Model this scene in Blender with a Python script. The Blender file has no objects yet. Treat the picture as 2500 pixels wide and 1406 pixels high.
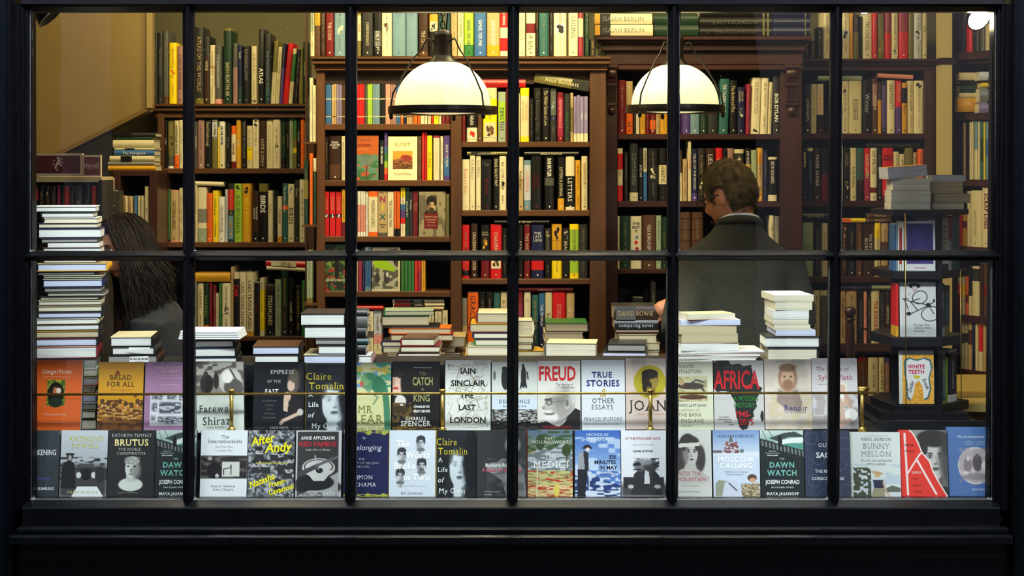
import bpy, bmesh, math, random, re
import numpy as np
from mathutils import Vector, Matrix, noise as mnoise
random.seed(7)
SC = bpy.context.scene
COL = SC.collection
# ------------------------------------------------------------------ camera, world, lights, exposure
F, CX, HY, EYE, CAMY = 4400.0, 1250.0, 400.0, 1.6, -6.0
cam = bpy.data.cameras.new('camera'); camo = bpy.data.objects.new('camera', cam); COL.objects.link(camo)
camo.location = (0, CAMY, EYE); camo.rotation_euler = (math.pi/2, 0, 0)
cam.sensor_width = 36; cam.lens = F/2500*36; cam.shift_y = -(703-HY)/2500; cam.clip_start = .05; cam.clip_end = 200
SC.camera = camo
SC.view_settings.view_transform = 'Standard'; SC.view_settings.look = 'None'
SC.view_settings.gamma = 1; SC.view_settings.use_curve_mapping = False
SC.view_settings.exposure = 0.0
SC.cycles.max_bounces = 7; SC.cycles.transparent_max_bounces = 12; SC.cycles.sample_clamp_indirect = 3
SC.cycles.caustics_reflective = False; SC.cycles.caustics_refractive = False
wd = bpy.data.worlds.new('world'); SC.world = wd; wd.use_nodes = True
bgn = wd.node_tree.nodes['Background']; bgn.inputs[0].default_value = (.66, .80, 1, 1); bgn.inputs[1].default_value = 1.0
WARM = (1, .82, .42)
def area(name, loc, aim, sx, sy, e, col=WARM):
    l = bpy.data.lights.new(name, 'AREA'); l.shape = 'RECTANGLE'; l.size = sx; l.size_y = sy; l.energy = e; l.color = col
    o = bpy.data.objects.new(name, l); COL.objects.link(o); o.location = loc
    o.rotation_euler = (Vector(aim)-Vector(loc)).to_track_quat('-Z', 'Y').to_euler(); return o
area('ceiling_light', (-1.25, 1.15, 2.78), (-1.3, 2.4, .95), .7, .3, 20)  # unseen area lights added under the ceiling to brighten the shelves
area('ceiling_light', (0.0, .95, 2.78), (-.05, 1.95, 1.05), 1.0, .3, 46)
area('ceiling_light', (1.25, 1.0, 2.78), (1.2, 2.3, .9), .9, .3, 9)
# unseen lights added: strip to brighten the covers, two points to brighten houses opposite
area('fascia_light', (0, -1.15, 3.25), (0, .1, .6), 3.6, .25, 265, (.85, .94, 1))
def add_house_fill(loc, e):
    l = bpy.data.lights.new('street_light', 'POINT'); l.energy = e; l.shadow_soft_size = .15; l.color = (.9, .92, 1); o = bpy.data.objects.new('street_light', l); COL.objects.link(o); o.location = loc
add_house_fill((5.0, -9.6, 4.6), 620); add_house_fill((-4.3, -10.6, 4.2), 190)
area('ceiling_light', (0.0, .35, 2.7), (0, .6, .9), 3.0, .2, 14, (1, .84, .55))  # one more unseen area light, added over the window display

def W(px, py, y):
    d = y-CAMY
    return Vector(((px-CX)*d/F, y, EYE-(py-HY)*d/F))
def S(y): return (y-CAMY)/F          # metres per pixel at depth y

# ------------------------------------------------------------------ materials
def lin(c): return tuple((v/255/12.92) if v/255 <= .04045 else ((v/255+.055)/1.055)**2.4 for v in c)
PAL = dict(k=(24,23,22), K=(46,46,45), g=(84,84,80), G=(128,128,122), w=(238,236,228), c=(226,215,180), C=(212,200,160), t=(186,158,112),
 b=(88,58,38), B=(58,38,28), n=(30,34,72), u=(58,104,160), s=(112,144,160), T=(50,100,98), e=(50,116,58), E=(28,54,38), l=(156,192,58),
 o=(236,104,28), O=(116,108,54), y=(246,214,20), Y=(212,156,36), r=(206,30,30), R=(112,26,30), p=(226,150,134), P=(84,62,134), v=(140,128,172),
 m=(160,122,116), M=(150,40,72), S=(152,168,140), d=(34,62,66), a=(190,196,204), x=(214,220,236))
CNAME = dict(k='black', K='charcoal', g='dark grey', G='grey', w='white', c='cream', C='pale tan', t='tan', b='brown', B='dark brown', n='navy',
 u='blue', s='pale blue', T='teal', e='green', E='dark green', l='lime green', o='orange', O='olive', y='yellow', Y='ochre', r='red', R='maroon',
 p='pink', P='purple', v='lavender', m='dusty mauve', M='magenta', S='sage', d='dark teal', a='pale grey', x='bluish white')
MATS = {}
def mat(rgb, rough=.45, name=None, metal=0, emit=None, es=1, spec=.5, coat=0):
    if isinstance(rgb, str): rgb = PAL[rgb]
    key = (tuple(rgb), rough, name, metal, emit, es, spec, coat)
    if key in MATS: return MATS[key]
    m = bpy.data.materials.new(name or 'print'); m.use_nodes = True
    b = m.node_tree.nodes['Principled BSDF']
    b.inputs['Base Color'].default_value = (*lin(rgb), 1); b.inputs['Roughness'].default_value = rough; b.inputs['Metallic'].default_value = metal
    b.inputs['Specular IOR Level'].default_value = spec; b.inputs['Coat Weight'].default_value = coat; b.inputs['Coat Roughness'].default_value = .15
    if emit: b.inputs['Emission Color'].default_value = (*emit, 1); b.inputs['Emission Strength'].default_value = es
    MATS[key] = m; return m
def noisemat(name, c1, c2, scale, rough=.5, bump=.2, stretch=(1,1,1), coat=0, bscale=None, bdist=.002):
    m = bpy.data.materials.new(name); m.use_nodes = True; nt = m.node_tree; N = nt.nodes; L = nt.links
    b = N['Principled BSDF']; b.inputs['Roughness'].default_value = rough; b.inputs['Coat Weight'].default_value = coat; b.inputs['Coat Roughness'].default_value = .12
    tc = N.new('ShaderNodeTexCoord'); mp = N.new('ShaderNodeMapping'); mp.inputs['Scale'].default_value = stretch
    nz = N.new('ShaderNodeTexNoise'); nz.inputs['Scale'].default_value = scale; nz.inputs['Detail'].default_value = 5
    cr = N.new('ShaderNodeValToRGB'); cr.color_ramp.elements[0].position = .3; cr.color_ramp.elements[1].position = .7
    cr.color_ramp.elements[0].color = (*lin(c1), 1); cr.color_ramp.elements[1].color = (*lin(c2), 1)
    bp = N.new('ShaderNodeBump'); bp.inputs['Strength'].default_value = bump; bp.inputs['Distance'].default_value = bdist
    L.new(tc.outputs['Object'], mp.inputs[0]); L.new(mp.outputs[0], nz.inputs[0]); L.new(nz.outputs[0], cr.inputs[0]); L.new(cr.outputs[0], b.inputs['Base Color'])
    src = nz
    if bscale:
        src = N.new('ShaderNodeTexNoise'); src.inputs['Scale'].default_value = bscale; src.inputs['Detail'].default_value = 3; L.new(mp.outputs[0], src.inputs[0])
    L.new(src.outputs[0], bp.inputs['Height']); L.new(bp.outputs[0], b.inputs['Normal'])
    return m
WOOD = noisemat('brown_wood', (70,44,25), (98,62,35), 9, .42, .15, (1,1,.12), .1)
WOODH = noisemat('brown_wood_board', (74,46,25), (104,67,37), 9, .4, .15, (.12,1,1), .2)
MAHO = noisemat('mahogany', (46,24,20), (66,36,30), 8, .38, .15, (1,1,.12), .25)
MAHOH = noisemat('mahogany_board', (46,24,20), (70,38,31), 8, .35, .15, (.12,1,1), .3)
DARKP = noisemat('dark_back_panel', (22,16,11), (32,24,16), 5, .8, .05)
PAINT = noisemat('black_gloss_paint', (2,3,5), (5,6,9), 30, .34, .22, (1,1,1), 0, 14, .003)
PAINTV = noisemat('black_gloss_paint_upright', (3,3,5), (6,6,8), 30, .3, .22, (1,1,.3), 0, 25, .002)
NAVYP = noisemat('dark_navy_wall_paint', (3,6,12), (5,9,16), 12, .6, .3)
PUTTY = noisemat('putty_paint', (22,22,24), (50,50,46), 60, .4, .4, (1,1,1), .2)
def pagemat(name, c, lines='z'):
    a = tuple(int(v*.83) for v in c)
    return noisemat(name, a, c, 260, .8, .25, {'z': (.01,.01,1), 'x': (1,.02,.01)}[lines], 0, None, .0006)
PG = {k: pagemat('paper_pages', v) for k, v in dict(w=(232,232,226), c=(226,218,192), t=(200,184,146), x=(206,212,236), g=(150,148,140)).items()}
PGV = noisemat('paper_pages_upright', (190,182,150), (226,218,190), 200, .8, .2, (1,.02,.01))

def link(name, me, parent=None, loc=None, rot=None):
    o = bpy.data.objects.new(name, me); COL.objects.link(o)
    if loc is not None: o.location = loc
    if rot is not None: o.rotation_euler = rot
    if parent: o.parent = parent
    return o
def tag(o, label=None, cat=None, group=None, kind=None):
    for k, v in (('label', label), ('category', cat), ('group', group), ('kind', kind)):
        if v: o[k] = v
    return o
def empty(name, loc=(0,0,0), rot=(0,0,0)): 
    o = link(name, None, None, loc, rot); o.empty_display_size = .05; return o
class MB:
    """collects quads and triangles of one mesh"""
    def __init__(s): s.v = []; s.f = []; s.m = []; s.mats = []; s.sm = []
    def mi(s, m):
        if m not in s.mats: s.mats.append(m)
        return s.mats.index(m)
    def add(s, vs, fs, m, smooth=False):
        n = len(s.v); k = s.mi(m); s.v += [tuple(v) for v in vs]
        for f in fs: s.f.append([n+i for i in f]); s.m.append(k); s.sm.append(smooth)
    def box(s, x0, x1, y0, y1, z0, z1, m, M=None, bev=0):
        vs = [Vector(p) for p in ((x0,y0,z0),(x1,y0,z0),(x1,y1,z0),(x0,y1,z0),(x0,y0,z1),(x1,y0,z1),(x1,y1,z1),(x0,y1,z1))]
        if bev:   # chamfered front edges: profile in x/z extruded
            b = bev
            vs = []
            for (y, i) in ((y0, b), (y0+b, 0), (y1, 0)):
                vs += [Vector((x0+i,y,z0+i)), Vector((x1-i,y,z0+i)), Vector((x1-i,y,z1-i)), Vector((x0+i,y,z1-i))]
            fs = [(0,1,2,3),(11,10,9,8)]
            for r in (0, 4):
                for k in range(4): fs.append((r+k, r+4+k, r+4+(k+1)%4, r+(k+1)%4))
            if M: vs = [M@v for v in vs]
            s.add(vs, fs, m); return
        if M: vs = [M@v for v in vs]
        s.add(vs, [(3,2,1,0),(4,5,6,7),(0,1,5,4),(1,2,6,5),(2,3,7,6),(3,0,4,7)], m)
    def prism(s, prof, x0, x1, m, axis='x', M=None, smooth=False):
        """profile [(y,z)] extruded along x, or [(x,y)] along z, or [(x,z)] along y"""
        n = len(prof)
        mk = {'x': lambda p, t: Vector((t, p[0], p[1])), 'z': lambda p, t: Vector((p[0], p[1], t)), 'y': lambda p, t: Vector((p[0], t, p[1]))}[axis]
        vs = [mk(p, x0) for p in prof]+[mk(p, x1) for p in prof]
        if M: vs = [M@v for v in vs]
        s.add(vs, [(i, (i+1)%n, n+(i+1)%n, n+i) for i in range(n)], m, smooth)
        s.add(vs, [tuple(range(n))[::-1], tuple(range(n, 2*n))], m)
    def lathe(s, prof, m, c=(0,0,0), n=20, smooth=True, M=None):
        vs = [Vector((c[0]+r*math.cos(2*math.pi*k/n), c[1]+r*math.sin(2*math.pi*k/n), c[2]+z)) for r, z in prof for k in range(n)]
        if M: vs = [M@v for v in vs]
        fs = [(i*n+k, i*n+(k+1)%n, (i+1)*n+(k+1)%n, (i+1)*n+k) for i in range(len(prof)-1) for k in range(n)]
        s.add(vs, fs, m, smooth)
    def tube(s, pts, r, m, n=8):
        pts = [Vector(p) for p in pts]; rs = r if isinstance(r, (list, tuple)) else [r]*len(pts); vs = []
        up = None
        for i, p in enumerate(pts):
            t = (pts[min(i+1, len(pts)-1)]-pts[max(i-1, 0)]).normalized()
            if up is None: up = t.orthogonal().normalized()
            a = (up-t*up.dot(t)).normalized(); up = a; b = t.cross(a)
            vs += [p+(a*math.cos(2*math.pi*k/n)+b*math.sin(2*math.pi*k/n))*rs[i] for k in range(n)]
        fs = [(i*n+k, i*n+(k+1)%n, (i+1)*n+(k+1)%n, (i+1)*n+k) for i in range(len(pts)-1) for k in range(n)]
        fs += [tuple(range(n))[::-1], tuple(range(len(vs)-n, len(vs)))]
        s.add(vs, fs, m, True)
    def mesh(s, name):
        me = bpy.data.meshes.new(name); me.from_pydata(s.v, [], s.f)
        for m in s.mats: me.materials.append(m)
        me.polygons.foreach_set('material_index', s.m); me.polygons.foreach_set('use_smooth', s.sm)
        bm = bmesh.new(); bm.from_mesh(me); bmesh.ops.recalc_face_normals(bm, faces=bm.faces); bm.to_mesh(me); bm.free()
        return me
    def build(s, name, parent=None, loc=None, rot=None, **kw):
        return tag(link(name, s.mesh(name), parent, loc, rot), **kw)

# ------------------------------------------------------------------ lettering: glyphs of the built-in font as flat meshes
GL = {}
def make_glyphs():
    chars = [chr(c) for c in range(33, 127)]
    obs = []
    def mk(body, off):
        c = bpy.data.curves.new('g', 'FONT'); c.body = body; c.size = 1; c.resolution_u = 2; c.offset = off
        o = bpy.data.objects.new('g', c); COL.objects.link(o); return o
    for ch in chars:
        obs.append((ch, 0, mk(ch, 0))); obs.append((ch, 1, mk(ch, .022))); obs.append((ch, 'a', mk('|'+ch+'|', 0)))
    obs.append((' ', 'a', mk('| |', 0))); obs.append(('', 'a', mk('||', 0)))
    bpy.context.view_layer.update(); dg = bpy.context.evaluated_depsgraph_get()
    for ch, w, o in obs:
        me = o.evaluated_get(dg).to_mesh()
        vs = np.array([v.co[:2] for v in me.vertices]).reshape(-1, 2)
        if w == 'a': GL[(ch, 'a')] = float(vs[:,0].max()-vs[:,0].min())
        else:
            fs = [tuple(p.vertices) for p in me.polygons]; GL[(ch, w)] = (vs, fs)
            cnt = {}
            for f in fs:
                for i in range(len(f)):
                    e = tuple(sorted((f[i], f[(i+1)%len(f)]))); cnt[e] = cnt.get(e, 0)+1
            ser = []
            for (a, b), n in cnt.items():
                if n == 1 and abs(vs[a][1]-vs[b][1]) < 1e-4 and .04 < abs(vs[a][0]-vs[b][0]) < .26 and ch.isalnum():
                    y = vs[a][1]; x0, x1 = sorted((vs[a][0], vs[b][0]))
                    inside = np.abs(vs[:,1]-y).min() < 1e-3
                    lo = y < .05; hi = y > .45
                    if lo or hi: ser.append((x0-.055, x1+.055, y, .035 if lo else -.035))
            GL[(ch, w, 's')] = ser
        o.to_mesh_clear() if False else None
    base = GL[('', 'a')]
    for k in list(GL):
        if len(k) == 2 and k[1] == 'a': GL[k] = GL[k]-base
    for _, _, o in obs:
        c = o.data; bpy.data.objects.remove(o); bpy.data.curves.remove(c)
make_glyphs()
def text2d(t, bold=0, serif=False, slant=0, track=0):
    """2D verts, faces and width of a line of lettering with cap height about .73"""
    V = []; Fc = []; x = 0
    for ch in t:
        if (ch, bold) not in GL: x += GL.get((' ', 'a'), .3)*(1 if ch == ' ' else 1)+track; continue
        vs, fs = GL[(ch, bold)]; n = len(V)
        for a in vs: V.append((x+a[0]*(.93 if serif else 1), a[1]))
        Fc += [tuple(n+i for i in f) for f in fs]
        if serif:
            for (x0, x1, y, h) in GL[(ch, bold, 's')]:
                n = len(V); V += [(x+x0, y), (x+x1, y), (x+x1, y+h), (x+x0, y+h)]; Fc.append((n, n+1, n+2, n+3))
        x += GL[(ch, 'a')]+track+(.03 if serif else 0)
    if slant: V = [(a+b*slant, b) for a, b in V]
    return V, Fc, max(x, .1)
# ------------------------------------------------------------------ the shop front
OLDX = [78, 447, 474, 843, 871, 1240, 1267, 1630, 1660, 2028, 2056, 2426]
def botx(x): return x - 9*max(0, (x-1000))/1426 + 3*(x < 300)       # the old sash leans a little
GY = 0.0
def Wf(px, py, y=0):                   # a point of the sash: its plane is at y=0, pieces stand proud or behind
    p = W(px, py, GY); p.y = y; return p
win = empty('window_1', (0,0,0)); tag(win, 'black glazed shop window sash of twelve panes', kind='structure')
def quadbar(mb, pA, pB, prof, m):
    """sweep a profile [(across, y)] from A to B in the x/z plane"""
    A, B = Vector(pA), Vector(pB); t = (B-A).normalized(); n = Vector((t.z, 0, -t.x))
    steps = max(2, int((B-A).length/.06)); vs = []; k = len(prof)
    for i in range(steps+1):
        c = A.lerp(B, i/steps)
        for (a, y) in prof:
            w = mnoise.noise(Vector((c.x*9+a*40, c.z*9, y*30)))*.0012
            vs.append(c+n*(a+w)+Vector((0, y+w, 0)))
    fs = [(i*k+j, i*k+(j+1)%k, (i+1)*k+(j+1)%k, (i+1)*k+j) for i in range(steps) for j in range(k)]
    fs += [tuple(range(k))[::-1], tuple(range(len(vs)-k, len(vs)))]
    mb.add(vs, fs, m, False)
ys_top, ys_mid0, ys_mid1, ys_bot = 27, 613, 634, 1216
# astragal profile: wide at the glass, narrow rounded nose to the street
def astragal(w, nose, y0=-.034):
    h = w/2; q = nose/2
    return [(-h, .02), (-h, -.006), (-h*.72, -.012), (-h*.66, -.016), (-q, -.024), (-q*.9, y0+.004), (-q*.4, y0), (q*.4, y0), (q*.9, y0+.004), (q, -.024), (h*.66, -.016), (h*.72, -.012), (h, -.006), (h, .02)]
for i in range(5):
    xa = (OLDX[2*i+1]+OLDX[2*i+2])/2; xb = botx(xa)-(1 if i else 0)
    mb = MB(); quadbar(mb, Wf(xa, 18), Wf(xb, 1236), astragal(.0375, .014), PAINTV); mb.build('mullion', win)
for i in range(6):
    x0, x1 = OLDX[2*i]-14, OLDX[2*i+1]+14; yy = 624.5-(1.2*i/5)
    mb = MB(); quadbar(mb, Wf(x0, yy), Wf(x1, yy), astragal(.033, .011, -.030), PAINT); mb.build('glazing_bar', win)
for m_ in (PAINTV, NAVYP): m_.node_tree.nodes['Principled BSDF'].inputs['Specular IOR Level'].default_value = .06; m_.node_tree.nodes['Principled BSDF'].inputs['Roughness'].default_value = .42
PAINT.node_tree.nodes['Principled BSDF'].inputs['Specular IOR Level'].default_value = .2; PAINT.node_tree.nodes['Principled BSDF'].inputs['Roughness'].default_value = .3
# panes and the wobbly putty round each
def glassmat():
    m = bpy.data.materials.new('old_window_glass'); m.use_nodes = True; nt = m.node_tree; N = nt.nodes; L = nt.links
    N.remove(N['Principled BSDF']); out = N['Material Output']
    tr = N.new('ShaderNodeBsdfTransparent'); tr.inputs[0].default_value = (.96,.965,.95,1)
    gl = N.new('ShaderNodeBsdfGlossy'); gl.inputs['Roughness'].default_value = .0
    fw = N.new('ShaderNodeLayerWeight'); fw.inputs[0].default_value = .5; pw = N.new('ShaderNodeMath'); pw.operation = 'POWER'; pw.inputs[1].default_value = 5
    lw = N.new('ShaderNodeMath'); lw.operation = 'MULTIPLY_ADD'; lw.inputs[1].default_value = .9; lw.inputs[2].default_value = .024; L.new(fw.outputs['Facing'], pw.inputs[0]); L.new(pw.outputs[0], lw.inputs[0])
    geo = N.new('ShaderNodeNewGeometry'); mx = N.new('ShaderNodeMixShader')
    tc = N.new('ShaderNodeTexCoord'); nz = N.new('ShaderNodeTexNoise'); nz.inputs['Scale'].default_value = 3.2; nz.inputs['Detail'].default_value = 1
    bp = N.new('ShaderNodeBump'); bp.inputs['Strength'].default_value = .25; bp.inputs['Distance'].default_value = .003
    L.new(tc.outputs['Object'], nz.inputs[0]); L.new(nz.outputs[0], bp.inputs['Height']); L.new(bp.outputs[0], gl.inputs['Normal'])
    L.new(lw.outputs[0], mx.inputs[0]); L.new(tr.outputs[0], mx.inputs[1]); L.new(gl.outputs[0], mx.inputs[2]); L.new(mx.outputs[0], out.inputs[0])
    return m
GLASS = glassmat()
for r in range(2):
    ya, yb = (ys_top, ys_mid0) if r == 0 else (ys_mid1, ys_bot)
    for i in range(6):
        fx = (lambda x: x) if r == 0 else botx
        x0, x1 = fx(OLDX[2*i]), fx(OLDX[2*i+1])
        a, b = Wf(x0-6, yb+6), Wf(x1+6, ya-6)
        mb = MB(); mb.box(a.x, b.x, .004, .007, a.z, b.z, GLASS); mb.build('pane', win)
        # ring with rounded, uneven inner edge
        inner = []; R = 9.0; n = 9; outer = []
        cs = [(x0+R, ya+R, math.pi, 1.5*math.pi), (x1-R, ya+R, 1.5*math.pi, 2*math.pi), (x1-R, yb-R, 0, .5*math.pi), (x0+R, yb-R, .5*math.pi, math.pi)]
        pts = []
        for ci, (cx, cy, a0, a1) in enumerate(cs):
            for k in range(n): t = a0+(a1-a0)*k/(n-1); pts.append((cx+R*math.cos(t), cy+R*math.sin(t)))
            nx, ny = cs[(ci+1)%4][:2]; t = a1
            p1 = pts[-1]; t0 = cs[(ci+1)%4][2]; p2 = (nx+R*math.cos(t0), ny+R*math.sin(t0))
            for k in range(1, 24): f = k/24; pts.append((p1[0]+(p2[0]-p1[0])*f, p1[1]+(p2[1]-p1[1])*f))
        mx_, my_ = (x0+x1)/2, (ya+yb)/2
        vs = []
        for (px, py) in pts:
            w = mnoise.noise(Vector((px*.06, py*.06, 3.1*i+r)))*1.6+mnoise.noise(Vector((px*.25, py*.25, i)))*.7
            sx = 1 if px < mx_ else -1; sy = 1 if py < my_ else -1
            ex = min(abs(px-x0), abs(px-x1)) < R; ey = min(abs(py-ya), abs(py-yb)) < R
            qx = px+(sx*max(w, -1.2) if ex else 0); qy = py+(sy*max(w, -1.2) if ey else 0)
            ox = px if not ex else (x0-5 if sx > 0 else x1+5); oy = py if not ey else (ya-5 if sy > 0 else yb+5)
            vs += [Wf(qx, qy, .0035), Wf(qx, qy, -.0005), Wf(px-(sx*2 if ex else 0), py-(sy*2 if ey else 0), -.007), Wf(ox, oy, -.008), Wf(ox, oy, .0035)]
        m_ = len(pts); fs = []
        for k in range(m_):
            k2 = (k+1)%m_
            for j in range(4): fs.append((k*5+j, k2*5+j, k2*5+j+1, k*5+j+1))
        mb = MB(); mb.add(vs, fs, PUTTY, True); mb.build('putty_bead', win)
rd = random.Random(21); mb = MB(); DUST = mat((170,166,140), .6, 'dust')
for i in range(150):
    pn = rd.choice((0,0,0,1,1,1,4,5,5,5)); x = rd.uniform(OLDX[2*pn]+6, OLDX[2*pn+1]-6); y = ys_top+8+abs(rd.gauss(0, 90)); r = rd.choice((.5,.6,.7,.9,1.2))*.0007
    if y > 600: continue
    c = Wf(x, y); mb.add([(c.x+r*math.cos(k*1.26)*rd.uniform(.6,1.3), .0035, c.z+r*math.sin(k*1.26)*rd.uniform(.6,1.3)) for k in range(5)], [(0,1,2,3,4)], DUST)
mb.build('dust_specks', win, kind='stuff')
# sash rails and outer frame
def lprism(mb, prof, xa, xb, m):      # profile (y,z) between pixel columns on the sash plane
    mb.prism(prof, xa, xb, m, 'x')
zb = Wf(0, ys_bot).z
X0, X1 = Wf(60, 0).x, Wf(2440, 0).x
mb = MB()
prof = [(.03, zb-.003), (0, zb-.001), (-.045, zb-.022), (-.047, zb-.026), (-.047, Wf(0,1279).z), (.05, Wf(0,1279).z), (.05, zb-.004)]
lprism(mb, prof, Wf(64, 0).x, Wf(2432, 0).x, PAINT); mb.build('bottom_rail', win)
mb = MB(); zt = Wf(0, ys_top).z
lprism(mb, [(.03, zt-.004), (0, zt-.002), (-.03, zt+.012), (-.04, zt+.02), (-.04, zt+.10), (.05, zt+.10)], Wf(60, 0).x, Wf(2440, 0).x, PAINT); mb.build('top_rail', win)
for sgn, xin, xb, xo in ((-1, 78, 82, 40), (1, 2426, 2414, 2466)):
    mb = MB()
    for (o0, o1, yf) in ((0, 8, -.006), (6, 16, -.02), (14, 24, -.03), (22, 40, -.045)):
        a, b = xin+sgn*o0, xin+sgn*o1; c, d = xb+sgn*o0, xb+sgn*o1
        A, B, C_, D = Wf(a, 12), Wf(b, 12), Wf(c, 1240), Wf(d, 1240)
        vs = [(A.x, yf, A.z), (B.x, yf, B.z), (D.x, yf, D.z), (C_.x, yf, C_.z)]; vs += [(x, .05, z) for x, y, z in vs]
        mb.add(vs, [(0,1,2,3), (4,5,6,7), (0,1,5,4), (1,2,6,5), (2,3,7,6), (3,0,4,7)], PAINTV)
    mb.build('side_stile', win)
# sill: two weathered nosings, wavy with old paint
def nosing(name, ypx0, ypx1, yfront, x0, x1, amp):
    z0, z1 = Wf(0, ypx1).z, Wf(0, ypx0).z; mb = MB(); n = 150; vs = []
    for i in range(n+1):
        x = x0+(x1-x0)*i/n; w = mnoise.noise(Vector((x*6, ypx0, 1)))*amp+mnoise.noise(Vector((x*30, ypx0, 5)))*amp*.4
        for (y, z) in ((.03, z1+.004), (yfront+.01, z1+.001+w*.5), (yfront, z1-.005+w), (yfront, z0+.005+w), (yfront+.006, z0+w), (.03, z0)): vs.append((x, y, z))
    fs = [(i*6+j, i*6+j+1, (i+1)*6+j+1, (i+1)*6+j) for i in range(n) for j in range(5)]
    fs += [(0,1,2,3,4,5), tuple(range(n*6, n*6+6))]
    mb.add(vs, fs, PAINT, False); return mb.build(name, sill)
sill = empty('trim_1'); tag(sill, 'weathered black window sill with two nosings', kind='structure')
nosing('sill_nosing', 1278, 1292, -.075, Wf(56,0).x, Wf(2446,0).x, .0016)
nosing('sill_nosing', 1293, 1316, -.105, Wf(44,0).x, Wf(2452,0).x, .0024)
# dark timber wall round the window
wf = empty('wall_front'); tag(wf, 'dark painted timber shop front', kind='structure')
def wall(name, x0, x1, z0, z1, y0, y1, m):
    mb = MB(); mb.box(x0, x1, y0, y1, z0, z1, m); return mb.build(name, wf)
wall('pilaster', -2.6, Wf(40,0).x, -.3, 3.4, -.075, .08, NAVYP)
wall('pilaster', Wf(2464,0).x, 2.6, -.3, 3.4, -.075, .08, NAVYP)
wall('lintel', -2.6, 2.6, zt+.08, 3.4, -.05, .08, PAINT)
wall('stall_riser', -2.6, 2.6, -.3, Wf(0,1316).z, -.035, .08, PAINT)
wall('panel_moulding', -2.6, 2.6, Wf(0,1362).z, Wf(0,1350).z, -.043, -.034, PAINT)
wall('bead', Wf(36,0).x, Wf(44,0).x, -.3, 3.4, -.085, -.04, PAINTV)
wall('bead', Wf(2460,0).x, Wf(2468,0).x, -.3, 3.4, -.085, -.04, PAINTV)
# street side, seen only in the glass: road, pavement, houses across the way
ENVM = noisemat('dark_brick', (24,21,20), (32,28,26), 6, .9, .1)
ENVP = noisemat('pale_render', (150,146,150), (166,160,164), 3, .9, .1)
ROAD = noisemat('asphalt', (30,30,32), (40,40,42), 20, .9, .1)
mb = MB(); mb.box(-25, 25, -22, -.12, -.4, -.3, ROAD); mb.build('ground', kind='structure', label='street outside the window')
bl = empty('wall_street'); tag(bl, 'house fronts across the street', kind='structure')
for (x0, x1, h, m) in ((-24, -4.5, 5.6, ENVM), (-4.5, -4.02, 5.6, ENVP), (-4.02, 2.45, 5.2, ENVM), (2.45, 9, 5.4, ENVP), (9, 24, 5.6, ENVM)):
    mb = MB(); mb.box(x0, x1, -14, -12, -.3, h, m); mb.build('house_front', bl)

# ------------------------------------------------------------------ the room
WALLG = noisemat('olive_wall_paint', (98,94,66), (106,101,72), 4, .7, .05)
WALLB = noisemat('beige_wall_paint', (122,101,57), (132,109,63), 3, .65, .05)
TRIMB = mat((196,176,128), .5, 'pale_trim_paint')
FLOORM = noisemat('floor_boards', (60,38,22), (84,54,30), 6, .5, .1, (1,.1,1))
mb = MB(); mb.box(-2.9, 2.9, .08, 3.05, -.1, 0, FLOORM); mb.build('floor', kind='structure')
mb = MB(); mb.box(-2.9, 2.9, .08, 3.05, 2.95, 3.05, TRIMB); mb.build('ceiling', kind='structure')
mb = MB(); mb.box(-2.9, 2.9, 2.9, 3.05, 0, 2.95, WALLG); mb.build('wall_back', kind='structure')
mb = MB(); mb.box(-2.9, -2.75, .08, 2.9, 0, 2.95, WALLB); mb.build('wall_left', kind='structure')
mb = MB(); mb.box(2.75, 2.9, .08, 2.9, 0, 2.95, WALLG); mb.build('wall_right', kind='structure')
# stair flight: beige spandrel whose underside slopes
ys = 2.05; P = lambda a, b, y=ys: W(a, b, y)
pr = [(P(362,272).x, P(362,272).z), (P(40,432).x, P(40,432).z), (P(40,432).x, 2.94), (P(362,272).x, 2.94)]
st = empty('stair_flight'); tag(st, 'beige underside of a stair sloping down beside the bookcase of atlases', 'stair')
mb = MB(); mb.prism(pr, ys, ys+.10, WALLB, 'y'); mb.build('spandrel', st)
mb = MB(); mb.box(P(360,0).x, P(374,0).x, ys-.02, ys+.03, P(0,264).z, 2.94, mat((146,126,80), .5, 'post_paint')); mb.build('corner_post', st)
mb = MB()
a = P(376,264); b = P(38,434)
vs = [(a.x, ys-.012, a.z), (b.x, ys-.012, b.z), (b.x, ys-.012, b.z+.02), (a.x, ys-.012, a.z+.02)]; vs += [(x, ys+.02, z) for x, y, z in vs]
mb.add(vs, [(0,1,2,3),(4,5,6,7),(0,1,5,4),(1,2,6,5),(2,3,7,6),(3,0,4,7)], mat((110,84,44), .5, 'string_board')); mb.build('string_board', st)

# ------------------------------------------------------------------ bookcases
def case(label, y, ups, boards, xr, back, m, mh, top=None, depth=.30, ztop=None, name='bookcase'):
    """ups: pixel column pairs of uprights; boards: (x0,x1,ytop,ybot) faces; y: plane of the spines"""
    c = empty(name, (W((xr[0]+xr[1])/2, 0, y).x, y, 0)); tag(c, label, 'bookcase'); off = -c.location
    T = Matrix.Translation(off); yf = y-.018
    for (x0, x1, t) in ups:
        mb = MB(); a, b = W(x0,t,yf), W(x1,t,yf); mb.box(a.x, b.x, yf, y+depth, 0, a.z, m, T, .003); mb.build('upright', c)
    for (x0, x1, t, b_) in boards:
        mb = MB(); a, b = W(x0,t,y), W(x1,b_,y); mb.box(a.x, b.x, yf+.004, y+depth-.012, b.z, a.z, mh, T, .003); mb.build('shelf_board', c)
    mb = MB(); a, b = W(xr[0],back[0],y), W(xr[1],0,y); mb.box(a.x, b.x, y+depth-.01, y+depth, 0, a.z, DARKP, T); mb.build('back_panel', c)
    return c, T
YL, YM, YR, YX = 2.35, 1.9, 2.15, 2.35
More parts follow.
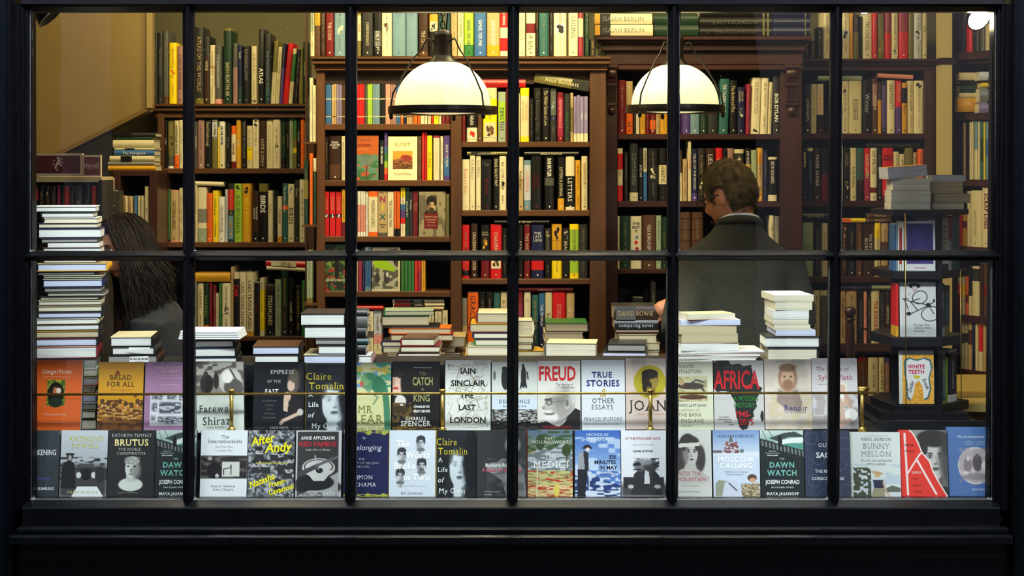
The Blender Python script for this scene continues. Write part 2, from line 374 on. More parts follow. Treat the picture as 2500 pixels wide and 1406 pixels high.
cl, T = case('brown wooden bookcase with a row of atlases along its top', YL, [(384,400,272),(752,768,272)], [(400,752,411,424),(400,752,591,604),(400,752,820,832)], (384,768), (262,), WOOD, WOODH)
mb = MB(); a, b = W(372,254,YL), W(770,0,YL)
for (t, bt, o) in ((254,261,.05), (261,272,.035), (272,288,.012)):
    mb.box(a.x+(.05-o)*.4, b.x, YL-o, YL+.3, W(0,bt,YL).z, W(0,t,YL).z, WOODH, T, .003)
mb.build('cornice', cl)
cm, T = case('tall brown bookcase in the middle, with paperback and hardback bays under one cornice', YM,
  [(772,793,165),(1100,1127,165),(1440,1480,165)],
  [(793,1100,303,318),(793,1100,440,455),(793,1100,577,591),(793,1100,711,725),(793,1100,868,880),(1127,1440,346,360),(1127,1440,513,528),(1127,1440,680,694),(1127,1440,850,864)],
  (772,1480), (150,), WOOD, WOODH)
mb = MB()
for (t, bt, o, e) in ((138,144,.07,14), (144,150,.055,10), (150,156,.06,11), (156,168,.03,4), (168,172,.035,5)):
    a, b = W(772-e,t,YM-o), W(1478+e,t,YM-o); mb.box(a.x, b.x, YM-o, YM+.3, W(0,bt,YM-o).z, W(0,t,YM-o).z, WOODH, T, .002)
mb.build('cornice', cm)
mb = MB(); a, b = W(793,172,YM), W(1440,204,YM); mb.box(a.x, b.x, YM+.02, YM+.04, b.z, a.z, mat((62,42,28), .6, 'frieze_wood'), T); mb.build('frieze_panel', cm)
cr, T = case('dark mahogany bookcase with a carved pilaster and heavy cornice', YR, [(1478,1508,150),(1905,1958,150)],
  [(1508,1905,327,341),(1508,1905,491,506),(1508,1905,656,668),(1508,1905,862,876)], (1478,1958), (100,), MAHO, MAHOH)
mb = MB()
for (t, bt, o, e) in ((88,98,.11,24), (98,106,.085,18), (106,124,.06,10), (124,158,.03,2), (158,171,.045,5)):
    a, b = W(1478-e,t,YR-o), W(1958+e,t,YR-o); mb.box(a.x, b.x, YR-o, YR+.3, W(0,bt,YR-o).z, W(0,t,YR-o).z, MAHOH, T, .004)
mb.build('cornice', cr)
for (x0, x1) in ((1478,1508),(1912,1950)):     # carved capital: scroll block, fluting, pendant
    cx = W((x0+x1)/2,0,YR).x; hw = (x1-x0)/2*S(YR)*.9; mb = MB(); yf = YR-.02
    def zz(p): return W(0,p,YR).z
    mb.box(cx-hw*1.1, cx+hw*1.1, yf-.04, yf, zz(168), zz(158), MAHO, T, .003)
    mb.lathe([(0,-hw*.9),(.02,-hw*.9),(.026,-hw*.5),(.026,hw*.5),(.02,hw*.9),(0,hw*.9)], MAHO, n=14, M=T@Matrix.Translation((cx, yf-.014, zz(180)))@Matrix.Rotation(math.pi/2, 4, 'Y'))
    mb.prism([(yf,zz(205)),(yf-.012,zz(205)),(yf-.03,zz(186)),(yf,zz(184))], cx-hw*.8, cx+hw*.8, MAHO, 'x', T)
    mb.box(cx-hw*.95, cx+hw*.95, yf-.02, yf, zz(210), zz(204), MAHO, T, .002)
    for k in range(5):
        x = cx-hw*.7+k*hw*.35; mb.box(x-hw*.09, x+hw*.09, yf-.014, yf, zz(250), zz(212), MAHO, T, .002)
    mb.box(cx-hw*.95, cx+hw*.95, yf-.02, yf, zz(258), zz(252), MAHO, T, .002)
    mb.lathe([(0,-.03),(.012,-.026),(.02,-.012),(.02,0),(.012,.012),(0,.014)], MAHO, n=14, M=T@Matrix.Translation((cx, yf-.006, zz(267))))
    mb.build('carved_capital', cr)
cq, T = case('dark mahogany bookcase beside the pale pillar, low cornice', YX, [(1944,1958,172),(2258,2296,172)],
  [(1958,2258,326,340),(1958,2258,490,505),(1958,2258,675,690),(1958,2258,838,858),(1958,2258,1000,1015)], (1944,2296), (160,), MAHO, MAHOH)
mb = MB()
for (t, bt, o, e) in ((143,150,.06,10), (150,158,.04,6), (158,172,.02,0)):
    a, b = W(1962,t,YX-o), W(2296+e,t,YX-o); mb.box(a.x, b.x, YX-o, YX+.3, W(0,bt,YX-o).z, W(0,t,YX-o).z, MAHOH, T, .003)
mb.build('cornice', cq)
# low case beside the stair
cs_, T = case('small low bookcase squeezed under the stair, a stack lying on top', 2.1, [(276,293,417),(364,384,417)], [(276,384,417,430),(293,364,592,604)], (276,384), (420,), MAHO, MAHOH)
# pale pillar
mb = MB(); a = W(2298,0,2.2); b = W(2322,0,2.2); mb.box(a.x, b.x, 2.18, 2.3, 0, 2.94, mat((206,190,132), .6, 'pale_pillar_paint')); 
mb.box(a.x-.012, b.x+.012, 2.17, 2.3, W(0,156,2.2).z, W(0,142,2.2).z, MAHOH)
mb.build('trim_2', kind='structure', label='pale pillar between two dark bookcases')
# case on the far side wall, running towards the window
class Plane:
    def __init__(s, px, y, ang): s.P = Vector(((px-CX)*(y-CAMY)/F, y)); s.a = math.radians(ang); s.c, s.s = math.cos(s.a), -math.sin(s.a)
    def t(s, px):   # distance along the plane; positive ang turns the plane towards the camera
        k = (px-CX)/F; return (k*(s.P.y-CAMY)-s.P.x)/(s.c-k*s.s)
    def at(s, px, py):
        t = s.t(px); x, y = s.P.x+t*s.c, s.P.y+t*s.s
        return t, x, y, EYE-(py-HY)*(y-CAMY)/F
PL = dict(L=Plane(1250,YL,0), M=Plane(1250,YM,0), R=Plane(1250,YR,0), X=Plane(1250,YX,0), S=Plane(1250,2.1,0), D=Plane(1250,1.3,0), E=Plane(1250,1.86,0), Z=Plane(2334,2.3,60), N=Plane(1250,.82,0), O=Plane(2293,.84,-48))
pz = PL['Z']; cz = empty('bookcase', (pz.P.x, pz.P.y, 0), (0,0,-pz.a)); tag(cz, 'side wall bookcase turned towards the window, beyond the pale pillar', 'bookcase')
t1 = pz.t(2440)
def zrow(py): return pz.at(2375, py)[3]
for (x0, x1, t) in ((-.03, 0, 0), (t1, t1+.03, 0)):
    mb = MB(); mb.box(x0, x1, -.02, .25, 0, 2.6, MAHO); mb.build('upright', cz)
ZB = [140, 277, 438, 602, 770, 903]
for py in ZB:
    z = zrow(py); mb = MB(); mb.box(0, t1, -.014, .24, z-.03, z, MAHOH); mb.build('shelf_board', cz)
mb = MB(); mb.box(0, t1, .24, .25, 0, 2.6, DARKP); mb.build('back_panel', cz)
mb = MB(); mb.box(-.06, t1+.03, -.05, .25, zrow(146), zrow(128), MAHOH); mb.build('cornice', cz)
# display ledge, riser and inner sill
LEDGE = noisemat('dark_ledge_paint', (16,17,20), (24,25,28), 10, .5, .1)
mb = MB(); zl = W(0,1052,.22).z; zs = W(0,1219,.06).z
mb.box(-2.3, 2.3, .085, .16, zs-.06, zs, LEDGE); mb.box(-2.2, 2.2, .052, .09, zs-.012, zs, LEDGE); mb.box(-2.3, 2.3, .16, .20, zs-.06, zl, LEDGE); mb.box(-2.3, W(2140,0,.3).x, .16, .62, zl-.02, zl, LEDGE); mb.box(-2.3,2.3,.6,.62,0,zl-.02,LEDGE)
mb.build('display_ledge', label='dark stepped display ledge along the foot of the window', cat='ledge')
mb = MB(); a, b = W(255,889,.32), W(2004,889,.32); mb.box(a.x, b.x, .30, .6, zl, a.z, LEDGE); mb.build('display_riser', label='long dark riser behind the upper row of covers, carrying the stacks', cat='riser')
# table in the middle of the shop
TB = .62; TE = 1.45
tb = empty('display_table', (W(1240,0,1).x, 1.05, 0)); tag(tb, 'brown wooden table behind the window display, piled with stacks of books', 'table'); T = Matrix.Translation(-tb.location)
zt_ = W(0,893,.98).z; a, b = W(862,0,1).x, W(1655,0,1).x
mb = MB(); mb.box(a, b, .68, 1.42, zt_-.035, zt_, WOODH, T); mb.build('tabletop', tb)
mb = MB(); mb.box(a+.05, b-.05, .73, 1.37, zt_-.12, zt_-.035, WOODH, T); mb.build('apron', tb)
for x in (a+.06, b-.06):
    for y in (.75, 1.35): mb = MB(); mb.box(x-.03, x+.03, y-.03, y+.03, 0, zt_-.12, WOOD, T); mb.build('leg', tb)
# brass rail
BRASS = noisemat('aged_brass', (150,120,52), (186,156,84), 40, .32, .2); BRASS.node_tree.nodes['Principled BSDF'].inputs['Metallic'].default_value = .85
yr = .125; rl = empty('brass_rail', (0, yr, W(0,961,yr).z)); tag(rl, 'thin brass guard rail on posts across the upper row of covers', 'rail'); T = Matrix.Translation(-rl.location)
mb = MB(); mb.tube([T@W(62,963,yr), T@W(1250,960,yr), T@W(2140,959,yr)], .0042, BRASS); mb.build('rod', rl)
for px in (565, 1080, 1588, 2105):
    a = W(px,953,yr); b = W(px,1056,yr); mb = MB(); mb.tube([T@a, T@b], .0068, BRASS, 10); mb.lathe([(0,.004),(.011,.004),(.012,0),(.009,-.012),(.0068,-.014)], BRASS, c=T@a, n=12)
    mb.lathe([(.008,.02),(.014,.012),(.015,-.01),(0,-.01)], BRASS, c=T@b, n=12); mb.build('post', rl)
mb = MB(); a = W(2096,949,yr+.02); mb.tube([T@a, T@W(2122,948,yr+.02)], .007, BRASS, 10); mb.build('end_stop', rl)
# ------------------------------------------------------------------ books standing on shelves
USED = {}
def uniq(label, extra=None):
    """labels that single out: add the neighbour or the rank only when two would be the same"""
    if label not in USED: USED[label] = 1; return label
    for e in ([extra] if extra else [])+['second such', 'third such', 'fourth such', 'fifth such', 'sixth such', 'seventh such', 'eighth such', 'ninth such', 'tenth such', 'eleventh such', 'twelfth such']:
        l = label+', '+e
        if len(re.findall(r"[A-Za-z0-9][A-Za-z0-9'-]*", l)) > 16: l = e+' '+label
        if l not in USED: USED[l] = 1; return l
    return label
def words_n(s): return len(re.findall(r"[A-Za-z0-9][A-Za-z0-9'-]*", s))
def letters_mesh(mb, t, cx, cz, y, L, H, m, vert=True, bold=0, serif=False, slant=0, sq=.62, M=None):
    """one line centred at cx, cz; vert: reads downwards. L: length allowed, H: cap height wanted"""
    V, Fc, w = text2d(t, bold, serif, slant)
    s = H/.73; sx = s
    if w*s > L: sx = max(L/w, s*sq); s = s if w*sx <= L else s*L/(w*sx); sx = min(sx, L/w)
    vs = []
    for a, b in V:
        u = (a-w/2)*sx; v = (b-.36)*s
        p = Vector((cx+v, y, cz-u)) if vert else Vector((cx+u, y, cz+v))
        vs.append(M@p if M else p)
    mb.add(vs, Fc, m)
def ubook(mb_, w, h, dep, segs, hard):
    """U shaped cover: rounded spine towards -y. segs: [(z0,z1,material)]"""
    t = .0022 if hard else .0008; b = min(.006, w*.22) if hard else .0006
    O = [(-w/2, dep), (-w/2, b*.8), (-w*.36, b*.2), (0, 0), (w*.36, b*.2), (w/2, b*.8), (w/2, dep)]
    I = [(-w/2+t, dep), (-w/2+t, b*.8+t), (-w*.34, b*.2+t), (0, t), (w*.34, b*.2+t), (w/2-t, b*.8+t), (w/2-t, dep)]
    n = 7
    for z0, z1, m in segs:
        vs = [(x, y, z0) for x, y in O]+[(x, y, z1) for x, y in O]
        mb_.add(vs, [(i, i+1, n+i+1, n+i) for i in range(n-1)], m, hard)
    m = segs[0][2]
    for z in (0, h):
        mb_.add([(x, y, z) for x, y in O]+[(x, y, z) for x, y in I], [(i, i+1, n+i+1, n+i) for i in range(n-1)], segs[-1][2] if z else m)
    vs = [(x, y, 0) for x, y in I]+[(x, y, h) for x, y in I]
    mb_.add(vs, [(i, n+i, n+i+1, i+1) for i in range(n-1)], mat('w', .8))
    return t, b
NB = [0]
JIT = random.Random(3)
def spine_book(pl, x0, x1, top, base, spec, text, tcol, opts, label, group, gap=.0006):
    P_ = PL[pl]; NB[0] += 1
    if pl in 'ZO':
        xm = (x0+x1)/2; t0, _, _, zb_ = P_.at(x0, base); t1_, _, _, _ = P_.at(x1, base); tm, px, py, zb_ = P_.at(xm, base); zt2 = P_.at(xm, top)[3]; w = abs(t1_-t0)-gap
        if pl == 'Z': zb_ = zrow(base); zt2 = zb_+(base-top)*S(2.1)
        loc = Vector((px, py, zb_)); rz = -P_.a
    else:
        a, b = W(x0, base, P_.P.y), W(x1, top, P_.P.y); w = b.x-a.x-gap; loc = Vector(((a.x+b.x)/2, P_.P.y, a.z)); zb_, zt2 = a.z, b.z; rz = 0
    h = zt2-zb_; hard = 'pb' not in opts; thin = w < .009
    dep = min(.2, max(.11, h*.66))*(.95 if hard else .9)
    if pl == 'Z': dep = .15
    if pl == 'O': dep = .10
    if pl == 'N': dep = .10
    off = JIT.uniform(0, .012) if pl in 'LMRXS' else 0
    rx = 0
    lean = 0
    if 'lean' in opts: lean = math.atan(opts['lean']*S(P_.P.y)/h); loc.x -= 0
    # colour bands
    cols = [(0, 1, spec[0])]
    for s_ in spec[1:]:
        c, r_ = s_.split('@'); f0, f1 = [float(q) for q in r_.split('-')]
        new = []
        for a0, a1, cc in cols:
            if f1 <= a0 or f0 >= a1: new.append((a0, a1, cc)); continue
            if a0 < f0: new.append((a0, f0, cc))
            if f1 < a1: new.append((f1, a1, cc))
        cols = new+[(f0, f1, c)]
    cols.sort(); gl = .32 if (hard and 'matt' not in opts) else .42
    segs = [(h*(1-b_), h*(1-a_), mat(c_, gl)) for a_, b_, c_ in cols][::-1]
    nm = 'pamphlet' if 'pam' in opts else ('hardback_book' if hard else 'paperback_book')
    rot = (0, lean, rz) 
    mb = MB(); t_, b_ = ubook(mb, w, h, dep, segs, hard and not thin)
    if 'pam' in opts:
        mb.box(-w/2+t_, w/2-t_, b_+t_, dep, .001, h-.001, PGV)
        o = mb.build(nm, None, loc+Vector((0, off, 0)), rot); tag(o, label, 'book', group); return o
    root = empty(nm, loc+Vector((0, off, 0)), rot); tag(root, label, 'book', group)
    me = mb.mesh('cover'); link('cover', me, root)
    ins = .003 if hard else .0008
    mb = MB(); mb.box(-w/2+t_+.0002, w/2-t_-.0002, b_+t_+.0003, dep-ins, ins, h-ins, PGV); mb.build('page_block', root)
    if text or 'mark' in opts:
        mb = MB(); tm_ = mat(tcol, .4); yy = -.0007
        if text:
            lines = text.split('/')
            if 'hz' in opts:
                zz_ = h*.88; step = w*.26*opts.get('hs', 1)
                for ln in lines:
                    letters_mesh(mb, ln, 0, zz_-step/2, yy, w*.84, w*.2*opts.get('hs', 1), tm_, False, opts.get('bold', 0), opts.get('serif', 1)); zz_ -= step
            else:
                f0, f1 = opts.get('at', (.06, .82)); nl = len(lines); hh = min(w*.5/nl, .022)*opts.get('hs', 1)
                for k, ln in enumerate(lines):
                    xo = (nl-1)/2*hh*1.5-k*hh*1.5
                    letters_mesh(mb, ln, xo, h*(1-(f0+f1)/2), yy, h*(f1-f0), hh, tm_, True, opts.get('bold', 0), opts.get('serif', 0))
        if hard and w > .014:      # publisher's small colophon at the foot
            q = min(w*.16, .004); zc = h*.05+q
            m2 = MB(); m2.add([(-q, yy, zc), (0, yy, zc-q*1.2), (q, yy, zc), (0, yy, zc+q*1.2)], [(0,1,2,3)], tm_); m2.build('colophon', root)
        if text: mb.build('lettering', root, kind='stuff')
    if not text and 'nofake' not in opts and 'pam' not in opts and w > .008 and pl not in 'Z':      # titles too small to read: worn strokes
        lum = sum(PAL[spec[0]])/3; tm_ = mat(((104,90,72) if lum > 130 else (138,130,110)) if JIT.random() < .7 else ((130,50,40) if lum > 130 else (196,150,70)), .5); mb = MB(); hh = min(w*.34, .009); z = h*JIT.uniform(.84, .93); zend = h*JIT.uniform(.35, .55)
        while z > h*.12:
            if JIT.random() < .16: z -= hh*.7
            st = hh*.16; ln = hh*JIT.uniform(.5, .75)
            mb.add([(-hh/2, -.0007, z), (hh/2, -.0007, z), (hh/2, -.0007, z-st), (-hh/2, -.0007, z-st)], [(0,1,2,3)], tm_)
            o_ = JIT.choice((-.5, -.08, .34))*hh; mb.add([(o_, -.0007, z), (o_+st, -.0007, z), (o_+st, -.0007, z-ln), (o_, -.0007, z-ln)], [(0,1,2,3)], tm_)
            if JIT.random() < .4: mb.add([(-hh/2, -.0007, z-ln+st), (hh/2, -.0007, z-ln+st), (hh/2, -.0007, z-ln), (-hh/2, -.0007, z-ln)], [(0,1,2,3)], tm_)
            z -= ln+hh*.28
            if zend and z < zend: z -= h*.1; zend = 0; hh *= .7
        mb.build('lettering', root, kind='stuff')
    if 'pic' in opts:     # little printed vignette on the spine: (f0, f1, colour a, colour b)
        f0, f1, ca, cb = opts['pic']; mb = MB(); yy = -.0005; ww = w*.42; za, zb2 = h*(1-f1), h*(1-f0)
        mb.add([(-ww, yy, za), (ww, yy, za), (ww, yy, zb2), (-ww, yy, zb2)], [(0,1,2,3)], mat(ca, .4))
        n = 10; c = (za+zb2)/2; rr = min(ww*.75, (zb2-za)*.45)
        cc = lin(PAL[cb]); H = (zb2-za)*.5
        for q in range(6):
            ox, oz = JIT.uniform(-.5, .5)*ww, JIT.uniform(-.72, .72)*H; r1 = rr*JIT.uniform(.25, .6); n = 7; f = JIT.uniform(.6, 1.25); col_ = tuple(min(255, int(v*f)+8) for v in PAL[cb])
            mb.add([(max(-ww, min(ww, ox+r1*math.cos(k*2*math.pi/n)*JIT.uniform(.5, 1.2))), yy-.0003-q*.00002, max(za, min(zb2, c+oz+r1*1.3*math.sin(k*2*math.pi/n)*JIT.uniform(.6, 1.2)))) for k in range(n)], [tuple(range(n))], mat(tuple(int(v/12)*12 for v in col_), .4))
        mb.build('spine_picture', root)
    return root
ORD = ['first', 'second', 'third', 'fourth', 'fifth', 'sixth', 'seventh', 'eighth', 'ninth', 'tenth', 'eleventh', 'twelfth']
def row(pl, base, phrase, data, group=None):
    """one line per book: x0,x1,top,bands|TEXT|text colour|options"""
    items = []
    for ln in data.strip().split('\n'):
        p = [q.strip() for q in ln.split('|')]+['', '', '']
        q = p[0].split(','); spec = q[3].split(';'); opts = {}
        for o in p[3].split():
            if '=' in o:
                k, v = o.split('=', 1)
                if k == 'lean' or k == 'hs': v = float(v)
                elif k == 'at': v = tuple(float(z) for z in v.split('-'))
                elif k == 'pic': a = v.split('-'); v = (float(a[0]), float(a[1]), a[2], a[3])
                opts[k] = v
            else: opts[o] = 1
        items.append((float(q[0]), float(q[1]), float(q[2]), spec, p[1], p[2] or 'w', opts))
    hs = sorted(base-i[2] for i in items); med = hs[len(hs)//2]
    def cn(i):
        sp = items[i][3]; c = CNAME[sp[0]]
        return c
    for i, (x0, x1, top, spec, text, tc, opts) in enumerate(items):
        w, h = x1-x0, base-top
        adj = 'thick ' if w > 22 else ('slim ' if w < 9 else ('tall ' if h > med*1.12 else ('short ' if h < med*.86 else '')))
        if 'lean' in opts: adj = 'leaning '
        c = cn(i)
        if len(spec) > 1:
            c2 = CNAME[spec[1].split('@')[0]]
            if c2 != c: c += ' and '+c2
        what = opts.get('call', 'book').replace('_', ' ')
        lab = adj+c+' '+what
        if 'note' in opts: lab += ' '+opts['note'].replace('_', ' ')
        elif 'L' in opts: lab += ' lettered '+text.replace('/', ' ')
        nb = []
        if i > 0: nb.append(cn(i-1))
        if i < len(items)-1: nb.append(cn(i+1))
        if 'L' not in opts and 'note' not in opts:
            if len(nb) == 2: lab += (' between %s and %s ones' % (nb[0], nb[1])) if nb[0] != nb[1] else ' between two %s ones' % nb[0]
            elif nb: lab += ' at the row end beside %s one' % nb[0]
        lab += ', '+phrase
        if words_n(lab) > 16: lab = lab.replace(' between ', ' by ').replace(' ones', '')
        if words_n(lab) > 16: lab = (adj+c+' '+what+', '+phrase)
        if 'same' in opts: g = opts['same'].replace('_', ' '); lab = g.rstrip('s')+', '+phrase if 0 else lab
        lab = uniq(lab)
        spine_book(pl, x0, x1, top, base, spec, text, tc, opts, lab, group or 'books standing on bookcase shelves')
row('L', 253, 'top of atlas bookcase', '''
374,383,80,K||G|
384,396,79,K|MAP OF NATIONS|G|at=.05-.75
397,410,75,g;b@.9-1||G|
412,430,104,y|||pic=.45-.52-y-o
432,446,112,m|STARS OF WONDER|B|at=.1-.8
476,496,66,K;O@.93-1|ATLAS OF THE WORLD|t|serif L at=.12-.85
497,511,88,B;K@0-.3|WINE|C|
512,524,110,C;t@.35-.7||b|pic=.4-.72-C-t
525,540,112,g;p@.92-1|OCEANOGRAPHY|a|
545,565,69,E;O@0-.03|EARTH FROM THE AIR|C|at=.45-.9 L
568,579,105,m;g@0-.4||G|
580,590,111,n;d@.7-1|MAPS|C|at=.04-.3
592,608,112,k|BOUNDARIES & MAPS|G|at=.05-.6
613,626,112,C|||pic=.9-.98-C-k
631,644,70,K;k@.5-1|ATLAS|w|at=.48-.78 bold L hs=1.5
646,661,82,K;d@.8-1|THE MAPMAKERS WORLD|s|serif at=.25-.9
660,671,99,O;C@.5-1|||lean=9
672,681,114,C|||lean=8
682,689,106,n;P@.4-1||v|lean=9
689,702,104,r|LONDON STREETS|R|lean=14 at=.1-.6
704,713,118,C;e@.1-.6||G|lean=12
716,727,120,k|||lean=9
729,739,114,O||G|
740,750,102,E|WONDERS|C|serif''', None)
row('L', 411, 'second shelf of atlas bookcase', '''
402,408,293,k|A. Beauty|w|serif
409,423,292,O;g@.75-.95;w@.95-1||k|pic=.05-.6-O-k
425,436,294,C;o@.72-1|NORWEGIAN WOOD|k|bold L at=.1-.7
437,447,293,c||k|
475,481,296,g|LAVENDER FIELD|w|
482,498,293,m|||mark
499,516,293,k|David Attenborough|C|serif at=.04-.55
517,531,292,G;O@.4-1||w|pic=.05-.35-a-O
531.5,534,310,y|||pb pam
534,548,296,c;w@0-.5|ON THE WATER|k|bold L at=.1-.5
551,562,300,k|Still Tide|G|serif
564,575,307,o;c@.2-.84;R@.84-1|HUNTER|R|bold at=.3-.8
576,587,292,Y|NILE|c|serif L at=.35-.6
589,601,286,k|PORTRAIT OF THE LAND|G|
602,615,307,C;y@.5-.8|||note=with_green_crest
616,632,289,c|||pic=.03-.18-c-n
632,649,291,B|HARTE & SONS|C|serif at=.4-.9
650,665,291,c|ROCKS & MINERALS|t|serif L at=.12-.85
666,684,291,c|||pic=.5-.6-c-O
686,697,286,E;k@.8-1|TREES|O|
698,706,291,k|WOODLAND|G|
706,715,285,S|||mark
716,724,286,O;e@0-.4;y@.6-.7|||
724,734,296,k|Chickens|C|serif L at=.15-.5
734,742,283,o||R|
743,750,282,t|||''')
row('L', 591, 'third shelf of atlas bookcase', '''
401,407,461,k;R@.2-.5|PIGS|w|bold L at=.55-.75 hs=1.5
407,414,462,e;k@.95-1|SPRING FLOWERS|C|
415,435,464,p;t@.02-.96|CATCHING BIRDS|b|at=.2-.75 hs=.8
436,447,459,C|||
475,481,448,C|||
482,503,456,c;G@.4-.65;S@.75-1|THE BOOK/OF EGGS|w|hz at=.4-.6 note=with_brown_speckled_picture
504,517,471,o|||mark
518,532,465,y|||mark
533,548,480,w|FRESHWATER|G|serif L at=.2-.8
549,555,462,a|||
556,570,448,r;K@0-.1;d@.45-1||w|pic=.55-.95-s-Y
571,590,448,l|BUGS BRITANNICA|e|L at=.2-.85 pic=.03-.12-l-k
591,611,448,Y|BIRDS BRITANNICA|y|L at=.25-.9 pic=.04-.18-Y-k
615,631,466,B;k@.8-1|THE BRONZE/SANDPIPER|w|
632,652,448,k;O@0-.14|BIRDS|w|bold L at=.2-.5 hs=1.3
654,666,465,c|Birdie|t|serif at=.2-.5
668,677,464,k||G|
677,688,479,c;Y@.88-1|WALDORF|b|
689,702,447,T;o@.38-.45|The Southern Ocean|w|at=.05-.5
703,718,449,c|BIRDS|k|serif L at=.35-.75 pic=.04-.16-c-u hs=1.5
719,730,440,K|Owls|C|serif L at=.1-.3 hs=1.3
731,744,438,c||k|mark
745,755,462,g|||''')
row('L', 820, 'fourth shelf of atlas bookcase', '''
474,480,686,G|||
481,496,691,C|||
497,509,691,E;o@.8-1|Green Gardens|l|serif
510,517,690,R|||
518,527,696,R||O|
526,533,716,C|||
534,540,691,e|||
541,562,691,c||b|pic=.45-.6-c-g
563,569,652,t|||
570,583,665,k;C@0-.1|CAR|r|bold L at=.16-.42 hs=1.7
584,600,665,c;Y@.93-1|CARS TRAINS PLANES|b|serif at=.12-.9 note=lettered_CARS_TRAINS_PLANES,_nearer_the_stair
601.5,619,665,c;Y@.93-1|CARS TRAINS PLANES|b|serif at=.12-.9 note=lettered_CARS_TRAINS_PLANES,_farther_from_the_stair
621,633,690,k|ENGINES|R|
634,645,679,C;y@.2-.9|||
648,670,697,B;k@.1-1|STREAMLINED|C|serif L at=.2-.8 bold
671,686,682,S||k|
687,703,660,E;K@.5-1|||mark
704,716,681,k|CLASSIC CAR|C|L at=.35-.8
721,735,699,k||G|
736,744,685,e||C|
746,753,688,k|||''')
row('M', 137, 'on the middle bookcase cornice', '''
757,767,16,S;C@.5-1|||
768,781,12,Y;b@.4-1|||
782,794,14,B|||
795,814,10,R|THE COOK|C|serif at=.35-.7
816,842,12,s|||pic=.35-.6-s-C mark
872,881,12,O;C@.2-.7|LETTERS|b|
884,910,10,K|CORRESPONDENCE|C|serif L at=.35-.8
912,931,12,k;g@.5-.8|ONLY COPY|w|serif at=.5-.9
932,956,8,c||b|pic=.35-.55-c-b
958,990,10,s|Complete/Works/Vol I|u|hz hs=.7 note=with_crest_and_bookcloth_sheen
991,1019,10,s|Complete/Works/Vol II|u|hz hs=.7
1022,1045,14,b;B@.1-.9|THE CITY|C|serif at=.5-.8
1048,1069,16,k;Y@.15-.45|||pic=.3-.5-c-k
1070,1100,12,d;k@.5-1|||
1101,1116,14,t|||
1117,1132,12,C|||
1133,1156,10,l;e@.78-1|SAMUEL 1957-1965|n|at=.3-.8
1158,1187,10,u|SAMUEL 1929-1940|w|at=.3-.8
1189,1220,12,t;Y@.78-1|SAMUEL BECKETT|w|at=.3-.8
1221,1240,10,r;c@.45-.65;c@.9-1|TRAVEL WRITING|w|at=.05-.4
1267,1282,14,c|THE CANON|G|serif
1285,1307,12,c;R@.36-.55|A Life|b|serif at=.58-.9
1308,1315,14,k|||
1316,1339,8,T|||mark
1342,1350,16,k|||
1352,1383,12,c||k|pic=.36-.55-a-k
1389,1411,12,c|SAILING|O|serif
1412,1424,14,M;c@.25-.62|||
1428,1439,16,E|||
1441,1454,94,K|||''')
def pamphlets():
    groups = '795,809,3,u 810,821,2,t 822,834,3,v 835,842,2,b 872,889,3,r 890,896,2,g 897,909,2,l 910,927,3,s 928,940,3,k 941,952,2,p 953,967,3,m 968,977,2,u 978,984,1,o 985,992,2,n 993,1009,3,t'
    for g in groups.split():
        a, b, n, c = g.split(','); a, b, n = float(a), float(b), int(n)
        for k in range(n):
            x0 = a+(b-a)*k/n; x1 = a+(b-a)*(k+1)/n
            lab = '%s%s pamphlet in run of thin spines, paperback bay top shelf' % ('' if n == 1 else ORD[k]+' ', CNAME[c])
            spine_book('M', x0, x1, 206+JIT.uniform(-1, 1), 303, [c, 'C@.35-.38', ('C' if c not in 'tC' else 'b')+'@.8-.82'], '', 'w', {'pb': 1, 'pam': 1}, uniq(lab), 'thin pamphlets in the paperback bay', .0002)
pamphlets()
row('M', 303, 'paperback bay top shelf, under the lamp', '''
1010,1019,196,o;c@.3-.6|||pb
1020,1026,196,o;c@.3-.6|||pb
1027,1035,204,c|||pb
1036,1043,204,c|||pb
1044,1052,206,C|||pb
1053,1058,202,r|||pb
1059,1071,202,y|||pb
1072,1077,206,c|||pb
1078,1087,200,R|||pb mark
1088,1098,200,R|||pb mark''')
row('M', 440, 'paperback bay second shelf', '''
793,801,334,k|||pb
802,833,331,B;b@.65-.95|PAUL/AUSTER/4321|w|hz hs=.8 bold
834,842,332,C|||pb
927,937,342,k|FEVER DREAM|w|bold L pb at=.05-.7
938,946,322,P;u@.3-.44;e@.44-.6;l@.6-.74;o@.74-.87;r@.87-1|||pb call=rainbow_striped_book
1020,1029,332,b|||pb
1030,1036,322,r|||pb
1037,1042,322,r|||pb
1043,1055,331,y|LE CERCLE|O|pb at=.2-.9
1058,1073,331,c;M@0-.05|KING OF MOUNTAIN|C|pb
1075,1082,332,c|||pb
1084,1098,331,P;u@.5-.9|SHORT FICTION|w|pb at=.2-.7''')
row('M', 577, 'paperback bay third shelf', '''
791,803,468,r|POWER|p|pb serif at=.05-.5 pic=.5-.58-k-w
804.5,818,468,r|POWER|p|pb serif at=.05-.5 pic=.5-.58-k-w
819.5,833,468,r|POWER|p|pb serif at=.05-.5 pic=.5-.58-k-w
834.5,843,462,Y;R@.7-1|||pb
873,879,467,w;p@.3-.9|||pb
880,886,467,w;p@.3-.9|||pb
886.5,892,467,w;p@.3-.9|||pb
893,899,468,w|||pb
900,922,467,c;o@0-.12;o@.9-1|MODERN CLASSICS|O|pb at=.2-.8
923,945,467,t;g@.92-1|||pb nofake call=NIX_book note=with_coloured_block_letters
946,961,468,c|THIS CULTURAL THING|b|pb at=.2-.8 serif
962,968,467,o;k@.83-1|||pb
969,976,467,o;k@.83-1|||pb
978,989,458,c;y@0-.2;u@.34-.46;P@.46-.62;r@.62-.74|||pb
989.5,998,458,E|SAGE AND SKY|w|pb
999,1007,468,K|The Voyage|w|pb at=.03-.55
1008,1020,467,R|Robert Louis/Stevenson|t|pb at=.1-.6
1089,1097,473,O|||pb''')
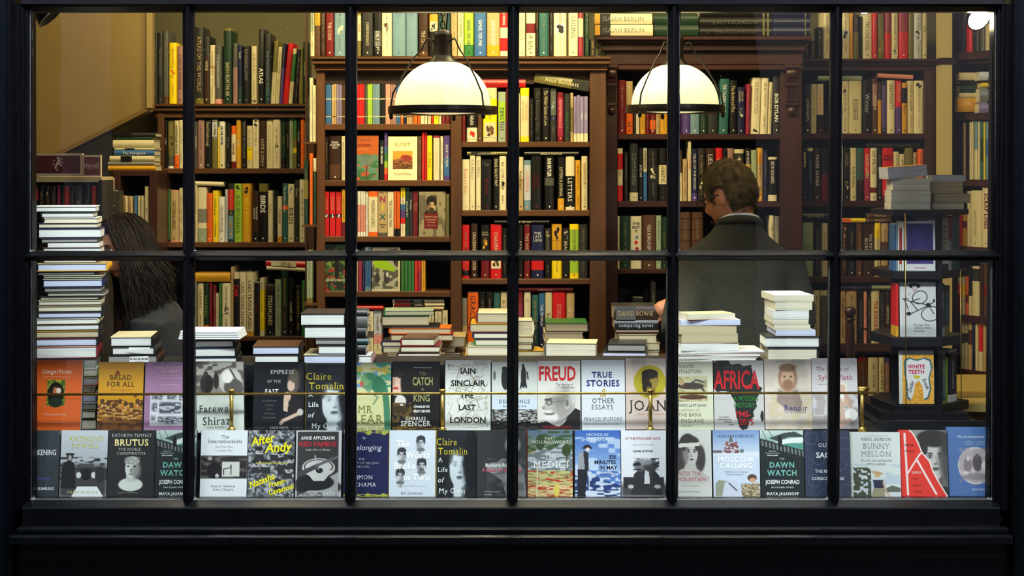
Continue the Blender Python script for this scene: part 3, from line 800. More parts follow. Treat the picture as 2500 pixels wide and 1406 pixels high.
def nix():   # stacked coloured letters on the broad tan spine
    for o in COL.objects:
        if o.get('label', '').startswith('tan and dark grey NIX') or 'NIX book' in o.get('label', ''):
            o['label'] = 'tan paperback with big coloured block letters NIX on its spine, third shelf'
            h = .205; w = .038; mb = MB()
            for ch, c, z in (('T', 'r', .93), ('H', 'T', .93), ('E', 'y', .93)):
                letters_mesh(mb, ch, {'T': -.009, 'H': 0, 'E': .009}[ch], h*z, -.001, .02, .008, mat(c), False, 1)
            for ch, c, z in (('N', 'M', .8), ('I', 'y', .62), ('X', 'T', .42)): letters_mesh(mb, ch, 0, h*z, -.001, .03, .026, mat(c), False, 1)
            letters_mesh(mb, 'NATHAN', 0, h*.25, -.001, .03, .006, mat('k'), False, 1); letters_mesh(mb, 'HILL', 0, h*.2, -.001, .03, .006, mat('k'), False, 1)
            mb.build('lettering', o, kind='stuff')
nix()
row('M', 711, 'paperback bay fourth shelf', '''
869,873,612,c|||pb
874,883,612,M|||pb mark
884,890.5,606,n||s|pb mark
891.5,898,603,s;u@.1-.9|||pb
898.5,905,603,s;u@.1-.9|||pb
979,986.5,612,e|||pb mark
987.5,995,612,e|||pb mark
996,1003,612,e|||pb mark
1004,1011,612,e|||pb mark
1012,1019.5,611,r|||pb mark
1020.5,1028,611,r;M@.5-1|||pb mark
1029,1038,620,Y|||pb''')
row('M', 868, 'lowest paperback bay shelf', '''
870,892,758,g|||pb
895,911,760,c;g@.45-.6|||pb
912,931,756,a;p@.55-.75;c@.75-1|||pb
1040,1046,762,c|||pb
1047,1053,762,c|||pb
1054,1060,762,c|||pb
1062,1069,760,c|||pb
1070,1078,760,c|||pb
1080,1093,758,C|||pb''')
row('M', 346, 'hardback bay top shelf', '''
1128,1136,214,R|||
1139,1165,208,k;c@.75-1|THE LIBRARIAN|w|at=.3-.7 pic=.8-.95-c-r
1166,1177,212,b||C|mark
1179,1213,214,C;y@.2-.9||b|pic=.64-.92-C-b note=with_small_seated_statue_emblem
1216,1235,224,S;l@.2-.6|TIMOTHY|E|serif at=.2-.9
1236,1240,216,R|||
1265,1269,228,C|||
1270,1292,214,y;C@.15-.9|THE VOYAGE/OF DISCOVERY|t|
1294,1302,240,k|||
1304,1322,214,k|The Reckoning Hour|g|serif
1324,1342,214,k|The Wilder Shores of Love|C|serif at=.05-.7
1343,1359,216,K;n@.3-.6||s|pic=.05-.5-g-s
1361,1376,225,R;M@.1-.9|REMEMBRANCE|p|
1378,1392,228,K|PAUL'S ISLE|e|serif at=.3-.9
1393,1400,226,t;O@.3-.8|||
1401,1408,235,v;c@.82-1||w|pb mark
1409,1416,232,v;c@.82-1||w|pb mark
1416.5,1425,235,v;c@.82-1|VERSE|w|pb
1426,1435,235,v;c@.82-1|VERSE|w|pb''')
row('M', 513, 'hardback bay second shelf', '''
1128,1146,389,c|Kind of Blue|p|serif
1147,1160,380,c|ASA BRIGGS|G|serif at=.05-.45
1162,1174,380,c|ASA BRIGGS|G|serif at=.05-.45
1176,1200,389,k|THE HOUSE|R|serif at=.35-.7 pic=.04-.14-k-g
1204,1218,383,k|DEAR SAUCY PAT|C|L bold serif at=.04-.55
1219,1236,381,c||b|pic=.45-.55-c-k
1265,1278,383,t;C@0-.4|from Bristol|k|serif
1279,1296,391,s;a@.1-.8|CARNIVAL|p|
1297,1322,381,k|Empire &/Revolution|R|serif L at=.15-.8
1330,1353,381,k;g@.4-.55|RAB BUTLER|w|bold at=.04-.38 hs=1.2
1362,1378,382,k;Y@.78-1|LETTERS & JOURNAL|C|at=.2-.75
1381,1403,381,c;k@.37-.94|LETTERS|w|serif at=.4-.85 L
1405,1417,391,Y||b|
1420,1435,381,C||b|mark''')
row('M', 680, 'hardback bay third shelf', '''
1128,1146,549,r;k@.85-.95||k|pic=.3-.8-r-R
1150,1166,546,B|CRACKING THE CODE|C|bold at=.15-.85 serif
1174,1195,549,k;R@.55-1|JUNG/CHANG|C|hz serif pic=.2-.5-k-Y
1197,1225,547,r|CHARLEMAGNE|c|serif at=.15-.6 pic=.65-.82-c-b
1226,1238,556,k|||
1266,1277,549,k|G K Stories|C|serif
1279,1295,549,R;c@0-.01|THE HISTORY|C|serif at=.1-.75
1297,1328,549,n;r@.62-.84|THE/LAST/LION|w|hz hs=1.1
1330,1345,557,K;k@.5-1||G|pic=.05-.2-K-t
1347,1372,547,Y;y@.5-1||O|pic=.05-.3-Y-k
1373,1390,557,k|BEACON|C|pic=.03-.25-k-c
1391,1413,547,y;l@.1-.9|DAYS ON THE THAMES|O|at=.1-.7
1414,1435,548,K|||''')
row('M', 850, 'lowest hardback bay shelf', '''
1128,1140,728,G;t@.55-1|||
1141,1168,714,o|GRACE|b|serif at=.05-.5 hs=1.1
1170,1186,716,k|||
1187,1204,716,k||G|
1205,1221,716,T|||mark
1222,1238,714,C||g|mark
1262,1277,712,R;M@.2-.8||p|mark
1279,1296,713,c|The/Last|k|hz
1299,1315,720,T;d@.5-1|||
1316,1330,716,u;n@.4-1|THE WORLD|w|at=.2-.6
1331,1348,714,C|Ballerina|O|serif at=.25-.8
1349,1381,714,r|STORIES OF A DAY|p|at=.2-.8
1383,1403,714,t;b@0-.02|SECULAR|c|serif at=.1-.85''')
row('R', 327, 'top shelf of carved bookcase', '''
1510,1528,195,R|||mark
1529,1545,198,t;o@.5-1|HI|k|at=.75-.9 hs=1.2
1546,1552,210,k|||
1553,1561,214,c|||
1563,1576,220,y;Y@.4-1|||mark
1577,1586,218,R|||
1587,1601,214,R;o@.7-.9|||mark
1602,1611,216,t|||
1612,1630,212,y;Y@.5-1|||
1667,1685,214,M;P@.4-1|||mark
1686,1708,212,s|||mark
1709,1727,208,E|||mark
1728,1754,206,K|WORDS|C|at=.2-.4
1755,1778,192,T|THE TALKING CURE|w|lean=4 at=.1-.6
1782,1800,196,k|The Barbered Man|C|serif at=.1-.6
1801,1819,212,n|YEAR OF/WONDER|C|at=.05-.35 pic=.4-.65-n-C
1821,1830,205,M|||lean=3
1833,1855,189,c|HIS MASTERS VOICE|G|serif at=.08-.65 lean=5 pic=.9-.96-c-k
1857,1874,190,c||G|lean=4
1875,1884,200,C|||lean=4
1888,1905,184,K|BOB DYLAN|w|at=.25-.85 bold hs=1.1''')
row('R', 491, 'second shelf of carved bookcase', '''
1506,1521,362,C;r@.1-.4;r@.7-1||g|
1524,1534,370,k||R|
1538,1558,350,K;C@.85-1|COMPOSERS|G|serif
1560,1570,360,k|JAZZ AGE|w|
1571,1580,360,u;C@.02-.45|WONDERWORLD|n|bold at=.05-.4
1581,1608,362,k||C|pic=.35-.62-k-C serif
1609,1628,362,k;C@.32-.68|HANDEL|b|serif at=.34-.66
1658,1666,366,B;C@.45-1|||
1667,1678,388,t|||
1680,1688,343,C|AT THE LORRIES|r|at=.1-.6
1690,1703,363,n;P@.85-1|TALES OF THE WOOD|w|
1704,1722,362,K||G|pic=.5-.8-k-C
1724,1746,362,B|LIEDER|w|serif L at=.1-.5
1748,1765,361,r|UPBEAT|y|bold serif L at=.2-.6 hs=1.2
1766,1774,362,k|MUSIC|w|
1776,1792,362,m;P@.2-1|||
1794,1817,364,K;C@0-.08||C|pic=.15-.4-K-C
1820,1834,362,k;Y@.3-.5|JON VICKERS|w|at=.05-.35
1835,1849,366,S|MOZART|C|serif at=.15-.6 hs=1.1
1850,1863,361,Y;t@.3-.8|||mark
1864,1875,366,n|||
1876,1898,383,c;k@.06-.86|KEITH RICHARDS|w|at=.1-.6''')
row('R', 656, 'third shelf of carved bookcase', '''
1505,1513,528,C||g|
1515,1539,528,E||G|mark
1540,1567,528,c||k|nofake note=with_coloured_dots_under_THE_REST_IS
1569,1601,525,b|FOLK SONG IN ENGLAND|w|L at=.18-.85
1602,1615,526,S||C|mark
1617,1628,530,E|ENGLAND|O|
1659,1687,518,b;B@.1-.13;B@.3-.32;B@.5-.52|||note=with_dark_ruled_bands,_closer_to_lamp_bar
1689,1717,518,b;B@.1-.13;B@.3-.32;B@.5-.52|||note=with_dark_ruled_bands,_closer_to_the_man
1838,1850,532,c;r@0-.2|||
1852,1862,535,k|||
1880,1890,526,c|||
1891,1904,528,G|LONGING|C|serif''')
def rest():
    for o in COL.objects:
        if 'THE REST IS' in o.get('label', ''):
            h = .237; mb = MB()
            for t, z in (('THE', .86), ('REST', .79), ('IS', .72)): letters_mesh(mb, t, 0, h*z, -.001, .04, .012, mat('k'), False, 1)
            for c, z, x in (('s', .6, .003), ('r', .5, 0), ('M', .38, .004), ('e', .27, 0)):
                mb.add([(x+.008*math.cos(k*.63), -.001, h*z+.009*math.sin(k*.63)) for k in range(10)], [tuple(range(10))], mat(c))
            mb.build('lettering', o, kind='stuff')
rest()
row('R', 862, 'lowest shelf of carved bookcase', '''
1512,1535,745,k|||
1546,1572,727,K|||
1590,1602,690,K|||''')
row('X', 143, 'on the low cornice by the pale pillar', '''
1966,1976,60,k|||
1978,1994,100,k||w|
1996,2009,66,K|||
2012,2027,16,c|||
2055,2075,16,c||b|pic=.45-.62-a-K
2076,2083,32,Y|||
2085,2099,36,O;K@0-.4|||
2101,2105,40,k|||
2107,2130,14,c|THE LONG ROAD|g|at=.3-.85
2131,2142,30,r|||mark
2143,2161,34,O||c|pic=.6-.85-O-Y
2162,2176,18,M;r@.5-1|||
2178,2194,24,C||T|pic=.8-.95-C-T
2196,2219,14,r;M@.1-.5|||mark
2220,2231,30,O|||
2233,2252,28,a|||pic=.4-.6-a-k
2253,2265,14,C|LIFE|k|serif''')
row('X', 326, 'top shelf of bookcase by pale pillar', '''
1966,1979,206,K|JOHN KEATS|w|serif at=.3-.75
1982,1995,205,C||b|
1996,2011,205,c;k@.62-1|Orange & Blue|o|serif at=.1-.6
2055,2073,197,c||k|pic=.12-.24-c-k mark
2074,2105,197,C|KISSINGER|b|serif at=.35-.75 hs=1.1
2107,2129,195,k|Winter|a|serif
2130,2144,191,b;m@.1-.5|ARTHUR|c|
2145,2153,200,B;Y@.35-1|||
2154,2166,197,n;P@.1-.9||v|mark
2167,2186,196,c|SNAPSHOTS|b|serif L at=.06-.55
2188,2202,197,r;P@.5-1|FROM UTAH|C|at=.05-.4
2203,2215,202,Y;k@.1-.4|Cecil Times|k|serif
2217,2231,197,C||k|
2232,2256,197,c||g|pic=.03-.15-c-k''')
row('X', 490, 'second shelf of bookcase by pale pillar', '''
1960,1971,361,k|KLEMPERER|C|bold at=.05-.4
1973,1986,361,n;C@0-.06|JAZZ LESSONS|s|
1988,2004,362,B|PASSEL SARNIA|w|serif at=.1-.75
2006,2022,362,k;R@.5-1|Travels|g|serif
2053,2058,355,C|||
2060,2076,361,k|LOUIS|t|serif at=.1-.35 pic=.55-.85-k-t
2077,2092,361,C|Lady Robin|b|serif at=.3-.8
2093,2110,361,T;k@.6-1|THE LIGHT ROOM|R|
2111,2125,362,r;M@.5-1|LUCKY LUPIN|c|bold L at=.08-.6
2126,2142,361,c;R@.75-.85|SAM MALONE|b|serif at=.05-.5
2143,2154,361,k|||mark
2155,2182,361,r;R@.9-1|KARL/MARX|k|hz hs=1.2 bold
2183,2196,370,C|||
2197,2210,376,C|||
2211,2230,361,O|||
2231,2240,372,t|||
2242,2256,363,o||k|mark''')
row('X', 675, 'third shelf of bookcase by pale pillar', '''
1960,1986,543,S|JELLI|e|serif at=.3-.8 hs=1.1
1988,2005,543,k||G|
2009,2022,545,C|||
2053,2070,545,B||C|pic=.05-.3-B-p
2071,2090,545,k|||mark
2092,2106,545,b|||mark
2107,2136,545,B|THE POWER/BROKER|w|serif L at=.1-.75
2137,2151,544,y;C@.3-.9|||
2153,2170,545,t;b@.35-.6|||''')
row('X', 838, 'fourth shelf of bookcase by pale pillar', '''
1987,2002,709,C|||
2004,2021,709,g;C@0-.1|||
2050,2066,709,p;t@.02-1|||mark
2067,2094,709,p;t@.02-1|||mark
2096,2108,709,k|THE CITY BURNED|G|
2110,2117,712,p;b@.7-.75|||
2118,2128,722,K|||
2129,2149,709,C|THE BORGIAS|r|serif at=.2-.75
2150,2162,715,K|||
2163,2173,712,B|HERMIONE|c|serif at=.1-.8 hs=1.3''')
row('X', 1000, 'lowest shelf of bookcase by pale pillar', '''
2096,2119,870,R;b@.1-.9|||
2121,2145,873,C||b|mark
2146,2161,873,C|||mark
2163,2173,874,P;m@.1-1|||''')
row('S', 592, 'low bookcase under the stair', '''
296,302,478,Y|||
303,311,479,C|||
312,323,479,t|||
325,334,478,u|||
336,341,478,C|||
343,349,478,C|||
353,362,455,C|Thorn|g|serif''')
# leaning items in the side rack of the middle case
row('E', 346, 'side rack of the middle bookcase', '''
749,755,232,k|||pb
756,763,190,c|||pb
764,770,208,c|||pb''')
row('E', 548, 'side rack of the middle bookcase, lower', '''
742,752,392,E;O@.3-.6|||pb
756,763,374,o|||pb
765,771,386,E;c@0-.2|||pb''')
row('E', 740, 'side rack of the middle bookcase, lowest', '''
749,762,612,O;S@0-.9|||pb''')
mb = MB(); T = Matrix.Identity(4); rk = empty('side_rack', (W(757,0,1.86).x, 1.86, 0)); tag(rk, 'narrow dark rack of three ledges fixed beside the middle bookcase', 'rack')
for py in (346, 548, 740):
    mb = MB(); a, b = W(740,py,1.86), W(772,py,1.86); mb.box(a.x-rk.location.x, b.x-rk.location.x, -.01, .15, a.z-.01, a.z, WOODH); mb.build('ledge', rk)
mb = MB(); mb.box(W(736,0,1.86).x-rk.location.x, W(741,0,1.86).x-rk.location.x, .14, .16, .4, 2.3, WOOD); mb.build('upright', rk)
# side wall case (oblique)
row('Z', 140, 'side wall case top shelf', '''
2340,2354,34,K|||
2356,2371,52,r|||
2373,2389,30,K|||
2391,2402,36,g|||
2404,2420,22,C|||''')
row('Z', 277, 'side wall case second shelf', '''
2404,2411,180,k|||
2412,2420,176,g|||''')
row('Z', 438, 'side wall case third shelf', '''
2342,2349,296,k|||
2351,2355,296,t|||
2357,2364,298,k|||
2366,2371,296,C|||
2373,2376,292,C|||
2378,2385,292,s;C@.5-1|||
2387,2391,294,C|||
2392,2399,294,T;E@.3-.7|||
2401,2404,296,y|||
2405,2412,296,s;u@.3-.6|||
2414,2420,298,M|||''')
row('Z', 602, 'side wall case fourth shelf', '''
2338,2346,520,r|||
2347,2358,512,Y;R@.3-.5|||
2360,2366,465,C|||
2368,2394,463,C|BEHIND THE SCENES|O|serif at=.35-.8
2396,2419,455,c|SCRAP LINES|R|serif bold at=.1-.7''')
row('Z', 770, 'side wall case fifth shelf', '''
2337,2344,672,C;o@.2-.5;R@.5-1|||
2346,2354,660,C;y@.3-.6|||
2356,2362,672,o;R@.5-.7|||
2364,2370,650,k;C@.6-1|||
2372,2389,648,C;K@.05-.3|||
2391,2398,640,B|||
2400,2409,640,b;R@.4-.6|||
2411,2419,648,C|||''')
row('Z', 903, 'side wall case lowest shelf', '''
2346,2352,785,C|||
2353,2360,788,C|||
2362,2371,780,t;b@.2-.5|||
2373,2378,786,n|||
2380,2386,782,C|||
2388,2397,784,C;r@.05-.6|||
2399,2405,784,t|||
2407,2417,792,C;T@0-.12|||''')
# ------------------------------------------------------------------ books lying flat
SPN = .87
def lying(x0, x1, y0, y1, y, spec, pg='c', face='p', label='', group='books lying in stacks', rot=0, depth=None, sp='B', text='', tc='w', tilt=0, hard=True, mag=False, hs=1, serif=1, nm=None, M=None):
    """front face spans the pixel box at depth y. face p: page edges towards us; s: spine towards us. sp: where the spine is when pages show (R, L, B)"""
    s = S(y); w = (x1-x0)*s; h = (y1-y0)*s-.0002; a = W((x0+x1)/2, y1, y); d = depth or (.158 if w > .19 else .22)
    if face == 's': d = depth or .155
    if rot: w = w/(math.cos(math.radians(rot))) - (d*abs(math.sin(math.radians(rot))))*.35
    nm = nm or ('magazine' if mag else ('lying_hardback' if hard else 'lying_paperback'))
    cx = a.x-(d/2*math.sin(math.radians(rot)) if rot else 0); cy = y
    root = empty(nm, (cx, cy+d/2, a.z), (0, math.radians(tilt), math.radians(rot))); tag(root, uniq(label), 'magazine' if mag else 'book', group)
    c = mat(spec[0], .35); t = .0026 if hard else .0007; t = min(t, h*.22); o = .003 if hard else 0
    y0_, y1_ = -d/2, d/2
    mb = MB()
    mb.box(-w/2, w/2, y0_, y1_, 0, t, c); mb.box(-w/2, w/2, y0_, y1_, h-t, h, mat(spec[-1], .35))
    nseg = 9
    def spine_side(ax):
        R = min(.006, h*.25) if hard else .0005
        pr = [(0, 0)]+[(-R*math.sin(math.pi*k/nseg), h*k/nseg) for k in range(1, nseg)]+[(0, h)]
        pr2 = pr+[(t, h), (t, 0)]; n_ = len(pr)
        if ax == 'F': mb.prism([(y0_+p, z) for p, z in pr2], -w/2, w/2, mat(spec[0], .33), 'x', None, False)
        if ax == 'B': mb.prism([(y1_-p, z) for p, z in pr2], -w/2, w/2, c, 'x')
        if ax == 'R': mb.prism([(w/2-p, z) for p, z in pr2], y0_, y1_, c, 'y', None, False)
        if ax == 'L': mb.prism([(-w/2+p, z) for p, z in pr2], y0_, y1_, c, 'y', None, False)
    spine_side('F' if face == 's' else sp)
    link('cover', mb.mesh('cover'), root)
    mb = MB(); ix0 = -w/2+(t if sp == 'L' and face == 'p' else o); ix1 = w/2-(t if sp == 'R' and face == 'p' else o); iy0 = y0_+(t*1.2 if face == 's' else o); iy1 = y1_-(t if sp == 'B' and face == 'p' else o)
    mb.box(ix0, ix1, iy0, iy1, t, h-t, PG[pg]); mb.build('page_block', root)
    if face == 's' and (text or len(spec) > 1):
        mb = MB(); yy = y0_-min(.006, h*.25)-.0006
        if len(spec) > 2:
            for q in spec[1:-1]:
                cc, r_ = q.split('@'); f0, f1 = [float(v) for v in r_.split('-')]
                xa, xb = -w/2+w*f0, -w/2+w*f1; mb.add([(xa, yy+.0003, .001), (xb, yy+.0003, .001), (xb, yy+.0003, h-.001), (xa, yy+.0003, h-.001)], [(0,1,2,3)], mat(cc, .35))
        if text: letters_mesh(mb, text, 0, h/2, yy, w*.8, min(h*.42, .02)*hs, mat(tc, .4), False, 0, serif)
        mb.build('lettering', root, kind='stuff')
    return root
def stack(y, phrase, data, group=None, **kw):
    """top to bottom: x0,x1,y0,y1|cover|page|extra"""
    rows_ = [l.split('|') for l in data.strip().split('\n')]; n = len(rows_)
    for i, p in enumerate(rows_):
        p = [q.strip() for q in p]+['']*4
        x0, x1, y0, y1 = [float(v) for v in p[0].split(',')]; spec = p[1].split(';'); pg = p[2] or 'c'; k = dict(kw)
        if y > .6 and y != SPN: pg = {'w': 'c', 'c': 't'}.get(pg, pg)  # pages farther back toned down, weaker light put into their colour
        for o in p[3].split():
            if '=' in o:
                a, b = o.split('=', 1); k[a] = float(b) if a in ('rot', 'depth', 'tilt', 'hs') else (int(b) if a in ('hard', 'mag', 'serif') else b.replace('_', ' '))
        yy = k.pop('y', y); yy = float(yy)
        pos = 'topmost' if i == 0 else ('lowest' if i == n-1 else ORD[i]+' from top' if i < 12 else ORD[n-1-i]+' from bottom' if n-1-i < 12 else 'middle')
        pn = dict(w='white', c='cream', t='tan', x='blue', g='grey')[pg]
        what = 'magazine' if k.get('mag') else ('paperback' if k.get('hard') == 0 else 'hardback')
        if k.get('face') == 's': lab = '%s %s lying spine out, %s in %s' % (CNAME[spec[0]], what, pos, phrase)
        else: lab = '%s-edged %s %s, %s in %s' % (pn, CNAME[spec[0]], what, pos, phrase)
        if 'note' in k: lab = k.pop('note')+', '+phrase
        lying(x0, x1, y0, y1, yy, spec, pg, k.pop('face', 'p'), lab, group or 'books in '+phrase, **k)
stack(.26, 'tall stack beside the ginger cover', '''
81,235,503,517.5|k;w|w|depth=.15 sp=L
100,230,518,531|k;K|w|sp=L
106,239,531,544|c;w|c|
93,239,544,557|k;n|c|
93,247,557,580.5|n;n|w|
100,239,581,593|K;K|g|
116,243,593.5,603.5|w;w|w|hard=0
104,247,603.5,618.5|k;b|w|
106,243,619,631|C;C|c|
105,236,631.5,642|g;C|c|
91,261,642.5,662|Y;t|x|sp=R
92,232,662.5,671.5|K;K|g|
105,250,672,680.5|d;C|c|
104,251,681,700.5|n;C|x|sp=R
107,248,701,713|k;K|g|
115,257,713.5,722.5|g;g|c|
97,241,723,732.5|k;K|c|
93,248,733,745.5|K;C|c|
92,250,746,761|k;t|c|sp=R
92,249,761.5,776.5|k;K|x|sp=R
88,240,777,790.5|C;w|w|sp=R
88,243,791,806.5|k;k|w|sp=R
79,242,807,825|k;Y|t|sp=R
79,237,825.5,845|k;R|x|sp=R
79,237,845.5,875|R;p|w|sp=R
79,235,875.5,900|S;K|g|
82,236,900.5,921|e;w|c|
82,236,921.5,943|r;p|w|
84,233,943.5,961|k;c|t|
82,235,961.5,983|k;w|x|
82,236,983.5,1002|K;w|g|
84,234,1002.5,1023|k;O|c|
82,236,1023.5,1051|K;k|c|''', depth=.17, rot=8)
stack(.32, 'short stack beside the brown-haired woman', '''
268,372,822,846|k;C|w|sp=R
272,378,846.5,866|K;K|w|sp=R
262,385,866.5,888|B;k|g|sp=R note=grey-edged_hardback_with_gold_spine_and_barcode_slip''', rot=5)
stack(.32, 'stack under loose white papers', '''
474,572,831,848|k;K|w|sp=R
474,577,848.5,871|k;n|w|sp=R
474,580,871.5,888|k;n|w|sp=R''', rot=5)
stack(.32, 'stack of two above the empress cover', '''
615,732,845,865.5|k;b|x|sp=R
620,730,866,888|k;k|w|sp=R''', rot=3)
stack(.32, 'stack beside the paperback bay upright', '''
733,842,765,795|k;K|w|sp=R
742,847,795.5,826|k;k|w|sp=R
769,868,826.5,842|k;g|g|
776,872,842.5,865|n;K|w|
741,872,865.5,888|K;C|x|sp=R''')
stack(.34, 'pile by the green parrot cover', '''
846,897,757,772|K;K|c|face=s depth=.12
848,897,772.5,800|g;K|c|face=s depth=.12
846,893,800.5,826|k;K|c|face=s depth=.12
848,898,826.5,842|d;K|c|face=s depth=.12
846,893,842.5,866|k;K|c|face=s depth=.12
846,908,866.5,888|m;w|w|sp=R depth=.12''')
stack(1.0, 'back table stack with orange cover in it', '''
938,1060,758,770|e;S|c|sp=L rot=4
931,1050,770.5,795|b;K|t|sp=L rot=3
935,1072,795.5,800|K;k|g|
952,1100,800.5,815|o;o|c|sp=L
954,1106,815.5,832|b;R|c|sp=L
932,1062,832.5,846|n;n|c|sp=L
935,1072,846.5,862|K;C|c|sp=L
945,1085,862.5,876|b;t|c|
940,1082,876.5,891|K;t|c|''')
stack(.76, 'nearer short stack with red-topped book', '''
978,1062,826,844|R;b|w|sp=L rot=-3
978,1074,844.5,860|b;R|w|sp=L
971,1073,860.5,880|B;K|w|sp=L
971,1078,880.5,899|K;K|w|sp=L''')
stack(1.12, 'low pile between two table stacks', '''
1078,1136,822,848|k;t|t|
1074,1112,848.5,862|K;C|t|
1070,1124,862.5,873|g;C|t|
1070,1130,873.5,886|K;C|t|''')
stack(.9, 'table stack with cream spine near the map cover', '''
1165,1262,764,789|R;C|c|sp=L
1147,1246,789.5,811|R;Y|t|sp=L
1156,1262,811.5,827|n;n|w|sp=L
1160,1262,827.5,844|e;K|w|sp=L
1140,1262,844.5,868|t;C|w|sp=L
1132,1262,868.5,895|Y;Y|t|sp=L''')
stack(.94, 'small round-spined stack on the table', '''
1250,1301,782,820|C;C|t|sp=R depth=.13
1250,1303,820.5,838|k;t|t|sp=R depth=.13
1250,1300,838.5,855|k;C|t|sp=R depth=.13
1246,1332,855.5,893|C;Y|t|rot=8 depth=.15''')
stack(1.2, 'red and green topped table stack', '''
1332,1436,788,810|k;e|c|sp=R
1328,1424,810.5,832|C;C|t|
1330,1430,832.5,858|t;C|t|
1326,1430,858.5,885|K;t|t|''')
stack(.78, 'table stack above the white face cover', '''
1330,1457,837,873|g;C|w|rot=-5 sp=L note=thick_cream_hardback_with_red_oval
1350,1440,873.5,898|m;m|g|''')
stack(.8, 'dark pair on the table beside the hand', '''
1480,1578,840,858|k;K|g|sp=L rot=-6
1468,1580,859,876|b;K|x|sp=L rot=-6
1464,1584,876.5,898|K;K|t|''')
stack(1.0, 'stack under the man\'s hand', '''
1498,1606,748,781|B;g@.05-.5;K|c|face=s text=DAVID_BOWIE tc=t depth=.2
1500,1606,781.5,805|k;k|c|face=s text=comparing_notes tc=a depth=.2
1504,1608,805.5,815|b;Y|t|face=s depth=.19
1510,1604,815.5,836|C;C|t|
1506,1612,836.5,856|K;t|t|
1508,1610,856.5,874|K;C|t|
1506,1614,874.5,890|k;t|t|''')
stack(.33, 'stack of paperbacks on the magazines', '''
1676,1800,766,780|o;C|c|rot=14 hard=0 depth=.12 note=orange-edged_paperback_turned_askew
1660,1810,780.5,794|x;x|x|hard=0 rot=5
1656,1801,794.5,815|C;t|t|hard=0 rot=6
1662,1804,815.5,837|t;C|t|hard=0 rot=5
1660,1807,837.5,856|w;g|w|hard=0 rot=7''')
mg = '\n'.join('%d,%d,%.1f,%.1f|%s;%s|w|mag=1 hard=0 rot=%s' % (1645+(i*5)%7, 1868-int(i*3.4), 857+i*3.3, 860+i*3.3, 'wpwowwpow'[i], 'wwgwwGwww'[i], 3+(i%3)) for i in range(9))
stack(.33, 'loose sheaf above the bank history cover', mg, depth=.2)
stack(.33, 'tall stack before the man\'s back', '''
1888,1989,720,736|C;w|c|hard=0 rot=4
1892,1984,736.5,757|C;C|c|hard=0 rot=2
1888,1975,757.5,779|w;w|w|hard=0
1887,1974,779.5,792|S;S|c|hard=0
1890,1978,792.5,805.5|x;C|c|hard=0
1894,1991,806,820|x;x|x|hard=0
1868,2001,822,848|k;K|w|sp=R
1874,1996,849,889|k;K|c|sp=R note=deep_cream-edged_hardback_lowest''')
stack(.99, 'pair of spines behind the tall stack', '''
1972,2000,760,780|S;S|c|face=s hard=0 depth=.1
1970,2000,780.5,793|S;C|c|face=s hard=0 depth=.1
1970,2002,793.5,812|g;v|c|face=s hard=0 depth=.1''') if False else None
SPN = .87
stack(SPN, 'leaning pile on the revolving rack', '''
2167,2267,405,434|t;Y|x|hard=0 tilt=-4 rot=5
2180,2270,435,464|w;w|w|hard=0
2176,2272,464.5,494|w;C|w|hard=0
2175,2271,494.5,512|r;C|w|hard=0''', depth=.12)
stack(SPN+.04, 'smaller pile on the revolving rack', '''
2278,2358,427,443|Y;k|x|hard=0
2274,2351,443.5,472|C;C|t|hard=0
2281,2369,472.5,496|k;K|c|hard=0
2275,2353,496.5,511|w;w|w|hard=0''', depth=.12)
# lying on the rows of the bookcases
G_ = 'books laid flat on top of shelved rows'
def flat(pl, x0, x1, y0, y1, spec, text, tc, label, **k): return lying(x0, x1, y0, y1, PL[pl].P.y+k.pop('dy', .005), spec, 'c', 's', label, G_, text=text, tc=tc, **k)
flat('L', 475, 546, 443, 454, ['c','c'], '', 'b', 'cream book lying across two spines, third shelf of atlas bookcase', tilt=2)
flat('L', 475, 562, 666, 688, ['Y','Y'], 'COUNTRY HOUSES OF THE WEST', 'O', 'long ochre book lying on the row beside the green gardening book')
flat('L', 648, 748, 636, 651, ['r','c@.14-.75','r'], 'ship', 'k', 'red and cream book lettered ship, lying above the car books', tilt=3, hs=1.8)
flat('L', 650, 748, 651.5, 661, ['C','C'], '', 'b', 'thin cream book lying beneath the one lettered ship', tilt=3)
flat('M', 1160, 1283, 194, 213, ['r','r'], 'An Englishman Abroad', 'R', 'bright red book lying on the top row behind the lamp')
flat('M', 1302, 1438, 188, 212, ['O','K@.68-1','K'], 'Alan Bennett', 'C', 'thick olive book lying aslant on the hardback bay top row', tilt=10, hs=1.1)
flat('M', 1140, 1238, 370, 379, ['O','K@.1-.6','O'], 'LOOSE CANON', 'C', 'thin book lettered LOOSE CANON lying on cream spines', hs=1.2, serif=0)
flat('M', 1280, 1412, 370, 380, ['k','k'], 'SPEEDY MOTOR', 'C', 'thin black book lettered SPEEDY MOTOR lying flat', hs=1.3, serif=0)
flat('M', 1207, 1341, 537, 547, ['k','k'], 'A FORK TOO FAR', 'C', 'thin black book lying over the row with red capitals', serif=0)
flat('M', 1264, 1399, 702, 712, ['R','R'], 'CHRONICLES', 'p', 'maroon book lying on the lowest hardback bay row')
flat('M', 958, 1084, 731, 739.5, ['C','R@.05-.35','k@.35-.62','C'], 'PADDY', 'w', 'upper of two tan books with red and black bands lying flat', hs=1.2)
flat('M', 960, 1085, 740, 748.5, ['C','R@.02-.33','k@.33-.62','C'], 'PADDY', 'w', 'lower of two tan books with red and black bands lying flat', hs=1.2)
flat('M', 958, 1084, 749, 757.5, ['t','C'], '', 'w', 'plain tan book lying third down above cream spines')
flat('M', 868, 936, 747, 757, ['r','r'], '', 'w', 'red book lying over the grey spines, lowest paperback bay shelf')
flat('R', 1452, 1594, 60, 87, ['c','Y@0-.09','k@.09-.27','c'], 'ISAIAH BERLIN', 'G', 'cream essay volume on the carved cornice, lower of the pair', dy=-.09)
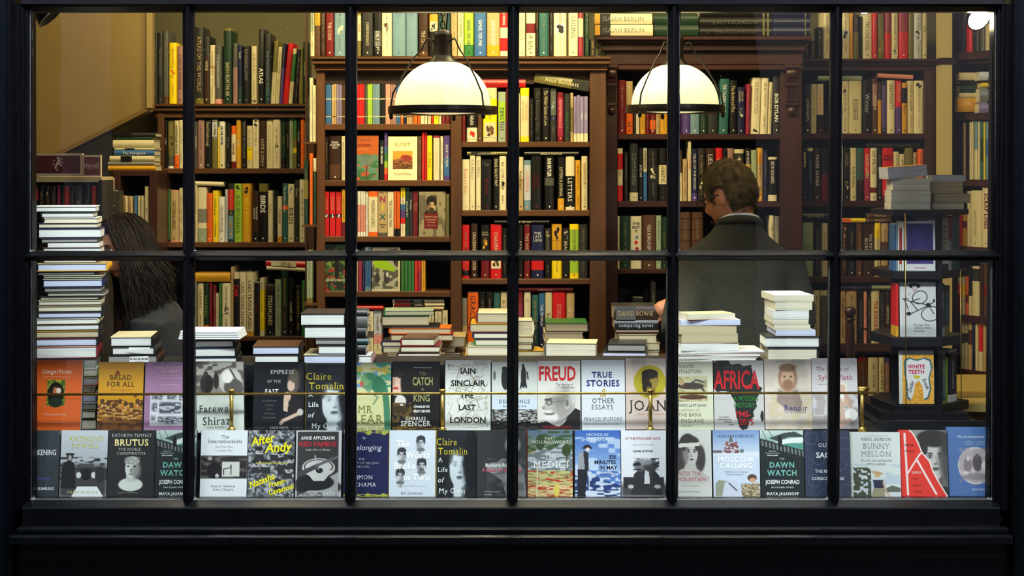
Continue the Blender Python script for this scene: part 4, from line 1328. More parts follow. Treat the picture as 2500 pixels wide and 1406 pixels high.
flat('R', 1452, 1592, 33, 59, ['c','Y@0-.09','k@.09-.27','c'], 'ISAIAH BERLIN', 'G', 'cream essay volume on the carved cornice, upper of the pair', dy=-.09)
flat('R', 1596, 1705, 34, 60, ['E','E'], '', 'w', 'dark green bound volume lying on the carved cornice, upper', dy=-.07)
flat('R', 1596, 1705, 60.5, 87, ['E','k'], '', 'w', 'dark green bound volume lying on the carved cornice, lower', dy=-.07)
flat('R', 1708, 1884, 22, 42, ['k','O@.87-.9','O@.93-.96','k'], '', 'w', 'black gilt-banded volume lying on the carved cornice, topmost', dy=-.08)
flat('R', 1708, 1884, 42.5, 66, ['k','O@.87-.9','O@.93-.96','k'], 'ENCYCLOPAEDIA', 'g', 'black gilt-banded volume lying on the carved cornice, middle', dy=-.08)
flat('R', 1708, 1884, 66.5, 87.5, ['k','O@.87-.9','O@.93-.96','k'], 'ENCYCLOPAEDIA', 'g', 'black gilt-banded volume lying on the carved cornice, bottom', dy=-.08)
for i_, (a_, b_) in enumerate(((22, 43), (43.5, 65), (65.5, 87.5))):
    flat('R', 1886, 1978, a_, b_, ['n','O@.85-.88','n'], '', 'w', 'navy volume lying at the far end of the carved cornice, %s' % ('top', 'middle', 'bottom')[i_], dy=-.08)
flat('X', 1997, 2104, 185, 196, ['S','S'], 'SELECTED POEMS', 'g', 'sage green book lying across the row by pale pillar')
flat('X', 2142, 2229, 181, 191, ['p','p'], '', 'w', 'pink book lying aslant above the cream spines by pale pillar', tilt=3)
flat('X', 2120, 2246, 349, 360, ['k','k'], 'FRANCE AND THE NATIONS', 'g', 'black book lying over the red spines by pale pillar')
flat('X', 1960, 2023, 520, 534, ['k','k'], 'REPORTS', 'C', 'black book lettered REPORTS lying above the sage spine', serif=1, hs=1.2)
flat('X', 2053, 2113, 533, 543, ['y','o@0-.4','y'], '', 'k', 'yellow and orange book lying over the brown spines')
flat('X', 2120, 2176, 521, 532, ['b','t'], 'PORTALS', 'C', 'upper brown book lying behind the revolving rack')
flat('X', 2120, 2176, 533, 543, ['b','o'], 'HISTORY', 'C', 'lower rust-brown book lying behind the revolving rack')
flat('X', 2050, 2126, 697, 708, ['n','n'], 'TALES', 'G', 'navy book lying above the two peach spines')
flat('X', 2128, 2174, 695, 707, ['S','S'], 'DOMESTIC', 'C', 'sage book lying above a cream spine, by the post')
for (a_, b_, c_, d_, cc, l_) in ((266,380,324,334,'K','topmost charcoal'), (276,376,341.5,361,'C','pale tan'), (280,378,361.5,366,'C','thin cream'), (279,377,366.5,380,'u','blue'), (268,377,380.5,394,'C','cream with dark band'), (264,377,394.5,404,'G','thin pale'), (264,380,404.5,416.5,'Y','lowest ochre')):
    flat('S', a_, b_, c_, d_, [cc, cc] if cc not in 'KC' or d_-c_ > 15 else [cc, 'k@.25-.5', cc], {'u': 'The Peregrine'}.get(cc, ''), 'w', '%s book lying in the stack on the low bookcase under the stair' % l_, dy=-.01, hs=1.2)
flat('S', 282, 374, 334.5, 341, ['E', 'E'], '', 'w', 'dark green book lying second in the stack on the low bookcase', dy=-.01)
zy = [pz.at(2362, 0)[2], pz.at(2400, 0)[2]]
for (a_, b_, c_, d_, cc, l_, q) in ((2341,2388,177,196,'C','cream',0),(2343,2388,196.5,206,'k','black upper',0),(2343,2388,206.5,226,'E','dark green',0),(2341,2388,226.5,239,'C','cream tied',0),(2338,2388,239.5,273,'Y','thick ochre',0)):
    flat('S', a_, b_, c_, d_, [cc, cc], '', 'w', '%s book lying on the side wall case, beyond the pale pillar' % l_, dy=zy[q]-2.1-.02, depth=.1)
for (a_, b_, c_, d_, cc, l_) in ((2391,2418,175,196,'x','grey-white'),(2396,2420,202,213,'y','yellow'),(2392,2420,214,250,'G','grey'),(2390,2420,250.5,276,'v','lavender')):
    flat('S', a_, b_, c_, d_, [cc, cc], '', 'w', '%s book lying at the window end of the side wall case' % l_, dy=zy[1]-2.1-.02, depth=.12)
# slips, papers
def sheet(name, pts, y, m, label, cat, group=None, dy=0, text=None):
    mb = MB(); vs = [tuple(W(px, py, y+(dy if i > 1 else 0))) for i, (px, py) in enumerate(pts)]; c = sum((Vector(v) for v in vs), Vector())/len(vs)
    vs = [tuple(Vector(v)-c) for v in vs]; n = len(vs); v2 = [(a, b+.0006, c_) for a, b, c_ in vs]
    mb.add(vs+v2, [tuple(range(n)), tuple(range(n, 2*n))[::-1]]+[(i, (i+1)%n, n+(i+1)%n, n+i) for i in range(n)], m)
    if text: text(mb)
    return mb.build(name, None, c, label=label, cat=cat, group=group)
PAPER = mat((240,240,238), .7, 'paper')
def bars(mb):
    for i in range(14): x = -.03+i*.0046; mb.box(x, x+.0016+.0012*(i % 3 == 0), -.0016, -.001, .001, .007, mat('k'))
    letters_mesh(mb, 'stock copy', 0, -.0045, -.0014, .04, .004, mat('k'), False)
sheet('paper_slip', [(315,888),(363,885),(362,869),(317,871)], .31, PAPER, 'white price slip with black bars hanging from the lowest book of the short stack', 'slip', text=bars)
sheet('paper_slip', [(314,855),(366,851),(366,848),(314,848)], .31, PAPER, 'plain white slip poking from the middle book of the short stack', 'slip')
mb = MB()
for i in range(4):
    a = W(436+i*1.5, 828-i*5.2, .3); b = W(586-i*2, 824-i*5.2, .3); mb.box(a.x, b.x, .30, .47, a.z, a.z+.0055, mat((238-i,238-i,236), .7, 'paper'), Matrix.Rotation(0, 4, 'Y'))
mb.build('paper_sheaf', label='thick sheaf of loose white papers on top of a stack', cat='papers')
# ------------------------------------------------------------------ printed covers: colours computed on a fine grid of the cover's own face
def C3(c): return np.array(PAL[c] if isinstance(c, str) else c, float)
class Cv:
    def __init__(s, base, nx=84, ny=122): s.nx, s.ny = nx, ny; s.X, s.Y = np.meshgrid(np.linspace(0, 1, nx), np.linspace(0, 1, ny)); s.A = np.ones((ny, nx, 3))*C3(base)
    def mix(s, M, c): M = np.clip(M, 0, 1)[..., None]; s.A = s.A*(1-M)+C3(c)*M if not isinstance(c, np.ndarray) or c.ndim == 1 else s.A*(1-M)+c*M
    def r(s, x0, y0, x1, y1, c, a=1, soft=.008):
        f = lambda t: np.clip(t/soft+.5, 0, 1); s.mix(f(s.X-x0)*f(x1-s.X)*f(s.Y-y0)*f(y1-s.Y)*a, c)
    def e(s, cx, cy, rx, ry, c, a=1, soft=.12, rot=0):
        dx, dy = s.X-cx, (s.Y-cy)*1.45; t = math.radians(rot); u = dx*math.cos(t)+dy*math.sin(t); v = -dx*math.sin(t)+dy*math.cos(t)
        d = np.sqrt((u/rx)**2+(v/(ry*1.45))**2); s.mix((1-d)/soft+.5 if soft > 0 else d < 1, c) if a == 1 else s.mix(np.clip((1-d)/soft+.5, 0, 1)*a, c)
    def p(s, pts, c, a=1):
        m = np.zeros(s.X.shape, bool); n = len(pts); j = n-1
        for i in range(n):
            (xi, yi), (xj, yj) = pts[i], pts[j]
            if yi != yj: m ^= ((yi > s.Y) != (yj > s.Y)) & (s.X < (xj-xi)*(s.Y-yi)/(yj-yi)+xi)
            j = i
        s.mix(m*float(a), c)
    def l(s, pts, w, c, a=1):
        for (x0, y0), (x1, y1) in zip(pts, pts[1:]):
            dx, dy = x1-x0, (y1-y0)*1.45; L = dx*dx+dy*dy+1e-9; t = np.clip(((s.X-x0)*dx+(s.Y-y0)*1.45*dy)/L, 0, 1)
            d = np.hypot(s.X-x0-t*dx, (s.Y-y0)*1.45-t*dy); s.mix(np.clip((w-d)/.008+.5, 0, 1)*a, c)
    def n(s, x0, y0, x1, y1, c, sc=9, th=.5, seed=1, a=1, soft=.1, sy=1):
        rs = np.random.RandomState(seed); k = rs.rand(int(sc*1.6*sy)+3, sc+3); gx = np.clip((s.X-x0)/(x1-x0), 0, .999)*sc; gy = np.clip((s.Y-y0)/(y1-y0), 0, .999)*(sc*1.5*sy)
        ix, iy = gx.astype(int), gy.astype(int); fx, fy = gx-ix, gy-iy; fx = fx*fx*(3-2*fx); fy = fy*fy*(3-2*fy)
        v = (k[iy, ix]*(1-fx)+k[iy, ix+1]*fx)*(1-fy)+(k[iy+1, ix]*(1-fx)+k[iy+1, ix+1]*fx)*fy
        ins = (s.X >= x0)&(s.X <= x1)&(s.Y >= y0)&(s.Y <= y1); s.mix(np.clip((v-th)/soft+.5, 0, 1)*ins*a, c)
    def g(s, x0, y0, x1, y1, c0, c1):
        t = np.clip((s.Y-y0)/(y1-y0), 0, 1)[..., None]; ins = (s.X >= x0)&(s.X <= x1)&(s.Y >= y0)&(s.Y <= y1); s.A = np.where(ins[..., None], C3(c0)*(1-t)+C3(c1)*t, s.A)
    def face(s, cx, cy, z, sk=(196,192,188), hair=(40,38,38), sh=(92,90,90), side=1, look=0, beard=None, hairk='short', neck=True, a=1):
        """z: half width of the face; side: 1 shadow falls on the right half"""
        e = s.e; h = z*.92
        if hairk == 'long': e(cx, cy+.15*z, z*1.5, h*1.75, hair, a)
        if neck: e(cx, cy+h*1.35, z*.5, h*.8, sh, a, .2); e(cx-side*z*.15, cy+h*1.35, z*.35, h*.8, sk, a, .4)
        e(cx, cy-h*.28, z*1.1, h*1.08, hair, a, .15)
        e(cx, cy+h*.1, z*.88, h*1.12, sk, a, .12); e(cx, cy+h*.62, z*.62, h*.55, sk, a, .2)
        e(cx+side*z*.62, cy+h*.15, z*.42, h*.95, sh, .75*a, .7)
        if hairk != 'bald':
            e(cx, cy-h*.92, z*.98, h*.42, hair, a, .25); e(cx-z*.8, cy-h*.55, z*.3, h*.5, hair, a, .3); e(cx+z*.8, cy-h*.55, z*.3, h*.5, hair, a, .3)
        if hairk == 'long':
            e(cx-z*1.12, cy+h*.5, z*.3, h*1.5, hair, a, .2); e(cx+z*1.12, cy+h*.5, z*.34, h*1.5, hair, a, .2)
        dk = tuple(int(v*.35) for v in sh); o = look*z*.12
        for q in (-1, 1):
            e(cx+o+q*z*.37, cy-h*.02, z*.22, h*.13, sh, .8*a, .5); e(cx+o+q*z*.37, cy, z*.13, h*.06, (225,222,220), .8*a, .4); e(cx+o+q*z*.37, cy, z*.075, h*.075, dk, a, .4)
            s.l([(cx+o+q*z*.2, cy-h*.17), (cx+o+q*z*.56, cy-h*.19)], .006+z*.02, dk, .85*a)
        s.l([(cx+o+z*.02, cy+h*.02), (cx+o+side*z*.12, cy+h*.36)], .006, sh, .8*a); e(cx+o+side*z*.03, cy+h*.4, z*.16, h*.06, sh, .8*a, .5)
        e(cx+o, cy+h*.66, z*.26, h*.07, dk, .75*a, .5); e(cx+o, cy+h*.73, z*.2, h*.06, sh, .6*a, .5)
        if beard: e(cx, cy+h*.78, z*.62, h*.5, beard, .85*a, .35); e(cx+o, cy+h*.66, z*.2, h*.05, dk, .8*a, .5)
        return s
def covermesh(cv, w, h, M=Matrix.Identity(4), name='cover_print'):
    ny, nx = cv.A.shape[:2]; x = (cv.X-.5)*w; z = (1-cv.Y)*h
    co = np.stack([x, np.zeros_like(x), z], -1).reshape(-1, 3)
    i = np.arange(nx*ny).reshape(ny, nx); f = np.stack([i[:-1, :-1], i[1:, :-1], i[1:, 1:], i[:-1, 1:]], -1).reshape(-1, 4)
    me = bpy.data.meshes.new(name); me.vertices.add(len(co)); me.vertices.foreach_set('co', co.ravel()); me.loops.add(f.size); me.loops.foreach_set('vertex_index', f.ravel())
    me.polygons.add(len(f)); me.polygons.foreach_set('loop_start', np.arange(0, f.size, 4)); me.polygons.foreach_set('loop_total', np.full(len(f), 4)); me.update()
    a = me.color_attributes.new('ink', 'FLOAT_COLOR', 'POINT'); v = cv.A/255; L = np.where(v <= .04045, v/12.92, ((np.clip(v, 0, 1)+.055)/1.055)**2.4)
    a.data.foreach_set('color', np.concatenate([L, np.ones((ny, nx, 1))], -1).astype(np.float32).ravel()); me.materials.append(INK); return me
INK = bpy.data.materials.new('printed_ink'); INK.use_nodes = True
_n = INK.node_tree; _a = _n.nodes.new('ShaderNodeVertexColor'); _a.layer_name = 'ink'; _n.links.new(_a.outputs[0], _n.nodes['Principled BSDF'].inputs['Base Color']); _n.nodes['Principled BSDF'].inputs['Roughness'].default_value = .35
def cover_book(x0, x1, y0, y1, y, cv, texts, label, tilt=9, thick=.026, spine='K', rot=0, yaw=0, group='books displayed face out', nm='displayed_book', pg='w', hard=True):
    a, b = W(x0, y1, y), W(x1, y0, y); w = b.x-a.x-.0012; h = (b.z-a.z)/math.cos(math.radians(tilt))
    root = empty(nm, ((a.x+b.x)/2, y, a.z)); root.rotation_euler = Matrix.Rotation(math.radians(rot), 4, 'Y').to_3x3().to_euler() if 0 else (math.radians(-tilt), math.radians(rot), math.radians(yaw))
    tag(root, uniq(label), 'book', group); c = mat(spine, .35); t = .0026 if hard else .0008
    mb = MB(); mb.box(-w/2, w/2, 0, t, 0, h, c); mb.box(-w/2, w/2, thick-t, thick, 0, h, c)
    R = .004 if hard else .0008; mb.prism([(-w/2-R*math.sin(math.pi*k/5), thick*k/5) for k in range(6)]+[(-w/2+t, thick), (-w/2+t, 0)], 0, h, c, 'z'); link('cover', mb.mesh('cover'), root)
    o = .003 if hard else .0005; mb = MB(); mb.box(-w/2+t, w/2-o, t, thick-t, o, h-o, PG[pg]); mb.build('page_block', root)
    link('cover_print', covermesh(cv, w, h), root, (0, -.0004, 0))
    byc = {}
    for q in texts:
        t_, cx, cy, ch, col = q[:5]; st_ = q[5] if len(q) > 5 else ''; L = q[6] if len(q) > 6 else .9
        mb = byc.setdefault(col, MB()); Mt = None; ang = 0
        for part in st_.split():
            if part.startswith('@'): ang = float(part[1:])
        X, Z = (cx-.5)*w, (1-cy)*h
        if ang: Mt = Matrix.Translation((X, 0, Z))@Matrix.Rotation(math.radians(ang), 4, 'Y')@Matrix.Translation((-X, 0, -Z))
        letters_mesh(mb, t_, X, Z, -.0011, L*w, ch*h, mat(col, .3), False, 1 if 'b' in st_.split() else 0, 's' in st_.split(), .22 if 'i' in st_.split() else 0, .5, Mt)
    for mb in byc.values(): mb.build('lettering', root, kind='stuff')
    return root
WH = (240,240,236); BK = (26,26,28)
def DB(row_, x0, x1, cv, texts, label, y0=None, y1=None, **k):
    Y0, Y1, yy = (886, 1051, .18) if row_ == 0 else (1054, 1214, .065)
    return cover_book(x0, x1, y0 or Y0, y1 or Y1, yy, cv, texts, label, **k)
# upper row ------------------------------------------------
v = Cv((206,90,30)); v.r(.29,.28,.66,.645,(60,98,30)); v.n(.29,.28,.66,.645,(150,150,40),7,.55,3); v.e(.47,.47,.17,.16,(24,18,14)); v.e(.47,.44,.06,.06,(176,96,64)); v.e(.53,.43,.05,.04,(200,190,170)); v.e(.47,.6,.15,.07,(30,44,30))
DB(0,76,196,v,[('GingerNutz',.48,.155,.062,(242,226,200),'s',.74),('The Jungle Memoir of a Model Orangutan',.48,.23,.016,(226,180,150),'s',.68),('Michael Roberts',.48,.77,.034,(226,176,150),'s',.46),('Foreword by Grace Coddington',.48,.885,.018,(226,170,150),'s',.54)],'ginger orange cover with a small green picture, leftmost of the upper row',y0=883)
v = Cv((206,146,30)); v.g(0,.6,1,1,(190,126,30),(110,64,24)); v.n(0,.56,1,1,(90,50,20),12,.5,5); v.n(0,.62,1,.85,(216,170,90),16,.72,6)
for i in range(7): v.e(.1+.13*i,.58+.03*((i*7)%3),.045,.04,(84,50,24),1,.3); v.e(.1+.13*i,.64+.03*((i*7)%3),.03,.025,(196,150,90),1,.3)
v.e(.42,.165,.05,.035,(130,60,30)); v.e(.83,.49,.04,.03,(120,50,30))
DB(0,236,347,v,[('CHRIS RENWICK',.5,.085,.038,(216,120,40),'s',.66),('BREAD',.5,.225,.075,(52,30,20),'s',.6),('FOR ALL',.5,.325,.075,(52,30,20),'s',.68),('The Origins of',.5,.405,.035,(196,110,40),'s',.5)],'mustard yellow cover lettered BREAD FOR ALL over a brown crowd')
v = Cv((160,118,150)); v.r(.13,.48,1,.93,(216,216,222)); 
for (cx, cy, rx, ry) in ((.28,.52,.12,.03),(.6,.515,.1,.03),(.86,.52,.1,.04),(.57,.67,.24,.08),(.22,.66,.06,.06),(.9,.68,.06,.06),(.2,.82,.05,.035),(.38,.84,.08,.04),(.6,.85,.13,.05),(.86,.84,.12,.035)):
    v.r(cx-rx,cy-ry,cx+rx,cy+ry,(80,82,92),1,.03); v.n(cx-rx,cy-ry,cx+rx,cy+ry,(190,190,198),5,.55,int(cx*90))
DB(0,350,462,v,[('The',.5,.05,.02,(226,196,214),'s'),('FRENCH COUNTRY',.56,.085,.04,(226,196,214),'s',.72),('HOUSEWIFE',.56,.135,.04,(226,196,214),'s',.45),('The first volume of',.56,.2,.018,(214,182,204),'s'),('COOKERY AND HOUSEKEEPING',.56,.24,.018,(214,182,204),'s',.6),('Lady Ardille Palmer',.56,.335,.026,(226,196,214),'s',.5),('Introduction by an editor',.56,.385,.016,(210,180,200),'s',.5)],'mauve cover with grey engravings of furniture, partly behind the first mullion')
def shiraz():
    v = Cv((200,206,196)); v.g(0,0,1,.46,(178,172,160),(128,122,112)); v.n(0,0,1,.46,(90,84,78),10,.55,8); v.e(.22,.3,.14,.14,(40,36,36)); v.e(.2,.16,.05,.045,(54,48,44)); v.e(.42,.26,.06,.12,(50,46,44)); v.e(.72,.27,.24,.19,(190,186,178)); v.e(.78,.36,.2,.12,(84,80,76)); v.e(.66,.2,.12,.1,(222,218,210)); v.l([(.72,.1),(.84,.25),(.8,.4)],.02,(80,76,72)); return v
DB(0,473,594,shiraz(),[],'pale cover with a grey horse photograph, mostly hidden behind its twin',y0=885)
_o = DB(0,484,600,shiraz(),[('Farewell',.42,.655,.105,(44,46,46),'s',.74),('Shiraz',.42,.835,.125,(44,46,46),'s',.6),('Cyrus Kadivar',.4,.925,.032,(70,90,90),'s',.4),('An Iranian Memoir of',.74,.725,.016,(180,80,70)),('Revolution and Exile',.74,.75,.016,(180,80,70))],'pale grey cover lettered Farewell Shiraz, tilted behind a brass post',rot=-2.2)
_o.location.y -= .03
v = Cv((17,20,28)); v.e(.78,.3,.12,.17,(84,74,66),1,.1); v.e(.74,.34,.075,.08,(206,176,156)); v.e(.8,.2,.09,.1,(96,88,72)); v.e(.92,.2,.03,.2,(60,58,60),.7,.5); v.p([(.62,.52),(.75,.46),(.95,.5),(.97,.72),(.9,.95),(.6,.95),(.66,.7)],(34,30,32)); v.e(.67,.5,.07,.07,(206,172,150)); v.p([(.6,.53),(.7,.48),(.68,.72),(.6,.7)],(208,180,160)); v.l([(.9,.74),(.6,.84),(.55,.88)],.035,(206,176,158)); v.e(.93,.72,.06,.05,(196,186,178)); v.l([(.02,.94),(.24,.94)],.004,(110,110,112)); v.l([(.8,.94),(.98,.94)],.004,(110,110,112))
DB(0,617,741,v,[('EMPRESS',.56,.145,.062,WH,'s',.72),('OF THE',.4,.28,.042,(180,178,174),'s',.32),('EAST',.36,.42,.062,WH,'s',.4),('HOW A EUROPEAN',.32,.56,.016,(130,130,130),'s'),('SLAVE GIRL',.32,.62,.016,(130,130,130),'s'),('BECAME',.32,.68,.016,(130,130,130),'s'),('QUEEN OF THE',.32,.74,.016,(130,130,130),'s'),('OTTOMAN EMPIRE',.32,.8,.016,(130,130,130),'s'),('LESLIE PEIRCE',.52,.94,.03,(190,188,180),'s',.46)],'black cover with a lady in a tall veiled hat, lettered EMPRESS OF THE EAST',y1=1054)
def claire():
    v = Cv((30,34,38), 96, 140); v.e(.62,.52,.46,.5,(44,48,54),1,.3); v.face(.58,.52,.3,(196,204,208),(34,36,40),(96,106,112),1,0,None,'long'); v.e(.9,.45,.22,.45,(24,26,30),1,.3); v.e(.16,.6,.13,.4,(26,30,34),1,.3); v.e(.47,.5,.12,.18,(216,222,226),.6,.8); return v
CT = [('Claire',.26,.17,.11,(206,186,50),'s',.54),('Tomalin',.42,.31,.11,(206,186,50),'s',.76),('A',.1,.44,.07,WH,'s'),('Life',.16,.585,.075,WH,'s',.28),('of',.1,.74,.075,WH,'s i'),('My Own',.4,.9,.08,WH,'s',.7)]
DB(0,745,866,claire(),CT,'dark portrait cover lettered A Life of My Own, in the upper row',y0=893,y1=1056,spine=(150,140,40))
v = Cv((206,204,150)); v.n(0,0,1,.36,(70,150,120),5,.52,3); v.n(0,0,1,.36,(110,150,190),8,.66,4); v.n(0,.05,1,.3,(190,170,80),7,.68,9)
v.e(.5,.27,.2,.13,(90,140,100),1,.06); v.e(.4,.26,.1,.07,(120,160,110)); v.l([(.5,.2),(.7,.24),(.85,.36),(.9,.6),(.93,.96)],.07,(66,124,92)); v.e(.33,.31,.045,.04,(190,90,80)); v.e(.72,.33,.16,.12,(54,112,84)); v.l([(.45,.4),(.7,.5),(.6,.6)],.02,(130,150,110))
DB(0,846,954,v,[('MR',.42,.67,.11,(120,122,60),'s',.4),('LEAR',.5,.81,.13,(120,122,60),'s',.72),('A Life of Art and Nonsense',.5,.89,.02,(130,140,80),'s',.7),('JENNY UGLOW',.52,.955,.045,(60,64,40),'s',.76)],'yellow-green cover with a large green parrot',y0=888,y1=1055)
v = Cv((30,27,27)); v.e(.12,.3,.24,.34,(24,20,20)); v.e(.1,.28,.22,.22,(222,186,162),1,.1); v.e(.02,.1,.3,.13,(36,30,30)); v.e(.27,.3,.1,.25,(30,26,26),1,.4); v.e(.16,.19,.08,.016,(60,42,36)); v.e(.15,.225,.05,.018,(50,36,32)); v.e(.06,.39,.07,.02,(180,70,62)); v.e(.02,.3,.04,.06,(196,146,124)); v.e(.17,.58,.12,.09,(216,212,206)); v.n(0,.6,.5,1,(96,76,30),8,.5,4); v.e(.15,.7,.2,.06,(60,48,26)); v.n(.1,.93,1,1,(150,110,30),9,.6,2)
DB(0,957,1073,v,[('TO',.64,.18,.05,(150,150,96)),('CATCH',.64,.285,.12,(160,160,100),'b',.44),('A',.64,.4,.04,(150,150,96)),('KING',.62,.53,.1,(150,150,96),'b',.36),("CHARLES II'S",.62,.655,.035,WH,'b',.34),('GREAT ESCAPE',.62,.72,.035,WH,'b',.36),('CHARLES',.5,.825,.05,WH,'s',.46),('SPENCER',.5,.895,.075,WH,'s b',.78),('History with the pace of a thriller',.64,.09,.014,WH,'i'),],'dark cover with half a pale face, lettered TO CATCH A KING',y0=885)
v = Cv((222,222,216)); rs = np.random.RandomState(4)
for i in range(110):
    a = rs.rand(2)*[.86,.9]+[.06,.05]; t = rs.rand()*6.3; L = .1+.3*rs.rand(); b = a+[math.cos(t)*L, math.sin(t)*L*.7]; b = np.clip(b, .06, .94); v.l([tuple(a), tuple(b)], .003 if i%4 else .005, (128,124,84) if i%3 else (96,94,76))
DB(0,1086,1198,v,[('IAIN',.5,.155,.085,(34,32,30),'b',.4),('SINCLAIR',.5,.325,.085,(34,32,30),'b',.8),('THE',.48,.5,.075,(34,32,30),'b',.34),('LAST',.48,.67,.08,(34,32,30),'b',.42),('LONDON',.5,.85,.085,(34,32,30),'b',.82),('The author of London Orbital',.55,.955,.013,(60,60,50))],'white cover with a fine street map, lettered THE LAST LONDON',y0=882)
v = Cv((206,208,200)); v.e(.3,.24,.09,.17,(42,42,44)); v.e(.27,.1,.05,.03,(40,40,42)); v.e(.7,.22,.06,.16,(46,46,48)); v.e(.69,.06,.03,.03,(40,40,42)); v.l([(.78,.15),(.8,.25)],.015,(46,46,48)); v.l([(.66,.3),(.64,.37)],.02,(40,40,42)); v.l([(.74,.3),(.76,.37)],.02,(40,40,42)); v.e(.06,.2,.03,.07,(110,110,110)); v.r(0,.52,1,.69,(206,216,226)); v.r(0,.69,1,1,(60,58,58)); v.n(0,.69,1,.9,(190,188,184),22,.55,7); v.n(0,.86,1,1,(24,22,22),10,.45,8)
DB(0,1200,1312,v,[('AN AUTHOR',.5,.39,.026,(70,70,70),'s',.4),('DECADENCE',.5,.575,.055,(90,96,104),'s',.8),('Between 1880 to 1914',.5,.645,.03,(90,96,104),'s',.5)],'cover with two top-hatted walkers over a packed grey crowd, behind a mullion')
v = Cv((218,214,204)); v.p([(.2,.5),(.3,.42),(.45,.37),(.62,.36),(.8,.42),(.88,.54),(.86,.68),(.78,.82),(.55,.92),(.36,.93),(.24,.88),(.2,.8),(.22,.755),(.17,.735),(.19,.71),(.105,.695),(.12,.66),(.17,.6),(.17,.55)],(186,182,174)); v.e(.6,.62,.22,.22,(150,146,138),.8,.8); v.e(.4,.46,.2,.07,(212,208,200),.9,.8); v.e(.82,.5,.1,.12,(206,204,198),.9,.6); v.e(.33,.82,.15,.085,(226,224,220),1,.5); v.e(.28,.755,.12,.03,(90,86,82),.9,.6); v.e(.26,.735,.11,.022,(222,220,214),1,.5); v.l([(.17,.565),(.34,.545)],.014,(60,56,52)); v.e(.27,.6,.075,.04,(70,66,62),1,.5); v.e(.27,.603,.05,.026,(170,166,160),1,.4); v.l([(.34,.6),(.66,.57)],.005,(50,48,46)); v.e(.69,.61,.06,.085,(200,196,188),1,.2); v.e(.69,.61,.035,.055,(104,100,94),1,.5); v.e(.14,.68,.03,.02,(110,106,100),.7,.8); v.e(.55,.55,.2,.1,(120,116,110),.5,.8); v.p([(0,.9),(.2,.87),(.42,.94),(.7,.8),(.88,.68),(1,.72),(1,1),(0,1)],(36,34,34)); v.p([(.42,.93),(.68,.83),(.62,.9),(.48,.96)],(206,204,198))
DB(0,1312,1418,v,[('FREUD',.46,.175,.21,(206,40,44),'b',.88),('A',.5,.15,.05,(30,30,30),'i'),('The Making of',.62,.34,.032,(90,90,90),'i',.52),('an Illusion',.72,.38,.032,(90,90,90),'i',.4),('FREDERICK CREWS',.46,.955,.035,(150,40,40),'b',.68)],'cover with a bearded old man in profile under huge red letters',y0=884,y1=1050)
v = Cv((216,218,222))
DB(0,1420,1527,v,[('TRUE',.48,.205,.085,(40,46,110),'s b',.54),('STORIES',.5,.325,.09,(40,46,110),'s b',.86),('&',.5,.46,.12,(190,160,50),'s i'),('OTHER',.5,.575,.07,(96,98,106),'s',.58),('ESSAYS',.48,.665,.07,(96,98,106),'s',.58),('FRANCIS SPUFFORD',.5,.835,.05,(90,90,96),'s',.9),('Author of the bestselling Golden Hill',.46,.905,.024,(110,110,116),'s i',.8)],'plain white cover lettered TRUE STORIES in navy with a gold ampersand',y0=882)
v = Cv((208,188,176)); v.e(.5,.33,.33,.235,(176,160,40),1,.04); v.e(.5,.3,.17,.15,(50,42,34),1,.06); v.e(.58,.34,.09,.1,(150,128,60),1,.2); v.e(.44,.4,.1,.1,(46,38,32)); v.p([(.44,.4),(.6,.42),(.62,.52),(.4,.54)],(120,100,50)); v.e(.5,.22,.17,.07,(40,34,28))
DB(0,1528,1648,v,[('JOAN',.47,.66,.15,(50,44,44),'s',.92),('The Remarkable Life of',.55,.745,.016,(180,150,120),'s',.5),('JOAN LEIGH FERMOR',.52,.785,.028,(200,160,130),'s',.7)],'pinkish cover with a head in a mustard disc, mostly behind a brass post',y0=878,y1=1048)
v = Cv((214,214,188)); v.r(0,.22,.87,.59,(196,190,150)); v.n(0,.22,.87,.59,(160,150,110),10,.6,2); v.e(.5,.36,.3,.05,(70,56,50)); v.l([(.2,.36),(.1,.44)],.02,(70,56,50)); v.l([(.7,.36),(.8,.43)],.02,(70,56,50)); v.e(.3,.3,.06,.05,(180,150,110)); v.e(.55,.52,.32,.035,(90,60,46)); v.e(.15,.52,.1,.05,(190,160,50)); v.l([(.5,.33),(.62,.27),(.8,.3)],.016,(60,60,80))
DB(0,1632,1743,v,[('DAVID',.42,.07,.05,(120,118,100),'s',.4),('KYNASTON',.45,.145,.052,(120,118,100),'s',.72),("TILL TIME'S LAST SAND",.45,.64,.036,(90,88,74),'s',.92),('A HISTORY OF',.45,.71,.034,(190,160,140),'s',.56),('THE BANK',.48,.775,.05,(120,118,100),'s',.66),('OF ENGLAND',.45,.86,.052,(120,118,100),'s',.86),('1694-2013',.4,.935,.028,(120,118,100),'s',.5)],'pale green cover with galloping horses, a history of a bank',y0=885,y1=1050)
v = Cv((200,198,194)); v.p([(.0,.02),(.1,0),(.3,0),(.36,.06),(.52,.04),(.6,.08),(.76,.06),(.79,.2),(.86,.33),(.94,.38),(.98,.4),(.9,.5),(.84,.56),(.86,.66),(.78,.74),(.8,.8),(.7,.88),(.66,.98),(.56,1),(.5,.96),(.45,.82),(.42,.7),(.44,.62),(.36,.52),(.3,.45),(.2,.44),(.06,.45),(0,.4)],(30,32,30)); v.e(.96,.8,.035,.08,(36,36,36))
